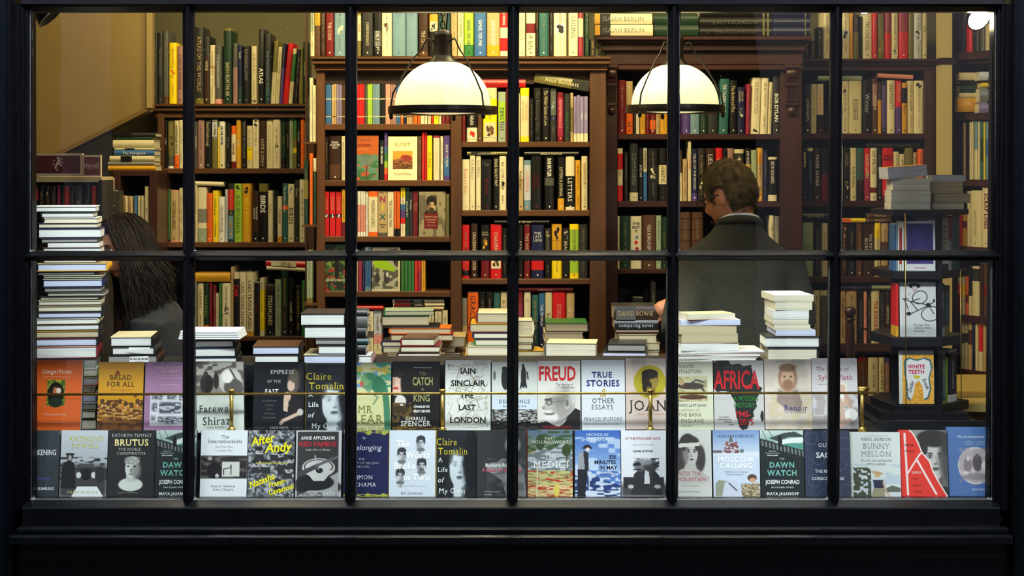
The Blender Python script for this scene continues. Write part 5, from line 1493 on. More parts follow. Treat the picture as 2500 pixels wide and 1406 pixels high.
DB(0,1744,1867,v,[('AFRICA',.46,.27,.27,(196,34,40),'b',.9),('A MODERN',.64,.545,.07,(40,120,50),'b',.48),('HISTORY:',.62,.64,.07,(40,120,50),'b',.44),('1945-',.57,.77,.09,(206,40,44),'b',.32),('2015',.64,.88,.09,(206,40,44),'b',.3),('RICHARD DOWDEN',.42,.1,.035,(70,84,74),'b',.4),('Vast and brilliant...',.2,.81,.016,(60,60,60),'b'),('a groundbreaking book',.2,.845,.016,(60,60,60),'b',.36),('Giles Foden,',.28,.88,.016,(60,60,60),'b'),('Guardian',.34,.92,.016,(60,60,60),'b')],'grey cover with a black continent map and tall red letters AFRICA',y0=883,y1=1050)
v = Cv((206,192,178)); v.n(0,0,1,1,(222,208,190),6,.5,3,.6); v.n(.1,.5,1,1,(206,190,150),7,.5,6,.7); v.e(.5,.27,.2,.2,(150,112,84),1,.3); v.e(.5,.29,.15,.17,(206,170,140),1,.3); v.e(.5,.37,.12,.08,(130,92,66),.8,.5); v.e(.43,.25,.03,.012,(80,64,56)); v.e(.57,.25,.03,.012,(80,64,56)); v.e(.5,.12,.18,.06,(120,88,62),.9,.4); v.p([(.3,.42),(.5,.5),(.7,.42),(.8,.62),(.75,.75),(.45,.72),(.25,.6)],(130,110,110),.7)
DB(0,1868,1984,v,[('Renoir',.66,.69,.085,(70,70,120),'s',.56),('An Intimate Biography',.66,.75,.022,(120,110,140),'s',.5),('BARBARA EHRLICH WHITE',.45,.03,.016,(130,110,100),'s',.6)],'warm cream cover with a soft painted bearded head, brownish',y0=880,y1=1048)
v = Cv((206,200,200)); v.n(0,.5,1,1,(176,168,166),6,.5,4); v.r(0,.82,1,1,(150,142,142),.7); v.e(.66,.42,.12,.09,(224,214,196)); v.e(.66,.44,.07,.065,(206,170,150)); v.e(.7,.58,.1,.1,(206,172,152),1,.2); v.e(.65,.56,.05,.06,(236,232,228)); v.l([(.76,.55),(.82,.7),(.7,.85)],.045,(200,166,148)); v.e(.84,.8,.14,.09,(232,228,224)); v.l([(.8,.88),(.6,.95)],.05,(200,166,148)); v.l([(.62,.6),(.66,.8),(.62,.92)],.04,(206,172,152))
DB(0,1985,2097,v,[('The Letters of',.45,.15,.055,(150,80,96),'s i',.72),('Sylvia Plath',.52,.27,.075,(170,60,84),'s',.86),('Volume I 1940-1956',.3,.37,.02,(110,100,104),'s',.4)],'pale grey cover with a kneeling fair-haired figure in white, end of the upper row',y0=877,y1=1047,spine=(222,220,220))
# lower row ------------------------------------------------
v = Cv((52,58,64)); v.n(0,0,1,1,(44,50,56),5,.5,2,.6)
DB(1,40,140,v,[('THE DARKENING',.44,.33,.085,(206,210,212),'b',1),('WEB',.3,.2,.06,(206,210,212),'b'),('THE WAR FOR CYBERSPACE',.36,.72,.035,(86,76,150),'b',.9),('ALEXANDER KLIMBURG',.44,.87,.04,(206,210,212),'b',.95)],'slate grey cover half hidden at the window edge, bottom row')
v = Cv((176,180,186)); v.g(0,0,1,.5,(196,200,206),(170,174,180)); v.r(0,.52,1,1,(60,60,62),1,.1); v.n(0,.4,1,.75,(52,52,54),9,.58,4); v.p([(.08,.48),(.2,.44),(.3,.5),(.34,.86),(.02,.86),(.04,.56)],(26,26,28)); v.e(.2,.4,.07,.05,(30,30,32)); v.e(.2,.36,.1,.02,(22,22,24)); v.e(.2,.41,.035,.04,(160,158,154)); v.e(.56,.62,.16,.1,(40,40,42)); v.r(.4,.5,.72,.56,(70,70,72)); v.e(.4,.67,.055,.045,(206,206,204)); v.e(.72,.67,.055,.045,(206,206,204)); v.e(.56,.66,.1,.09,(24,24,26)); v.p([(.38,.84),(.8,.84),(.95,1),(.25,1)],(226,228,230)); v.e(.85,.66,.1,.12,(40,40,42))
DB(1,144,259,v,[('ANTHONY',.54,.125,.075,(196,196,90),'s',.82),('POWELL',.52,.23,.075,(196,196,90),'s',.66),('HILARY SPURLING',.5,.92,.04,(206,200,130),'s',.7)],'grey cover with a man in black beside an old motor car')
v = Cv((38,38,38)); v.e(.5,.81,.26,.1,(206,208,202),1,.1); v.e(.5,.7,.1,.12,(186,188,182)); v.e(.52,.565,.145,.15,(206,208,202),1,.08); v.e(.62,.6,.1,.13,(120,122,118),.8,.5); v.e(.52,.455,.16,.065,(186,188,182)); v.n(.36,.4,.69,.505,(120,122,118),14,.5,4,.8,.3); v.e(.44,.54,.035,.012,(60,62,60)); v.e(.58,.54,.035,.012,(50,52,50)); v.e(.5,.6,.02,.04,(120,122,118)); v.e(.5,.655,.05,.01,(90,92,88)); v.p([(.18,.8),(.3,.9),(.5,.92),(.7,.88),(.86,.8),(.86,1),(.18,1)],(38,38,38)); v.e(.5,.83,.2,.06,(210,212,206),1,.3)
DB(1,260,375,v,[('KATHRYN TEMPEST',.5,.075,.048,(190,190,184),'s',.86),('BRUTUS',.5,.18,.1,(240,222,150),'s b',.88),('THE NOBLE',.46,.285,.045,(180,180,174),'s',.5),('CONSPIRATOR',.5,.345,.045,(190,190,184),'s',.64),('Biography as it should be written',.45,.93,.016,(180,180,176),'s i',.5)],'black cover with a white marble bust')
def dawn():
    v = Cv((34,40,44)); v.g(0,0,1,.3,(200,214,206),(96,140,130)); v.p([(.2,.12),(.55,.04),(.8,.02),(1,.08),(1,.1),(.7,.1),(.4,.16)],(60,70,66)); v.e(.7,.17,.4,.05,(226,234,228),1,.3,-8); v.e(.8,.23,.3,.04,(84,150,136)); v.p([(0,.12),(1,.3),(1,.36),(0,.2)],(44,50,52)); v.p([(0,.2),(1,.36),(1,1),(0,1)],(32,38,40))
    for i in range(12): x = .05+i*.085; v.l([(x,.16+x*.16),(x+.01,.22+x*.17)],.016,(150,160,150),.8)
    v.e(.46,.17,.05,.08,(26,30,32)); v.e(.46,.1,.03,.03,(24,28,30)); v.l([(.05,0),(.15,.14)],.006,(60,66,66)); v.l([(.2,0),(.3,.12)],.006,(60,66,66)); return v
DT = [('Enlightening,',.28,.31,.016,WH,'s'),('compassionate, superb',.28,.34,.016,WH,'s',.34),('JOHN LE CARRE',.28,.375,.016,WH,'b'),('THE',.5,.425,.028,(150,180,172),'s b'),('DAWN',.5,.515,.085,(122,190,176),'s b',.66),('WATCH',.5,.635,.085,(122,190,176),'s b',.8),('JOSEPH CONRAD',.5,.77,.062,WH,'b',.78),('IN A GLOBAL WORLD',.5,.85,.024,(200,206,204),'s b',.58),('MAYA JASANOFF',.5,.945,.045,WH,'s b',.78)]
DB(1,377,476,dawn(),DT,'dark sea-rail cover with teal lettering, behind the first mullion')
v = Cv((222,226,228)); v.r(0,.38,1,.72,(46,42,42)); v.n(0,.38,1,.72,(90,84,82),8,.6,3); v.r(.46,.47,.84,.69,(206,204,198)); v.l([(.5,.66),(.5,.58),(.64,.56),(.66,.52),(.66,.66)],.01,(50,50,50)); v.e(.3,.6,.16,.12,(26,24,26)); v.e(.2,.42,.05,.03,(160,150,146)); v.e(.36,.68,.04,.03,(190,180,176))
DB(1,487,602,v,[('The',.52,.095,.05,(110,112,114),'s',.2),('Internationalists',.52,.16,.055,(110,112,114),'s',.74),('And Their Plan',.5,.245,.03,(160,162,164),'s',.4),('to Outlaw War',.5,.3,.03,(160,162,164),'s',.38),('Oona A. Hathaway',.5,.83,.036,(110,112,114),'s',.52),('Scott J. Shapiro',.5,.88,.036,(110,112,114),'s',.44)],'white cover with a dark photograph band, lettered The Internationalists')
v = Cv((110,112,116)); v.n(0,0,1,1,(50,50,54),19,.5,12,.9,.4); v.n(0,0,1,1,(176,178,182),23,.62,13,.9,.3)
for i in range(16): x, y = rs.rand(2)*[.9,.95]+[.05,.03]; v.e(x,y,.07,.055,(176,176,178)); v.e(x,y-.03,.075,.035,(34,34,36)); v.e(x+.02,y+.02,.03,.01,(60,60,62)); v.p([(x-.08,y+.05),(x+.08,y+.05),(x+.1,y+.14),(x-.1,y+.14)],(46,46,50))
YL_ = (240,226,30)
DB(1,603,717,v,[('After',.3,.14,.13,YL_,'b i @-12',.5),('Andy',.64,.25,.14,YL_,'b i @-4',.56),('ADVENTURES IN WARHOL LAND',.52,.49,.024,(220,206,90),'b',.9),('Natasha',.3,.75,.1,YL_,'b i @-22',.58),('Fraser-',.64,.78,.08,YL_,'b i @-16',.4),('Cavassoni',.72,.88,.085,YL_,'b i @-16',.56)],'grey crowd collage cover with scrawled yellow lettering')
v = Cv((58,56,56)); v.r(0,0,1,1,(206,204,204)); v.r(.035,.02,.93,.985,(58,56,56)); v.e(.5,.85,.5,.14,(36,35,36)); v.p([(.05,.98),(.3,.9),(.93,.62),(.93,.98)],(176,176,174)); v.e(.42,.78,.42,.12,(34,33,34)); v.e(.5,.56,.36,.14,(206,204,200),1,.04); v.e(.5,.545,.32,.11,(60,58,58),1,.04); v.e(.5,.545,.29,.095,(206,204,200),1,.04); v.p([(.2,.6),(.8,.6),(.62,.76),(.4,.76)],(206,204,200)); v.e(.52,.6,.08,.04,(34,33,34)); v.l([(.42,.38),(.5,.58)],.014,(180,178,176)); v.l([(.08,.66),(.45,.54)],.05,(70,68,68)); v.l([(.45,.53),(.9,.4)],.03,(100,98,98)); v.n(.04,.92,.6,.98,(90,88,88),12,.5,3)
DB(1,720,833,v,[('ANNE APPLEBAUM',.48,.115,.05,WH,'s b',.74),('RED FAMINE',.48,.205,.075,(190,50,60),'b',.82),("Stalin's War on Ukraine",.48,.29,.032,(220,218,216),'s',.54),('1933',.72,.945,.07,(226,224,222),'i',.3)],'charcoal cover with a bowl and knife, lettered RED FAMINE')
v = Cv((30,34,74)); 
for y_ in (0,.955): v.n(0,y_,1,y_+.045,(170,170,70),12,.42,4)
for x_ in (.2,.55,.9): v.e(x_,.04,.06,.03,(170,170,70)); v.e(x_,.97,.06,.03,(170,170,70))
DB(1,838,947,v,[('Belonging',.5,.255,.085,(214,216,228),'i',.84),('by',.45,.11,.04,(190,192,210),'i'),('THE',.4,.43,.035,(180,184,190),'s'),('STORY OF THE JEWS',.46,.49,.034,(160,170,170),'s',.8),('1492-1900',.42,.545,.034,(160,170,170),'s',.4),('SIMON',.45,.7,.065,(216,218,226),'s',.6),('SCHAMA',.46,.81,.065,(216,218,226),'s',.76)],'navy cover with gold scrolls top and bottom')
v = Cv((206,214,222)); 
for (cx, cy, z) in ((.68,.19,.09),(.27,.37,.09),(.7,.53,.095),(.24,.68,.09)): v.face(cx,cy,z,(196,198,200),(56,56,60),(120,122,126),1 if cx < .5 else -1,0,(90,88,88) if cx > .69 else None); v.e(cx,cy+.1,.09,.03,(110,112,116))
W2 = (250,250,246)
DB(1,949,1063,v,[('The',.3,.2,.1,W2,'s b',.3),('World',.62,.37,.1,W2,'s b',.52),('Broke',.34,.53,.1,W2,'s b',.48),('in Two',.6,.7,.1,W2,'s b',.58),('Virginia Woolf, T. S. Eliot, D. H. Lawrence,',.5,.83,.018,(150,156,166),'s i',.7),('Bill Goldstein',.5,.935,.042,(120,126,136),'s',.58)],'pale blue-white cover with four small cut-out heads',spine=(220,180,30))
DB(1,1065,1162,claire(),CT,'dark portrait cover lettered A Life of My Own, in the bottom row',spine=(220,180,30))
v = Cv((56,56,58)); v.e(.72,.22,.16,.13,(128,126,124),1,.3); v.e(.72,.25,.1,.09,(160,158,156),1,.4); v.p([(.2,.6),(.5,.42),(.8,.44),(.95,.6),(1,1),(.6,1),(.5,.75)],(128,128,128)); v.n(.2,.42,1,1,(84,84,84),6,.5,3,.6); v.e(.35,.56,.16,.08,(150,150,150),1,.3); v.e(.7,.7,.12,.2,(176,176,176),.7,.7)
DB(1,1164,1286,v,[('Richard Rogers',.48,.52,.055,WH,'b',.78),('A place for all people',.5,.59,.05,(226,90,120),'b',.84),('An extraordinary and inspiring',.3,.915,.014,(190,190,190),'b'),('Simon Schama',.22,.96,.014,(220,220,220),'b')],'dark grey cover with a seated figure and pink line of lettering')
v = Cv((150,140,90)); v.g(0,0,1,.3,(90,110,140),(120,130,90)); v.n(0,0,1,.35,(60,84,50),8,.5,2); v.p([(0,.4),(.3,.24),(.5,.3),(.8,.2),(1,.3),(1,.62),(0,.6)],(176,180,184)); v.n(0,.25,1,.62,(110,120,120),9,.55,5); v.e(.86,.3,.1,.09,(54,70,40)); v.l([(.87,.36),(.87,.75)],.014,(80,64,44)); v.e(.28,.18,.1,.12,(56,74,46)); v.n(0,.6,1,.85,(196,186,120),8,.45,7); v.n(0,.6,1,.85,(190,60,44),9,.72,8); v.r(0,.84,1,1,(190,170,110)); v.n(0,.82,1,1,(180,56,44),8,.56,9); v.n(0,.82,1,1,(226,206,150),9,.6,10); v.l([(.22,.5),(.2,1)],.014,(214,206,160)); v.e(.64,.9,.06,.1,(222,196,90))
DB(1,1288,1399,v,[('MARY',.5,.12,.045,(220,218,200),'s',.24),('HOLLINGSWORTH',.54,.175,.05,(220,218,200),'s',.94),('THE',.52,.385,.07,(226,226,220),'s',.34),('MEDICI',.52,.51,.115,(236,236,230),'s',.94)],'busy green and red landscape cover',spine=(170,50,40))
v = Cv((84,124,190)); v.g(0,0,1,.6,(56,96,172),(150,180,216)); v.n(0,.1,1,.6,(206,218,232),5,.6,4,.7); v.p([(0,.6),(.3,.62),(.6,.74),(1,.82),(1,.9),(0,.9)],(40,60,110)); v.n(0,.6,1,.92,(196,206,226),12,.56,6,1,.1,.6); v.r(0,.9,1,1,(206,214,230)); v.n(0,.9,1,1,(40,56,96),7,.6,7,1,.1,.4)
v.p([(.08,.36),(.2,.3),(.28,.34),(.32,.6),(.26,.62),(.06,.6)],(150,152,156)); v.p([(.18,.3),(.3,.34),(.3,.6),(.22,.62)],(40,42,50)); v.p([(.06,.58),(.28,.58),(.22,.98),(.05,.98)],(34,36,44)); v.e(.27,.25,.08,.035,(40,38,40)); v.r(.16,.255,.38,.275,(34,32,34)); v.e(.28,.29,.05,.03,(216,200,190)); v.l([(.3,.62),(.32,1)],.008,(206,210,220)); v.r(.03,.965,.24,.99,(26,28,34))
DB(1,1404,1516,v,[('NICHOLAS',.5,.065,.05,(206,216,232),'',.5),('SHAKESPEARE',.5,.135,.06,(220,228,240),'',.84),('SIX',.83,.4,.058,(34,40,66),'b',.2),('MINUTES',.66,.475,.058,(34,40,66),'b',.54),('IN MAY',.73,.555,.058,(34,40,66),'b',.4),('HOW CHURCHILL',.72,.62,.02,(90,110,160),'',.36),('UNEXPECTEDLY BECAME',.66,.66,.02,(90,110,160),'',.5),('PRIME MINISTER',.72,.7,.02,(90,110,160),'',.36)],'blue cover with a stooped figure in a bowler hat and cane')
v = Cv((222,222,226)); v.r(0,.8,1,1,(70,70,74),1,.1); v.r(.04,.7,.28,.86,(44,44,48)); v.r(.72,.7,.9,.86,(52,52,56)); v.p([(.26,.66),(.4,.56),(.66,.56),(.8,.68),(.86,.96),(.2,.96)],(46,46,50)); v.p([(.5,.58),(.58,.58),(.6,.8),(.48,.8)],(206,206,208)); v.e(.4,.52,.14,.09,(110,110,114),1,.4); v.e(.62,.53,.15,.09,(60,60,64),1,.3); v.e(.5,.47,.16,.05,(150,150,154),.8,.6); v.n(.25,.42,.8,.6,(40,40,44),5,.6,3); v.e(.2,.84,.06,.03,(190,180,176)); v.e(.76,.84,.07,.03,(180,172,168))
DB(1,1517,1634,v,[("AT THE STRANGERS' GATE",.46,.12,.034,(190,120,120),'b',.74),('ARRIVALS IN NEW YORK',.46,.215,.02,(170,170,176),'',.64),('ADAM GOPNIK',.46,.31,.032,(90,90,96),'b',.56)],'white cover with a curly-haired couple hugging on a bench')
v = Cv((214,212,204)); v.e(.46,.3,.24,.25,(60,56,54),1,.1); v.e(.3,.5,.13,.2,(70,66,62),1,.3); v.e(.74,.42,.12,.2,(70,66,62),1,.3); v.face(.52,.32,.19,(206,202,194),(64,60,56),(120,114,108),-1,1,None,'short'); v.p([(.25,.2),(.72,.18),(.73,.235),(.24,.26)],(222,218,206)); v.p([(.3,.58),(.62,.56),(.95,.7),(1,.85),(.1,.85),(.12,.7)],(190,188,180)); v.e(.5,.6,.14,.12,(196,192,184),1,.3); v.r(0,.78,1,1,(214,212,204),1,.12)
DB(1,1632,1739,v,[('INTO THE',.48,.64,.06,(196,110,106),'',.7),('MOUNTAIN',.54,.73,.06,(196,110,106),'',.92),('A LIFE OF A WALKER',.5,.83,.02,(170,160,150),'s',.6),('CHARLOTTE PEACOCK',.46,.915,.022,(160,150,140),'s',.6)],'cream cover with a woman in a headband, lettered INTO THE MOUNTAIN')
v = Cv((190,206,226)); v.g(0,0,1,.36,(120,150,196),(206,216,230)); v.r(0,.33,1,.4,(222,226,232),1,.03); v.p([(.22,.34),(.26,.22),(.34,.18),(.39,.06),(.44,.18),(.54,.22),(.56,.34)],(120,76,78)); v.e(.3,.2,.035,.03,(150,80,76)); v.e(.5,.2,.035,.03,(150,80,76)); v.e(.39,.16,.03,.05,(96,110,96)); v.n(.22,.18,.56,.34,(200,190,196),8,.6,3); v.r(.0,.3,.2,.34,(110,100,110)); v.e(.62,.31,.05,.03,(110,124,130)); v.r(0,.38,1,1,(206,216,232)); v.p([(.04,.8),(.12,.74),(.3,.76),(.24,.98),(.04,.98)],(150,152,130)); v.p([(.24,.78),(.45,.74),(.62,.88),(.5,.99),(.18,.99)],(206,208,222)); v.l([(.33,.79),(.5,.9)],.012,(50,56,80)); v.p([(.6,.82),(.96,.78),(1,1),(.62,1)],(190,172,140)); v.n(.6,.8,1,1,(120,106,80),10,.55,4); v.e(.83,.71,.1,.055,(96,66,50)); v.e(.84,.745,.07,.035,(206,160,130))
DB(1,1742,1857,v,[('ANGUS ROXBURGH',.5,.085,.042,(76,90,120),'s',.82),('MOSCOW',.5,.435,.085,W2,'s b',.84),('CALLING',.5,.53,.085,W2,'s b',.8),('MEMOIRS OF A FOREIGN',.5,.62,.022,(130,144,170),'s',.7),('CORRESPONDENT',.46,.66,.022,(130,144,170),'s',.5)],'pale blue winter cover with onion domes, lettered MOSCOW CALLING')
DB(1,1858,1965,dawn(),DT,'dark sea-rail cover with teal lettering, fully in view, fourth from the end')
v = Cv((54,60,84))
for (cx, cy) in ((.15,.12),(.55,.08),(.9,.2),(.3,.42),(.8,.5),(.2,.75),(.6,.8),(.9,.9),(.4,.98)):
    for k in (.06,.1,.14): v.e(cx,cy,k,k/1.45,(130,140,156),.5,.04); v.e(cx,cy,k-.012,(k-.012)/1.45,(54,60,84),1,.04)
DB(1,1967,2078,v,[('OLIVER',.5,.22,.06,WH,'',.7),('SACKS',.5,.37,.085,WH,'b',.86),('THE RIVER OF',.5,.61,.045,(220,224,230),'b',.7),('CONSCIOUSNESS',.5,.72,.045,(220,224,230),'b',.9)],'slate blue cover with fine ripple rings')
v = Cv((216,220,216)); v.n(0,.5,1,.9,(190,202,210),4,.5,3); v.r(0,.86,1,1,(206,210,212),1,.04); v.p([(.62,.9),(.82,.82),(1,.86),(1,.92),(.6,.93)],(96,104,90)); v.n(0,.55,.4,1,(70,76,56),9,.38,5); v.r(.4,.5,.5,1,(216,220,216),0); v.e(.53,.66,.06,.045,(206,170,120)); v.e(.53,.63,.12,.022,(196,160,110),1,.1,12); v.p([(.44,.74),(.64,.74),(.66,.86),(.46,.86)],(44,48,66)); v.p([(.45,.86),(.66,.86),(.68,1),(.4,1)],(150,144,116)); v.l([(.65,.78),(.7,.92),(.78,1)],.02,(200,166,140)); v.r(0,0,.045,1,(196,206,196))
DB(1,2079,2200,v,[('NEW YORK TIMES BESTSELLING AUTHOR',.52,.06,.014,(160,160,160),'s',.6),('MERYL GORDON',.52,.11,.042,(110,112,112),'s',.66),('BUNNY',.52,.215,.085,(150,156,160),'s',.56),('MELLON',.52,.335,.085,(150,156,160),'s',.68),('The LIFE of an AMERICAN',.52,.44,.03,(120,122,122),'s',.66),('STYLE LEGEND',.52,.495,.03,(120,122,122),'s',.46)],'white cover with a woman in a straw hat seen from behind',y0=1058,y1=1213,spine=(196,206,196),yaw=-3)
v = Cv((222,54,40), 96, 140); v.p([(.16,0),(1,0),(1,1),(.98,1),(.86,.86),(.76,.76),(.7,.6),(.58,.46),(.42,.32),(.34,.14)],(150,146,140))
v2 = Cv((138,134,128), 96, 140); v2.e(.8,1.0,.4,.16,(40,38,38)); v2.face(.74,.4,.3,(190,186,180),(44,42,42),(96,92,88),1,0,None,'short'); v2.e(.7,.12,.34,.12,(40,38,38),1,.2); v2.e(.99,.4,.14,.5,(60,58,56),.7,.8)
_m = np.zeros(v.X.shape, bool); _pts = [(.2,-.01),(1.01,-.01),(1.01,1.01),(.98,1),(.88,.88),(.78,.76),(.68,.62),(.62,.48),(.46,.34),(.36,.16),(.28,.06)]; j = len(_pts)-1
for i in range(len(_pts)):
    (xi, yi), (xj, yj) = _pts[i], _pts[j]
    if yi != yj: _m ^= ((yi > v.Y) != (yj > v.Y)) & (v.X < (xj-xi)*(v.Y-yi)/(yj-yi)+xi)
    j = i
v.A = np.where(_m[..., None], v2.A, np.ones_like(v.A)*np.array((222,54,40.))); v.l(_pts[3:]+[(.2,0)],.013,(240,226,216)); v.l([(.1,.06),(.14,.97)],.022,(240,220,216)); v.l([(.14,.66),(.4,.38),(.46,.34)],.018,(240,220,216)); v.l([(.34,.44),(.74,.96)],.022,(240,220,216))
DB(1,2201,2316,v,[('REINER',.2,.23,.036,(90,30,26),'',.2),('STACH',.2,.32,.036,(90,30,26),'',.2),('KAFKA',.33,.64,.042,(244,222,210),'',.2),('THE',.3,.735,.036,(150,40,34)),('EARLY',.33,.83,.036,(150,40,34)),('YEARS',.35,.925,.036,(150,40,34))],'red torn-paper cover with half a young man\'s face',y0=1053,y1=1212,yaw=-2,spine=(196,40,30))
v = Cv((74,106,158)); v.e(.56,.56,.36,.27,(206,196,196),1,.02); v.e(.56,.56,.345,.258,(186,174,176),1,.02); v.n(.22,.3,.9,.8,(150,138,140),7,.5,6,.5); v.e(.6,.52,.1,.12,(90,80,86)); v.e(.6,.42,.04,.035,(110,96,98)); v.e(.76,.56,.08,.06,(210,204,200)); v.e(.4,.55,.09,.1,(130,116,120)); v.e(.41,.47,.03,.025,(200,190,186)); v.e(.36,.68,.06,.04,(210,206,202)); v.e(.56,.72,.3,.05,(110,98,102),.6,.6)
DB(1,2318,2436,v,[('The Accomplished Lady',.56,.14,.04,(216,222,232),'s',.72),('A HISTORY OF GENTEEL',.56,.215,.02,(190,202,220),'s',.56),('PURSUITS C.1660-1860',.56,.25,.02,(190,202,220),'s',.56),('Noel Riley',.62,.9,.034,(206,214,226),'s',.3)],'blue cover with a round grey engraving, last of the bottom row',y0=1046,y1=1211,spine=(60,90,140),yaw=-2)
# covers face out on the bookcases
FG = 'books turned face out on shelves'
def SB(pl, x0, x1, y0, y1, cv, tx, lab, **k): k.setdefault('tilt', 3); k.setdefault('thick', .016); return cover_book(x0, x1, y0, y1, PL[pl].P.y+k.pop('dy', 0), cv, tx, lab, group=FG, nm='face_out_book', hard=False, **k)
v = Cv((190,96,40)); v.r(0,.42,1,1,(96,140,116)); v.n(0,.42,1,1,(60,110,70),7,.5,3); v.n(0,.42,1,1,(190,90,60),8,.68,4); v.l([(.62,.95),(.64,.55)],.02,(70,60,50)); v.e(.62,.55,.26,.12,(110,130,120),.8,.5)
SB('M',846,924,331,440,v,[('Ali Smith',.5,.09,.07,(130,70,60),'s',.84),('Autumn',.5,.2,.08,(120,36,30),'s b',.8),('a novel of seasons',.5,.3,.024,(230,200,160),'s',.6)],'orange over green painted cover lettered Autumn, paperback bay')
v = Cv((240,232,190)); v.r(.16,.33,.84,.75,(226,160,60)); v.g(.16,.52,.84,.75,(190,120,60),(120,80,44)); v.e(.62,.5,.2,.08,(150,60,50)); v.e(.4,.56,.14,.06,(160,96,70)); v.n(.16,.55,.84,.75,(90,60,40),8,.5,3); v.e(.5,.44,.04,.02,(220,70,40))
SB('M',947,1019,333,440,v,[('ELMET',.5,.18,.085,(190,150,60),'s',.72),('Fiona Mozley',.5,.85,.06,(150,130,80),'s',.6)],'cream cover with a square orange picture, lettered ELMET')
v = Cv((104,96,78)); v.n(0,0,1,1,(150,140,110),5,.5,4); v.face(.48,.3,.17,(206,180,130),(34,28,22),(120,90,60),-1,1,(40,30,22)); v.e(.45,.52,.26,.12,(24,22,20)); v.r(.2,.48,.72,.83,(110,30,26)); v.face(.48,.31,.16,(206,180,130),(34,28,22),(120,90,60),-1,1,(40,30,22),neck=False)
SB('M',1022,1088,468,577,v,[('Robert Louis',.46,.56,.045,(226,196,170),'s',.46),('Stevenson',.46,.62,.045,(226,196,170),'s',.4),('An Anthology',.46,.68,.03,(206,170,140),'s',.3),('edited essays',.46,.75,.026,(206,170,140),'s',.4)],'portrait cover of a moustached man above a maroon panel',dy=-.01)
v = Cv((40,50,36)); v.n(0,0,1,1,(70,96,50),6,.5,3); v.n(0,.3,1,1,(160,50,44),7,.7,5); v.n(0,.2,1,.8,(120,150,60),9,.72,6); v.e(.5,.5,.1,.3,(30,30,26))
SB('M',794,850,597,711,v,[('ZANNA SLONIOWSKA',.5,.76,.055,(206,200,180),'b',.96)],'dark green leafy cover with red flecks, beside the bay upright')
v = Cv((170,168,150)); v.n(0,.1,1,.95,(90,88,80),9,.5,3); v.p([(.05,.3),(.45,.26),(.85,.48),(.8,.56),(.1,.46)],(150,190,30)); v.e(.52,.68,.1,.14,(60,58,54)); v.e(.55,.62,.05,.06,(206,204,196)); v.e(.2,.7,.08,.12,(60,58,54)); v.p([(.6,.05),(.9,.03),(.95,.4),(.8,.4)],(60,58,60)); v.r(0,.95,1,1,(200,196,170)); v.r(.93,0,1,1,(214,206,160))
SB('M',907,977,604,711,v,[],'grey street photograph cover crossed by a lime green shape')
# ------------------------------------------------------------------ revolving rack
rk = empty('revolving_rack', (W(2258,0,1.0).x, 1.0, 0)); tag(rk, 'tall black revolving paperback rack with piles of books on top', 'rack'); T = Matrix.Translation(-rk.location)
RB = mat((20,20,26), .4, 'black_rack_paint'); on = PL['O']
xl, xr_ = W(2180,0,.87).x, W(2293,0,.84).x
tr_ = on.t(2346); ex, ey = on.P.x+tr_*on.c, on.P.y+tr_*on.s
foot = [(xl-.012, .80), (xr_, .80), (ex+.03, ey), (ex-.12, ey+.22), (xl+.02, 1.2), (xl-.05, 1.05)]
for (p_, th) in ((512,14), (662,18), (823,22), (988,22)):
    z = W(0,p_,.82).z; mb = MB(); mb.prism(foot, z-th*S(.82), z, RB, 'z', T); mb.build('shelf', rk)
core = [(xl+.02, .99), (xr_-.01, .985), (ex-.06, ey+.1), (ex-.1, ey+.16), (xl+.05, 1.15)]
zb0, zb1 = W(0,1005,.82).z, W(0,512,.82).z; mb = MB(); mb.prism(core, zb0, zb1, RB, 'z', T); mb.build('core_panels', rk)
mb = MB(); a = W(2291,0,.83).x; mb.box(a-.004, a+.012, .815, 1.0, zb0, zb1, RB, T); mb.build('corner_upright', rk)
mb = MB(); mb.box(W(2150,0,.8).x, W(2361,0,.8).x, .78, 1.3, W(0,1025,.8).z, W(0,1007,.8).z, RB, T); mb.build('plinth', rk)
mb = MB(); mb.box(W(2134,0,.76).x, W(2392,0,.76).x, .74, 1.34, 0, W(0,1030,.76).z, LEDGE, T); mb.build('base_block', rk)
mb = MB(); 
for px, y0_, y1_ in ((2210,520,1000),(2345,660,1000)): mb = MB(); mb.tube([T@W(px,y0_,.79), T@W(px+2,y1_,.79)], .0016, BRASS, 6); mb.build('guard_wire', rk)
v = Cv((222,222,226)); v.r(.06,.05,.94,.86,(76,66,134))
for k in range(8):
    q = k*.045; pts = [(.12+q,.1+q*1.0),(.88-q*.7,.09+q*.9),(.9-q*.9,.8-q*1.1),(.14+q*1.1,.82-q*.9),(.12+q,.1+q)]; v.l(pts,.007,(34,30,70))
SB('N',2209,2284,540,661,v,[('Depression',.55,.6,.06,(190,186,220),'b',.54),('VINTAGE MINIS',.5,.94,.024,(200,90,90),'b',.4)],'purple cover of nested squares in a white border, revolving rack')
v = Cv((206,206,206)); v.r(0,.82,1,1,(176,178,180),1,.1); v.e(.42,.07,.16,.05,(40,42,44)); v.e(.42,.09,.07,.03,(196,196,196)); v.l([(.38,.16),(.46,.14)],.012,(190,60,60)); v.e(.26,.22,.02,.01,(190,60,60))
for k in range(24):
    a0, a1 = k*.262, (k+1)*.262
    for (cx, cy, rx, ry) in ((.56,.28,.2,.115),(.86,.58,.26,.13)): v.l([(cx+rx*math.cos(a0)+.03*math.sin(a0), cy+ry*math.sin(a0)-.03*math.cos(a0)),(cx+rx*math.cos(a1)+.03*math.sin(a1), cy+ry*math.sin(a1)-.03*math.cos(a1))],.012,(40,42,44))
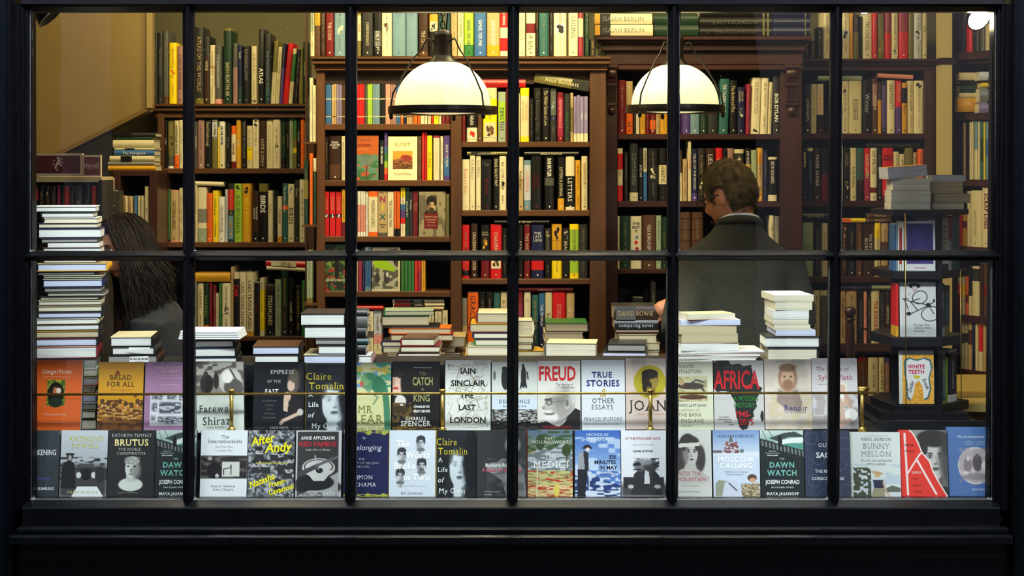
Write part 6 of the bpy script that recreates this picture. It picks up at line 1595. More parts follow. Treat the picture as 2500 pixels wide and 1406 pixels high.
for a_, b_ in (((.3,.36),(.8,.42)),((.3,.36),(.5,.52)),((.5,.52),(.8,.42)),((.24,.6),(.5,.52)),((.12,.3),(.3,.36)),((.12,.3),(.24,.5)),((.8,.42),(.96,.36)),((.8,.42),(.94,.58)),((.56,.3),(.3,.36)),((.24,.3),(.08,.31))): v.l([a_, b_],.012,(40,42,44))
v.e(.25,.58,.07,.035,(40,42,44)); v.e(.79,.42,.07,.04,(40,42,44)); v.e(.95,.34,.03,.03,(40,42,44))
SB('N',2197,2286,689,822,v,[('The Spy Who',.6,.78,.04,(60,62,64),'',.52),('Came in from',.63,.835,.04,(60,62,64),'',.56),('the Cold',.52,.89,.04,(60,62,64),'',.36)],'pale grey cover with a crashed bicycle, revolving rack')
v = Cv((206,206,200)); v.r(.1,.08,1,1,(222,150,50)); v.n(.1,.08,1,1,(236,190,90),26,.5,3,.8)
tooth = [(.18,.3),(.2,.2),(.32,.16),(.52,.2),(.72,.16),(.88,.2),(.92,.34),(.84,.52),(.88,.72),(.8,.88),(.7,.9),(.68,.7),(.58,.56),(.46,.62),(.42,.8),(.34,.92),(.26,.86),(.24,.6),(.2,.46)]
v.p([(.52+(x-.52)*1.12,.54+(y-.54)*1.08) for x, y in tooth],(60,110,120)); v.p(tooth,(226,226,224)); v.e(.52,.5,.09,.03,(210,190,60)); v.e(.46,.475,.04,.02,(210,190,60))
SB('N',2195,2281,856,986,v,[('WHITE',.5,.3,.075,(206,40,90),'b',.52),('TEETH',.5,.4,.075,(206,40,90),'b',.52),('Zadie',.33,.68,.07,(30,30,32),'i @-72',.4),('Smith',.77,.62,.07,(30,30,32),'i @70',.4)],'orange dotted cover with a big white tooth, revolving rack')
row('N', 661, 'upper tier of revolving rack', '''
2183,2186,548,u|||pb
2187,2191,546,s|||pb
2192,2196,548,w|||pb
2197,2201,551,w;r@.05-.85|||pb
2202,2207,541,w|||pb''')
row('N', 822, 'middle tier of revolving rack', '''
2188,2194,693,w;r@0-.8;Y@.8-1|||pb''')
row('O', 664, 'near corner of revolving rack, upper tier', '''
2296,2316,530,w;K@.85-1|FAULKS|k|pb serif at=.15-.6
2317,2324,529,a;r@0-.4|||pb
2325,2343,527,s;T@.8-1|Sea Room|u|pb serif at=.15-.5 hs=1.2''')
row('O', 826, 'near corner of revolving rack, middle tier', '''
2296,2306,692,g;a@.8-1|TALES|w|pb at=.1-.5
2307,2319,697,d;O@.75-1|JEAN HERBERT|G|pb at=.1-.7''')
row('O', 990, 'near corner of revolving rack, lower tier', '''
2299,2309,856,u;s@.3-.85;y@.92-1|WATER|y|pb at=.05-.4
2310,2315,872,l|||pb
2317,2336,853,w;n@.04-.8|THE AFRICAN THEATRE|w|pb at=.2-.7''')
# ------------------------------------------------------------------ lamps and fittings
IRON = mat((30,22,16), .4, 'dark_iron', .3)
def shade_mat():
    m = bpy.data.materials.new('ribbed_glass_shade_lit'); m.use_nodes = True; nt = m.node_tree; b = nt.nodes['Principled BSDF']; N = nt.nodes; L = nt.links
    tc = N.new('ShaderNodeTexCoord'); sp = N.new('ShaderNodeSeparateXYZ'); at = N.new('ShaderNodeMath'); at.operation = 'ARCTAN2'; w = N.new('ShaderNodeMath'); w.operation = 'SINE'; mu = N.new('ShaderNodeMath'); mu.operation = 'MULTIPLY'; mu.inputs[1].default_value = 90
    L.new(tc.outputs['Object'], sp.inputs[0]); L.new(sp.outputs[0], at.inputs[0]); L.new(sp.outputs[1], at.inputs[1]); L.new(at.outputs[0], mu.inputs[0]); L.new(mu.outputs[0], w.inputs[0])
    bp = N.new('ShaderNodeBump'); bp.inputs['Strength'].default_value = .4; bp.inputs['Distance'].default_value = .002; L.new(w.outputs[0], bp.inputs['Height']); L.new(bp.outputs[0], b.inputs['Normal'])
    b.inputs['Base Color'].default_value = (.85,.8,.6,1); b.inputs['Roughness'].default_value = .25; b.inputs['Subsurface Weight'].default_value = 0
    mr = N.new('ShaderNodeMapRange'); mr.inputs[1].default_value = 0; mr.inputs[2].default_value = .17; mr.inputs[3].default_value = .82; mr.inputs[4].default_value = 2.0
    L.new(sp.outputs[2], mr.inputs[0]); L.new(mr.outputs[0], b.inputs['Emission Strength']); b.inputs['Emission Color'].default_value = (1,.86,.43,1); return m
SHADE = shade_mat()
BULB = mat((255,240,200), .5, 'lit_bulb', 0, (1,.9,.6), 28)
def pendant(cx, ring, half, y, lab, ch):
    s = S(y); c = W(cx, ring, y); R = half*s
    r_ = empty('pendant_lamp', (c.x, y, c.z)); tag(r_, lab, 'lamp', 'glass dome lamps hanging over the table')
    H = R*.86
    mb = MB(); n = 16; prof = [(R*.88*math.cos(t), .012+H*math.sin(t)) for t in [k/n*1.36 for k in range(n+1)]]; mb.lathe(prof, SHADE, n=48); mb.build('glass_shade', r_)
    mb = MB(); mb.lathe([(R*.86,.0),(R*.6,-.010),(R*.3,-.015),(0,-.017)], SHADE, n=40); mb.build('glass_lens', r_)
    mb = MB(); mb.lathe([(R*.9,.014),(R,.014),(R*1.005,0),(R,-.015),(R*.9,-.013),(R*.9,.014)], IRON, n=56, smooth=False); mb.build('ring', r_)
    mb = MB(); zt2 = H*.98; mb.lathe([(R*.30,zt2-.012),(R*.31,zt2),(R*.26,zt2+.012),(R*.2,zt2+.026),(R*.175,zt2+.036),(R*.17,zt2+.105),(R*.15,zt2+.124),(0,zt2+.13)], IRON, n=28); mb.build('cap', r_)
    for k in range(3):
        a = math.radians(ch+120*k); mb = MB()
        pts = [(R*.17,zt2+.085),(R*.3,zt2+.095),(R*.42,zt2+.05),(R*.56,zt2+.02),(R*.8,H*.66),(R*.95,H*.34),(R*.985,.014),(R*.985,-.03)]
        P2 = []
        for i in range(len(pts)-1):
            for q in range(3): f = q/3; P2.append((pts[i][0]*(1-f)+pts[i+1][0]*f, pts[i][1]*(1-f)+pts[i+1][1]*f))
        P2.append(pts[-1]); mb.tube([(x*math.cos(a), x*math.sin(a), z) for x, z in P2], .0034, IRON, 6); mb.build('hanger_rod', r_)
        mb = MB(); mb.lathe([(0,-.045),(.007,-.04),(.008,-.03),(.004,-.02)], IRON, c=(R*.985*math.cos(a), R*.985*math.sin(a), .008), n=10); mb.build('finial', r_)
    mb = MB(); z = zt2+.134
    while c.z+z < 2.93:
        for q in (0, 1):
            pts = [(.008*math.cos(t)*(1-q), .008*math.cos(t)*q, z+.013+.015*math.sin(t)) for t in [j*math.pi/5 for j in range(11)]]; mb.tube(pts, .0022, IRON, 5); z += .023
    mb.build('chain', r_, kind='stuff')
    mb = MB(); mb.tube([(.012,0,zt2+.12),(.02,.002,zt2+.2),(.008,0,zt2+.3),(.012,0,2.93-c.z)], .0028, IRON, 6); mb.build('flex', r_)
    mb = MB(); mb.lathe([(0,-.03),(.02,-.022),(.03,0),(.02,.03),(0,.034)], BULB, c=(0,0,R*.55), n=14); mb.build('bulb', r_)
pendant(1081, 269, 133, .72, 'lit glass dome lamp in an iron ring, hanging over the paperback bay', 80)
pendant(1648, 266, 121, .95, 'lit glass dome lamp in an iron ring, crossed by a mullion', 100)
def spot(px, py, y, r, e, lab, aim):
    c = W(px, py, y); o = empty('spotlight', c, (math.radians(-60), 0, math.radians(aim))); tag(o, lab, 'lamp')
    mb = MB(); mb.lathe([(r*.5,r*1.6),(r*.9,r*.9),(r*1.15,0),(r*1.02,0),(r*.8,r*.8)], mat((60,56,48), .3, 'spot_housing', .8), n=20); mb.build('housing', o)
    mb = MB(); mb.lathe([(0,r*.12),(r*.6,r*.08),(r,.0)], mat((255,240,190), .5, 'spot_face_lit', 0, (1,.86,.5), e), n=20); mb.build('lit_face', o)
    mb = MB(); mb.tube([(0,0,r*1.3),(0,-r*.9,r*1.9),(0,-r*7,r*5.4)], .005, IRON, 6); mb.build('bracket', o)
spot(2390, 46, .12, .040, 60, 'bright spotlight at the upper corner of the last pane', 20)
spot(2111, 22, .4, .020, 30, 'small lit spotlight just under the window head by the red books', 0)
c = W(104, 18, .5); o = empty('cone_lamp', c, (0, math.radians(-43), 0)); tag(o, 'black cone lampshade, only its lower rim in view over the stair', 'lamp')
mb = MB(); mb.lathe([(.01,.07),(.02,.05),(.055,-.045),(.051,-.045),(.018,.045)], mat((14,14,14), .4, 'black_shade'), n=28); mb.build('shade', o)
mb = MB(); mb.lathe([(.053,-.047),(.057,-.047),(.057,-.043),(.053,-.043)], mat((230,220,180), .3, 'bright_rim'), n=28); mb.build('rim', o)
mb = MB(); mb.tube([(0,0,.06),(.05,0,.2),(.2,0,.42)], .005, IRON, 6); mb.build('stem', o)
# publisher's header boards and the rack beneath
yh = .95; BRD = mat((210,188,150), .5, 'cream_border'); MRN = mat((92,36,38), .45, 'maroon_board')
hb = empty('header_board', W(162,402,yh)); tag(hb, 'dark maroon header board with a pale seahorse-like emblem above the rack', 'sign')
a, b = W(80,431,yh), W(202,374,yh); T = Matrix.Translation(-hb.location); mb = MB(); mb.box(a.x, b.x, yh, yh+.02, a.z, b.z, BRD, T); mb.build('board', hb)
a, b = W(87,423,yh), W(196,380,yh); mb = MB(); mb.box(a.x, b.x, yh-.001, yh, a.z, b.z, MRN, T); mb.build('panel', hb)
mb = MB(); cx = 140
for (px, py, r_) in ((142,386,.0055),(144,392,.006),(141,398,.0055),(137,404,.005),(136,410,.004),(140,415,.003),(150,388,.003),(151,396,.003),(150,404,.003),(132,392,.003),(130,400,.003),(146,401,.004)):
    q = T@W(px,py,yh); mb.add([(q.x+r_*math.cos(k*.785), q.y-.0016, q.z+r_*1.2*math.sin(k*.785)) for k in range(8)], [tuple(range(8))], mat((206,190,180), .5))
mb.build('emblem', hb, kind='stuff')
h2 = empty('header_board', W(225,405,yh)); tag(h2, 'smaller maroon header board with pale serif lettering', 'sign'); T = Matrix.Translation(-h2.location)
a, b = W(203,431,yh), W(246,378,yh); mb = MB(); mb.box(a.x, b.x, yh, yh+.02, a.z, b.z, BRD, T); mb.build('board', h2)
a, b = W(206,427,yh), W(244,383,yh); mb = MB(); mb.box(a.x, b.x, yh-.001, yh, a.z, b.z, mat((110,50,40), .45), T); mb.build('panel', h2)
mb = MB(); q = T@W(224,404,yh); letters_mesh(mb, 'Harvill', q.x, q.z, -.0016+q.y, .060, .024, mat((226,206,190), .5), False, 0, True, 0, .5); mb.build('lettering', h2, kind='stuff')
pr_ = empty('publisher_rack', (W(165,0,yh).x, yh, 0)); tag(pr_, 'narrow standing rack of books under the maroon header boards', 'rack'); T = Matrix.Translation(-pr_.location)
for px in (78, 246): mb = MB(); a = W(px,0,yh); mb.box(a.x-.008, a.x+.004, yh, yh+.2, 0, W(0,440,yh).z, DARKP, T); mb.build('upright', pr_)
for py in (432, 600, 780): mb = MB(); a, b = W(78,py,yh), W(248,py,yh); mb.box(a.x, b.x, yh, yh+.2, a.z-.02, a.z, TRIMB if py == 432 else DARKP, T); mb.build('shelf', pr_)
mb = MB(); mb.box(W(78,0,yh).x, W(248,0,yh).x, yh+.2, yh+.21, 0, W(0,440,yh).z, DARKP, T); mb.build('back_panel', pr_)
PL['H'] = Plane(1250, .97, 0); PL['I'] = Plane(1250, 1.7, 0)
row('H', 600, 'rack under the maroon boards', '''
79,92,452,k;r@.05-.25|||
94,107,452,k|||
109,121,453,B|||pic=.05-.2-B-t
122,136,455,B;R@.4-1|||
138,147,453,M|||
149,155,452,E|||
157,168,453,r;M@.4-1|||pic=.1-.4-r-o
171,180,455,K|||
182,199,453,g|ITALIA|C|serif at=.05-.7
203,220,448,k|THE CHANGE|G|at=.1-.8
223,233,454,r;M@.5-1|||
235,243,455,R;m@.3-.6|||''')
row('I', 600, 'dim shelf between rack and stair', '''
251,257,435,C|||
259,267,464,n|||mark
269,283,466,K||G|pic=.2-.5-K-C
245,250,470,d|||''')
mb = MB(); a, b = W(242,601,1.7), W(290,0,1.7); mb.box(a.x, b.x, 1.69, 1.9, 0, a.z, MAHOH); mb.build('low_cabinet', label='dark low cabinet between the rack and the stair bookcase', cat='cabinet')
# turned post
q = W(2076,0,1.55); po = empty('turned_post', (q.x, 1.55, 0)); tag(po, 'dark turned wooden post with a ball finial, before the peach spines', 'post')
z0 = W(0,846,1.55).z; zt2 = W(0,748,1.55).z; k = (zt2-z0)
mb = MB(); mb.lathe([(.0,k),(.012,k*.99),(.023,k*.93),(.0245,k*.84),(.019,k*.75),(.014,k*.71)], MAHO, c=(0,0,z0), n=24); mb.build('ball_finial', po)
mb = MB(); mb.lathe([(.014,k*.72),(.02,k*.70),(.02,k*.66),(.015,k*.63),(.0175,k*.55),(.019,0),(.021,-z0)], MAHO, c=(0,0,z0), n=24); mb.build('shaft', po)
# pale desk
dk = empty('desk', (W(2400,0,1.6).x, 1.7, 0)); tag(dk, 'pale yellow wooden desk corner behind the revolving rack', 'desk'); T = Matrix.Translation(-dk.location); DM = noisemat('pale_desk_wood', (206,176,96), (222,194,116), 6, .45, .1, (.1,1,1))
a = W(2318,952,1.45); mb = MB(); mb.box(a.x, 2.7, 1.40, 2.0, a.z-.03, a.z, DM, T); mb.build('desktop', dk)
mb = MB(); mb.box(a.x+.02, 2.7, 1.44, 1.96, a.z-.16, a.z-.03, mat((150,124,84), .5, 'desk_shadow_wood'), T); mb.build('apron', dk)  # apron in a darker tone than the desktop
a2 = W(2322,978,1.3); mb = MB(); mb.prism([(a2.x,1.2),(2.7,1.05),(2.7,1.38),(a2.x,1.38)], a2.z-.03, a2.z, DM, 'z', T); mb.build('front_leaf', dk)
for x in (a.x+.04, 2.6): mb = MB(); mb.box(x, x+.05, 1.46, 1.52, 0, a.z-.03, DM, T); mb.build('leg', dk)
# ------------------------------------------------------------------ people
SKIN = noisemat('skin', (176,112,80), (196,130,96), 8, .5, .05)
def ring_tube(mb, pts, m, n=16):
    """pts: (x,y,z,rx,ry) rings lying level"""
    vs = [Vector((x+rx*math.cos(2*math.pi*k/n), y+ry*math.sin(2*math.pi*k/n), z)) for x, y, z, rx, ry in pts for k in range(n)]
    fs = [(i*n+k, i*n+(k+1)%n, (i+1)*n+(k+1)%n, (i+1)*n+k) for i in range(len(pts)-1) for k in range(n)]
    fs += [tuple(range(n))[::-1], tuple(range(len(vs)-n, len(vs)))]; mb.add(vs, fs, m, True)
def limb(mb, pts, rs, m, n=14):
    P2, R2 = [], []
    for i in range(len(pts)-1):
        for q in range(4): f = q/4; P2.append(Vector(pts[i]).lerp(Vector(pts[i+1]), f)); R2.append(rs[i]*(1-f)+rs[i+1]*f)
    P2.append(Vector(pts[-1])); R2.append(rs[-1])
    for _ in range(2):
        P2 = [P2[0]]+[(P2[i-1]+P2[i]*2+P2[i+1])/4 for i in range(1, len(P2)-1)]+[P2[-1]]
    mb.tube(P2, R2, m, n)
def head_pt(x, y, z):
    """unit sphere direction to head surface, face towards -y"""
    px, py, pz = x*.077, y*.098, z*.118
    if z < 0:
        t = -z; px *= 1-.34*t*t; 
        if y > 0: py *= 1-.55*t
        else: py *= 1-.05*t; 
    if y < 0:
        g = lambda a, b, sa, sb: math.exp(-((px-a)/sa)**2-((pz-b)/sb)**2)
        py -= .026*g(0,-.022,.012,.02)+.010*g(0,.0,.009,.028)+.007*g(0,-.066,.022,.01)+.012*g(0,-.1,.026,.018)+.005*g(0,.03,.05,.012)
        py += .010*(g(.031,.008,.017,.012)+g(-.031,.008,.017,.012))+.004*g(0,-.078,.03,.006)
    return Vector((px, py, pz))
def add_head(mb, M, m, n=48, r=36):
    vs = []; 
    for i in range(r+1):
        a = math.pi*i/r
        for k in range(n): b = 2*math.pi*k/n; vs.append(M@head_pt(math.sin(a)*math.cos(b), math.sin(a)*math.sin(b), math.cos(a)))
    mb.add(vs, [(i*n+k, i*n+(k+1)%n, (i+1)*n+(k+1)%n, (i+1)*n+k) for i in range(r) for k in range(n)], m, True)
    for q in (-1, 1):      # ears
        pts = [(q*.078, .012+.017*math.cos(t), -.005+.031*math.sin(t)) for t in [j*math.pi/9-1.2 for j in range(15)]]
        mb.tube([M@Vector(p) for p in pts], .0048, m, 8); mb.tube([M@Vector((q*.074, .016, -.03)), M@Vector((q*.078, .012, -.005)), M@Vector((q*.074, .018, .018))], [.006,.011,.006], m, 8)
def add_hand(mb, M, m, curl=(.35,.5,.45), side=1):
    mb.tube([M@Vector(p) for p in ((-.03,0,0),(0,0,0),(.03,0,0),(.07,0,0),(.088,0,-.002))], [.026,.026,.034,.038,.030], m, 12)
    for k, (oy, L, r) in enumerate(((-.030,.066,.0085),(-.010,.076,.009),(.011,.071,.0088),(.030,.056,.0078))):
        p = Vector((.078, oy*1.0, 0)); a = 0; pts = [M@Vector((.05, oy*.9, 0)), M@p]; 
        for j, f in enumerate((.42,.33,.25)):
            a += curl[j]; p = p+Vector((math.cos(a)*L*f, oy*.12*f, -math.sin(a)*L*f)); pts.append(M@p)
        mb.tube(pts, [r*1.1, r*1.1, r, r*.92, r*.7], m, 9)
    s = side; pts = [(.008, s*.022, -.004), (.034, s*.046, -.014), (.058, s*.058, -.022), (.076, s*.056, -.03)]
    mb.tube([M@Vector(p) for p in pts], [.013,.0125,.0105,.0075], m, 9)
def remesh(o, v, sm=6):
    r = o.modifiers.new('join', 'REMESH'); r.mode = 'VOXEL'; r.voxel_size = v; r.use_smooth_shade = True
    s = o.modifiers.new('smooth', 'SMOOTH'); s.factor = .5; s.iterations = sm
def eyes_etc(root, M, brow, lipm):
    for q in (-1, 1):
        mb = MB(); c = Vector((q*.029, -.077, .008)); mb.lathe([(0,-.0115),(.007,-.009),(.0112,-.003),(.0112,.003),(.007,.009),(0,.0115)], mat((226,220,210), .2, 'eye_white'), n=14, M=M@Matrix.Translation(c)); mb.build('eye', root)
        mb = MB(); mb.lathe([(.0,.0),(.0055,.0)], mat((50,34,24), .2, 'iris'), n=12, M=M@Matrix.Translation(c+Vector((0,-.0118,0)))@Matrix.Rotation(math.pi/2, 4, 'X')); mb.build('iris', root)
        mb = MB(); mb.tube([M@Vector((q*(.014+.034*f), -.099+.012*f+abs(f-.5)*.004, .027+.007*math.sin(f*2.6))) for f in (0,.25,.5,.75,1)], [.002,.0034,.0034,.0026,.001], brow, 6); mb.build('eyebrow', root)
        mb = MB(); mb.tube([M@Vector((q*(.018+.027*f), -.0945+.008*f, .0115+.006*math.sin(f*3.1))) for f in (0,.3,.6,1)], .0016, brow, 5); mb.build('eyelid', root)
    mb = MB(); mb.tube([M@Vector((x, -.098-.004*(1-abs(x)/.024)+abs(x)*.22, -.064)) for x in (-.024,-.012,0,.012,.024)], [.001,.0034,.0038,.0034,.001], lipm, 8); mb.build('lips', root)
# man from behind, head bowed, in a tweed jacket
mx, my = .88, 1.05
man = empty('person', (mx, my, 0)); tag(man, 'grey-haired man seen from behind, head bowed, glasses, dark tweed jacket and white collar', 'person'); T = Matrix.Translation(-man.location)
hc = W(1783, 482, my-.03); HM = T@Matrix.Translation(hc)@Matrix.Rotation(math.radians(-134), 4, 'Z')@Matrix.Rotation(math.radians(17), 4, 'X')@Matrix.Scale(1.10, 4)
mb = MB(); add_head(mb, HM, SKIN)
limb(mb, [T@Vector((mx-.012, my-.005, 1.30)), HM@Vector((0, .03, -.06)), HM@Vector((0, .015, 0))], [.066,.056,.058], SKIN)
ring_tube(mb, [(0,0,.78,.15,.10),(0,0,1.0,.155,.10),(0,0,1.2,.18,.1),(0,0,1.29,.15,.08),(0,0,1.34,.06,.05)], SKIN)
for q in (-1, 1): limb(mb, [(q*.09,0,.8),(q*.1,-.01,.46),(q*.1,.01,.09)], [.085,.06,.04], SKIN); limb(mb, [(q*.1,.03,.05),(q*.11,-.0,.04),(q*.11,.14,.03)], [.04,.04,.03], SKIN)
sh = [(-.175,0,1.235),(.19,0,1.235)]; el = [(-.258,-.12,.925),(.262,-.02,.97)]; wr = [(-.236,-.04,1.062),(.17,.17,.86)]
for s_, e_, w_ in zip(sh, el, wr): limb(mb, [s_, e_, w_], [.05,.038,.027], SKIN)
HL = Matrix.Translation(wr[0])@Matrix.Rotation(math.radians(176), 4, 'Z')@Matrix.Rotation(math.radians(28), 4, 'Y')@Matrix.Rotation(math.radians(-55), 4, 'X')
add_hand(mb, HL, SKIN, (.35,.6,.5), 1)
add_hand(mb, Matrix.Translation(wr[1])@Matrix.Rotation(math.radians(100), 4, 'Z')@Matrix.Rotation(math.radians(15), 4, 'Y'), SKIN, (.35,.5,.4), 1)
o = mb.build('body', man); remesh(o, .0055, 3)
eyes_etc(man, HM, mat((70,62,50), .7), mat((150,80,70), .5))
TWEED = noisemat('dark_tweed', (38,38,30), (58,56,44), 240, .95, .5)
mb = MB(); ring_tube(mb, [(0,.0,.70,.205,.145),(0,0,.9,.195,.135),(0,0,1.08,.21,.14),(0,-.005,1.18,.228,.135),(0,-.005,1.245,.222,.122),(-.002,-.014,1.285,.165,.108),(0,-.028,1.325,.115,.092),(.002,-.042,1.372,.084,.078)], TWEED, 24)
for k, (s_, e_, w_) in enumerate(zip(sh, el, wr)):
    e2 = Vector(e_); w2 = Vector(w_).lerp(e2, .3 if k == 0 else .12); limb(mb, [s_, e2, w2], [.072,.062,.042], TWEED)
    if k == 0: limb(mb, [(-.15,0,1.2), e2+Vector((.03,0,.02))], [.08,.07], TWEED)
o = mb.build('jacket', man); remesh(o, .009, 5)
mb = MB(); pts = []; n = 28
for k in range(n+1): a = math.pi*(1.0+k/n)-.0; pts.append((.003+.080*math.cos(a), -.044+.074*math.sin(a), 1.362-.024*math.sin(a)))
mb.tube([(x, y, z+.004) for x, y, z in pts], .014, TWEED, 10); mb.build('jacket_collar', man)
mb = MB(); mb.tube([(x*.93, (y+.044)*.9-.044, z+.020) for x, y, z in pts], .0068, mat((232,230,222), .7, 'white_cotton'), 8); mb.build('shirt_collar', man)
mb = MB(); mb.tube([Vector(wr[0]).lerp(Vector(el[0]), .02), Vector(wr[0]).lerp(Vector(el[0]), .14)], .033, mat((232,230,222), .7, 'white_cotton'), 14); mb.build('shirt_cuff', man)
TR = mat((36,36,40), .9, 'dark_trousers'); mb = MB()
for q in (-1, 1): limb(mb, [(q*.085,0,.82),(q*.1,-.01,.46),(q*.1,.01,.07)], [.115,.085,.07], TR)
ring_tube(mb, [(0,0,.72,.17,.12),(0,0,.84,.17,.12),(0,0,.92,.16,.11)], TR); o = mb.build('trousers', man); remesh(o, .012)
for q in (-1, 1):
    mb = MB(); ring_tube(mb, [(q*.11,.06,0,.05,.13),(q*.11,.06,.03,.05,.13),(q*.11,.04,.06,.042,.1),(q*.105,.0,.09,.035,.045)], mat((20,18,16), .3, 'shoe_leather')); mb.build('shoe', man)
HB = noisemat('grey_brown_hair', (44,36,22), (98,82,52), 40, .8, .5, (1,1,1)); HB.node_tree.nodes['Principled BSDF'].inputs['Specular IOR Level'].default_value = .2
def hair_shell(M, m, keep, grow, name, parent, n=110, r=72):
    mb = MB(); vs = []; ok = []
    for i in range(r+1):
        a = math.pi*i/r
        for k in range(n):
            b = 2*math.pi*k/n; d = Vector((math.sin(a)*math.cos(b), math.sin(a)*math.sin(b), math.cos(a))); g = keep(d)
            p = head_pt(*d); w = mnoise.noise(d*4)*.003+mnoise.noise(d*22)*.0012
            vs.append(M@(p+d*(grow(d)*min(1, max(0, g)*4)+w*(g > 0)-.002*(g <= 0)))); ok.append(g > -.06)
    fs = [(i*n+k, i*n+(k+1)%n, (i+1)*n+(k+1)%n, (i+1)*n+k) for i in range(r) for k in range(n)]
    mb.add(vs, [f for f in fs if all(ok[q] for q in f)], m, True); return mb
mkeep = lambda d: min(d.z+.56-(.0 if d.y > .1 else (.1-d.y)*1.1)-(1.0*max(0, 1-((d.y-.14)/.32)**2) if abs(d.x) > .7 and d.z < .24 else 0), d.y+.55+d.z*.25)
mb = hair_shell(HM, HB, mkeep, lambda d: .012+.012*max(0, d.z), 'hair', man)
rh = random.Random(5)
for _ in range(2600):
    d = Vector((rh.gauss(0,1), rh.gauss(0,1), rh.gauss(0,1))).normalized()
    if mkeep(d) < .04: continue
    p = head_pt(*d)+d*(.011+.010*max(0, d.z)); fl = Vector((d.x*.15+rh.gauss(0,.22), (-.5 if d.z > .5 else .25)+rh.gauss(0,.2), -1.0 if d.z < .75 else -.1)); t = (fl-d*fl.dot(d)).normalized(); L = rh.uniform(.012,.024)
    mb.tube([HM@p, HM@(p+t*L*.5+d*.0022), HM@(p+t*L+d*rh.uniform(-.001,.002))], [.0007,.0006,.0002], HB, 3)
mb.build('hair', man, kind='stuff')
GLM = mat((24,20,18), .3, 'spectacle_frame')
mb = MB()
for q in (-1, 1):
    mb.tube([HM@Vector((q*.033+.023*math.cos(t), -.112, .004+.019*math.sin(t))) for t in [k*math.pi/8 for k in range(17)]], .0018, GLM, 6)
    mb.tube([HM@Vector((q*.056, -.112, .008)), HM@Vector((q*.082, -.05, .01)), HM@Vector((q*.084, .01, .008)), HM@Vector((q*.08, .024, -.008))], .0022, GLM, 6)
mb.tube([HM@Vector((-.01,-.113,.008)), HM@Vector((.01,-.113,.008))], .0018, GLM, 6); mb.build('glasses', man)
# woman with long brown hair, seated behind the tall stack, in profile
wx, wy = -1.375, .80
wom = empty('person', (wx, wy, 0)); tag(wom, 'woman with long brown hair and dark top, in profile behind the tall stack', 'person'); T = Matrix.Translation(-wom.location)
hc = W(306, 607, wy-.03); HW = T@Matrix.Translation(hc)@Matrix.Rotation(math.radians(-48), 4, 'Z')@Matrix.Rotation(math.radians(10), 4, 'X')@Matrix.Scale(.97, 4)
SKW = noisemat('olive_skin', (170,112,80), (190,130,96), 8, .5, .05)
mb = MB(); add_head(mb, HW, SKW); limb(mb, [(0.01,0,1.06), HW@Vector((0,.035,-.07)), HW@Vector((0,.02,0))], [.06,.048,.05], SKW)
ring_tube(mb, [(.04,0,.60,.13,.15),(.045,0,.75,.105,.12),(.03,0,.9,.10,.13),(.02,0,1.03,.08,.13),(.015,0,1.08,.045,.05)], SKW)
sh = [(.03,-.13,1.02),(.03,.13,1.02)]; el = [(.0,-.15,.76),(.0,.16,.76)]; wr = [(-.17,-.09,.80),(-.17,.1,.80)]
for s_, e_, w_ in zip(sh, el, wr): limb(mb, [s_, e_, w_], [.042,.032,.024], SKW); add_hand(mb, Matrix.Translation(w_)@Matrix.Rotation(math.pi, 4, 'Z'), SKW, (.3,.4,.3))
for q in (-1, 1): limb(mb, [(.03,q*.08,.60),(-.30,q*.08,.585),(-.30,q*.08,.08)], [.08,.06,.035], SKW); limb(mb, [(-.29,q*.08,.05),(-.42,q*.08,.03)], [.038,.028], SKW)
o = mb.build('body', wom); remesh(o, .0055, 3)
HN = noisemat('dark_brown_hair', (14,9,5), (36,21,11), 50, .75, .5, (1,1,.15)); HN.node_tree.nodes['Principled BSDF'].inputs['Specular IOR Level'].default_value = .2
eyes_etc(wom, HW, mat((52,34,24), .7), mat((160,84,76), .5))
TOP = noisemat('black_knit', (17,16,16), (26,25,24), 120, .95, .4); mb = MB()
ring_tube(mb, [(.04,0,.54,.155,.17),(.045,0,.75,.13,.145),(.035,0,.9,.13,.165),(.03,0,1.02,.115,.165),(.025,0,1.07,.09,.10),(.012,0,1.10,.066,.07)], TOP, 20)
for s_, e_, w_ in zip(sh, el, wr): limb(mb, [s_, e_, Vector(w_).lerp(Vector(e_), .1)], [.07,.054,.036], TOP)
o = mb.build('knitted_top', wom); remesh(o, .010, 5)
JN = mat((26,28,40), .9, 'dark_denim'); mb = MB()
for q in (-1, 1): limb(mb, [(.03,q*.08,.60),(-.30,q*.08,.585),(-.30,q*.08,.10)], [.1,.078,.055], JN)
ring_tube(mb, [(.04,0,.52,.14,.16),(.04,0,.62,.14,.16)], JN); o = mb.build('jeans', wom); remesh(o, .012)
for q in (-1, 1): mb = MB(); ring_tube(mb, [(-.34,q*.08,0,.12,.042),(-.34,q*.08,.03,.12,.042),(-.31,q*.08,.07,.08,.036),(-.30,q*.08,.1,.04,.035)], mat((20,18,16), .3, 'shoe_leather')); mb.build('shoe', wom)
wkeep = lambda d: min(.9, d.y+.40+max(0, d.z)*.62) if d.x > 0 else min(.9, d.y+.2+max(0, d.z)*.9)
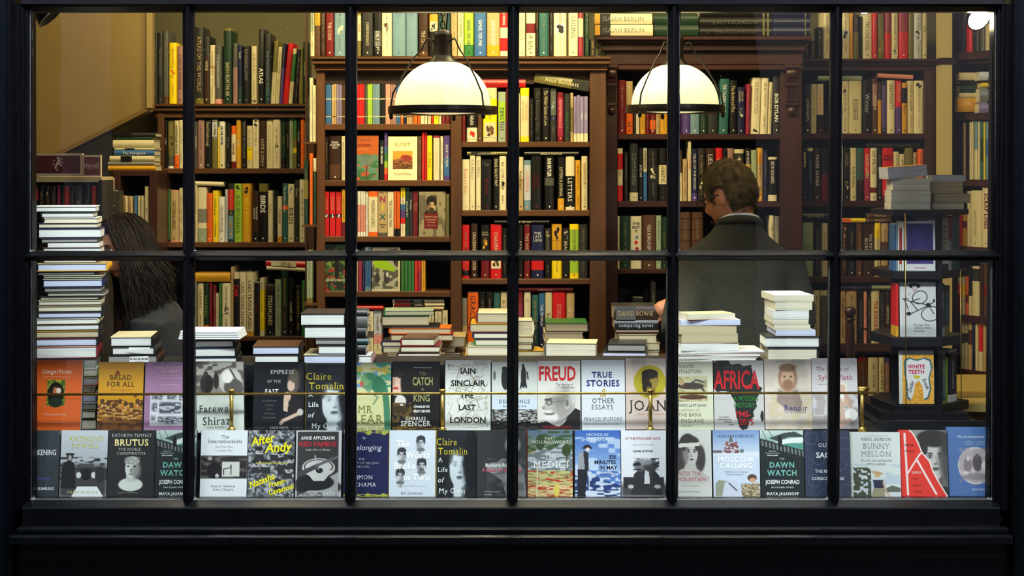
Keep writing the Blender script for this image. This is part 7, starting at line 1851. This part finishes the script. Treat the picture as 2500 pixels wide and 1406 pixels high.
mb = hair_shell(HW, HN, wkeep, lambda d: .017+.004*max(0, d.z)+.006*max(0, d.y), 'hair', wom)
ring_tube(mb, [tuple(HW@Vector((0,.05,0)))[:2]+((HW@Vector((0,0,z))).z, a_, b_) for z, a_, b_ in ((.06,.05,.06),(0,.066,.076),(-.08,.062,.078),(-.16,.058,.08),(-.24,.04,.06))], HN)
rh = random.Random(9); DN = T.to_3x3()
for _ in range(1300):
    while 1:
        d = Vector((rh.gauss(0,1), rh.gauss(.25,1), abs(rh.gauss(.4,.8)))).normalized(); d.x = abs(d.x) if rh.random() < .35 else d.x
        if wkeep(d) > .06 and d.y > -.55: break
    side = 1 if d.x > 0 else -1; lift = rh.uniform(.022, .033)
    d2 = Vector((d.x*1.0+side*.3, max(-.3, d.y)+(.06 if side > 0 else .3), -.05)).normalized(); pts = []
    for k in range(5): q = d.lerp(d2, k/4).normalized(); pts.append(HW@(head_pt(*q)*1+q*lift*(.75+.25*k/4)))
    p1 = pts[-1]; L = rh.uniform(.10,.40)*(1 if rh.random() < .8 else .8); ph = rh.random()*6; am = rh.uniform(.002,.010); out = (p1-HW@Vector((0,.02,0))); out.z = 0; out.normalize(); sp_ = rh.uniform(0,.03)
    for k in range(1, 10):
        f = k/9; pts.append(p1+Vector((out.x*sp_*f+am*math.sin(ph+f*8)+.035*f*f+.015*f, out.y*sp_*f+am*math.cos(ph+f*7), -L*f)))
    r = rh.uniform(.0012,.0036); mb.tube(pts, [r*.6,r,r,r,r]+[r,r,r,r,r*.9,r*.8,r*.6,r*.4,r*.15], HN, 4)
mb.build('hair', wom, kind='stuff')
stl = empty('stool', (wx+.05, wy, 0)); tag(stl, 'dark round stool under the seated woman', 'stool')
mb = MB(); mb.lathe([(0,.455),(.15,.455),(.165,.47),(.165,.49),(.15,.505),(0,.51)], MAHO, n=28); mb.build('seat', stl)
for k in range(4): a = k*math.pi/2+.78; mb = MB(); mb.tube([(.1*math.cos(a), .1*math.sin(a), .46), (.15*math.cos(a), .15*math.sin(a), 0)], .014, MAHO, 8); mb.build('leg', stl)
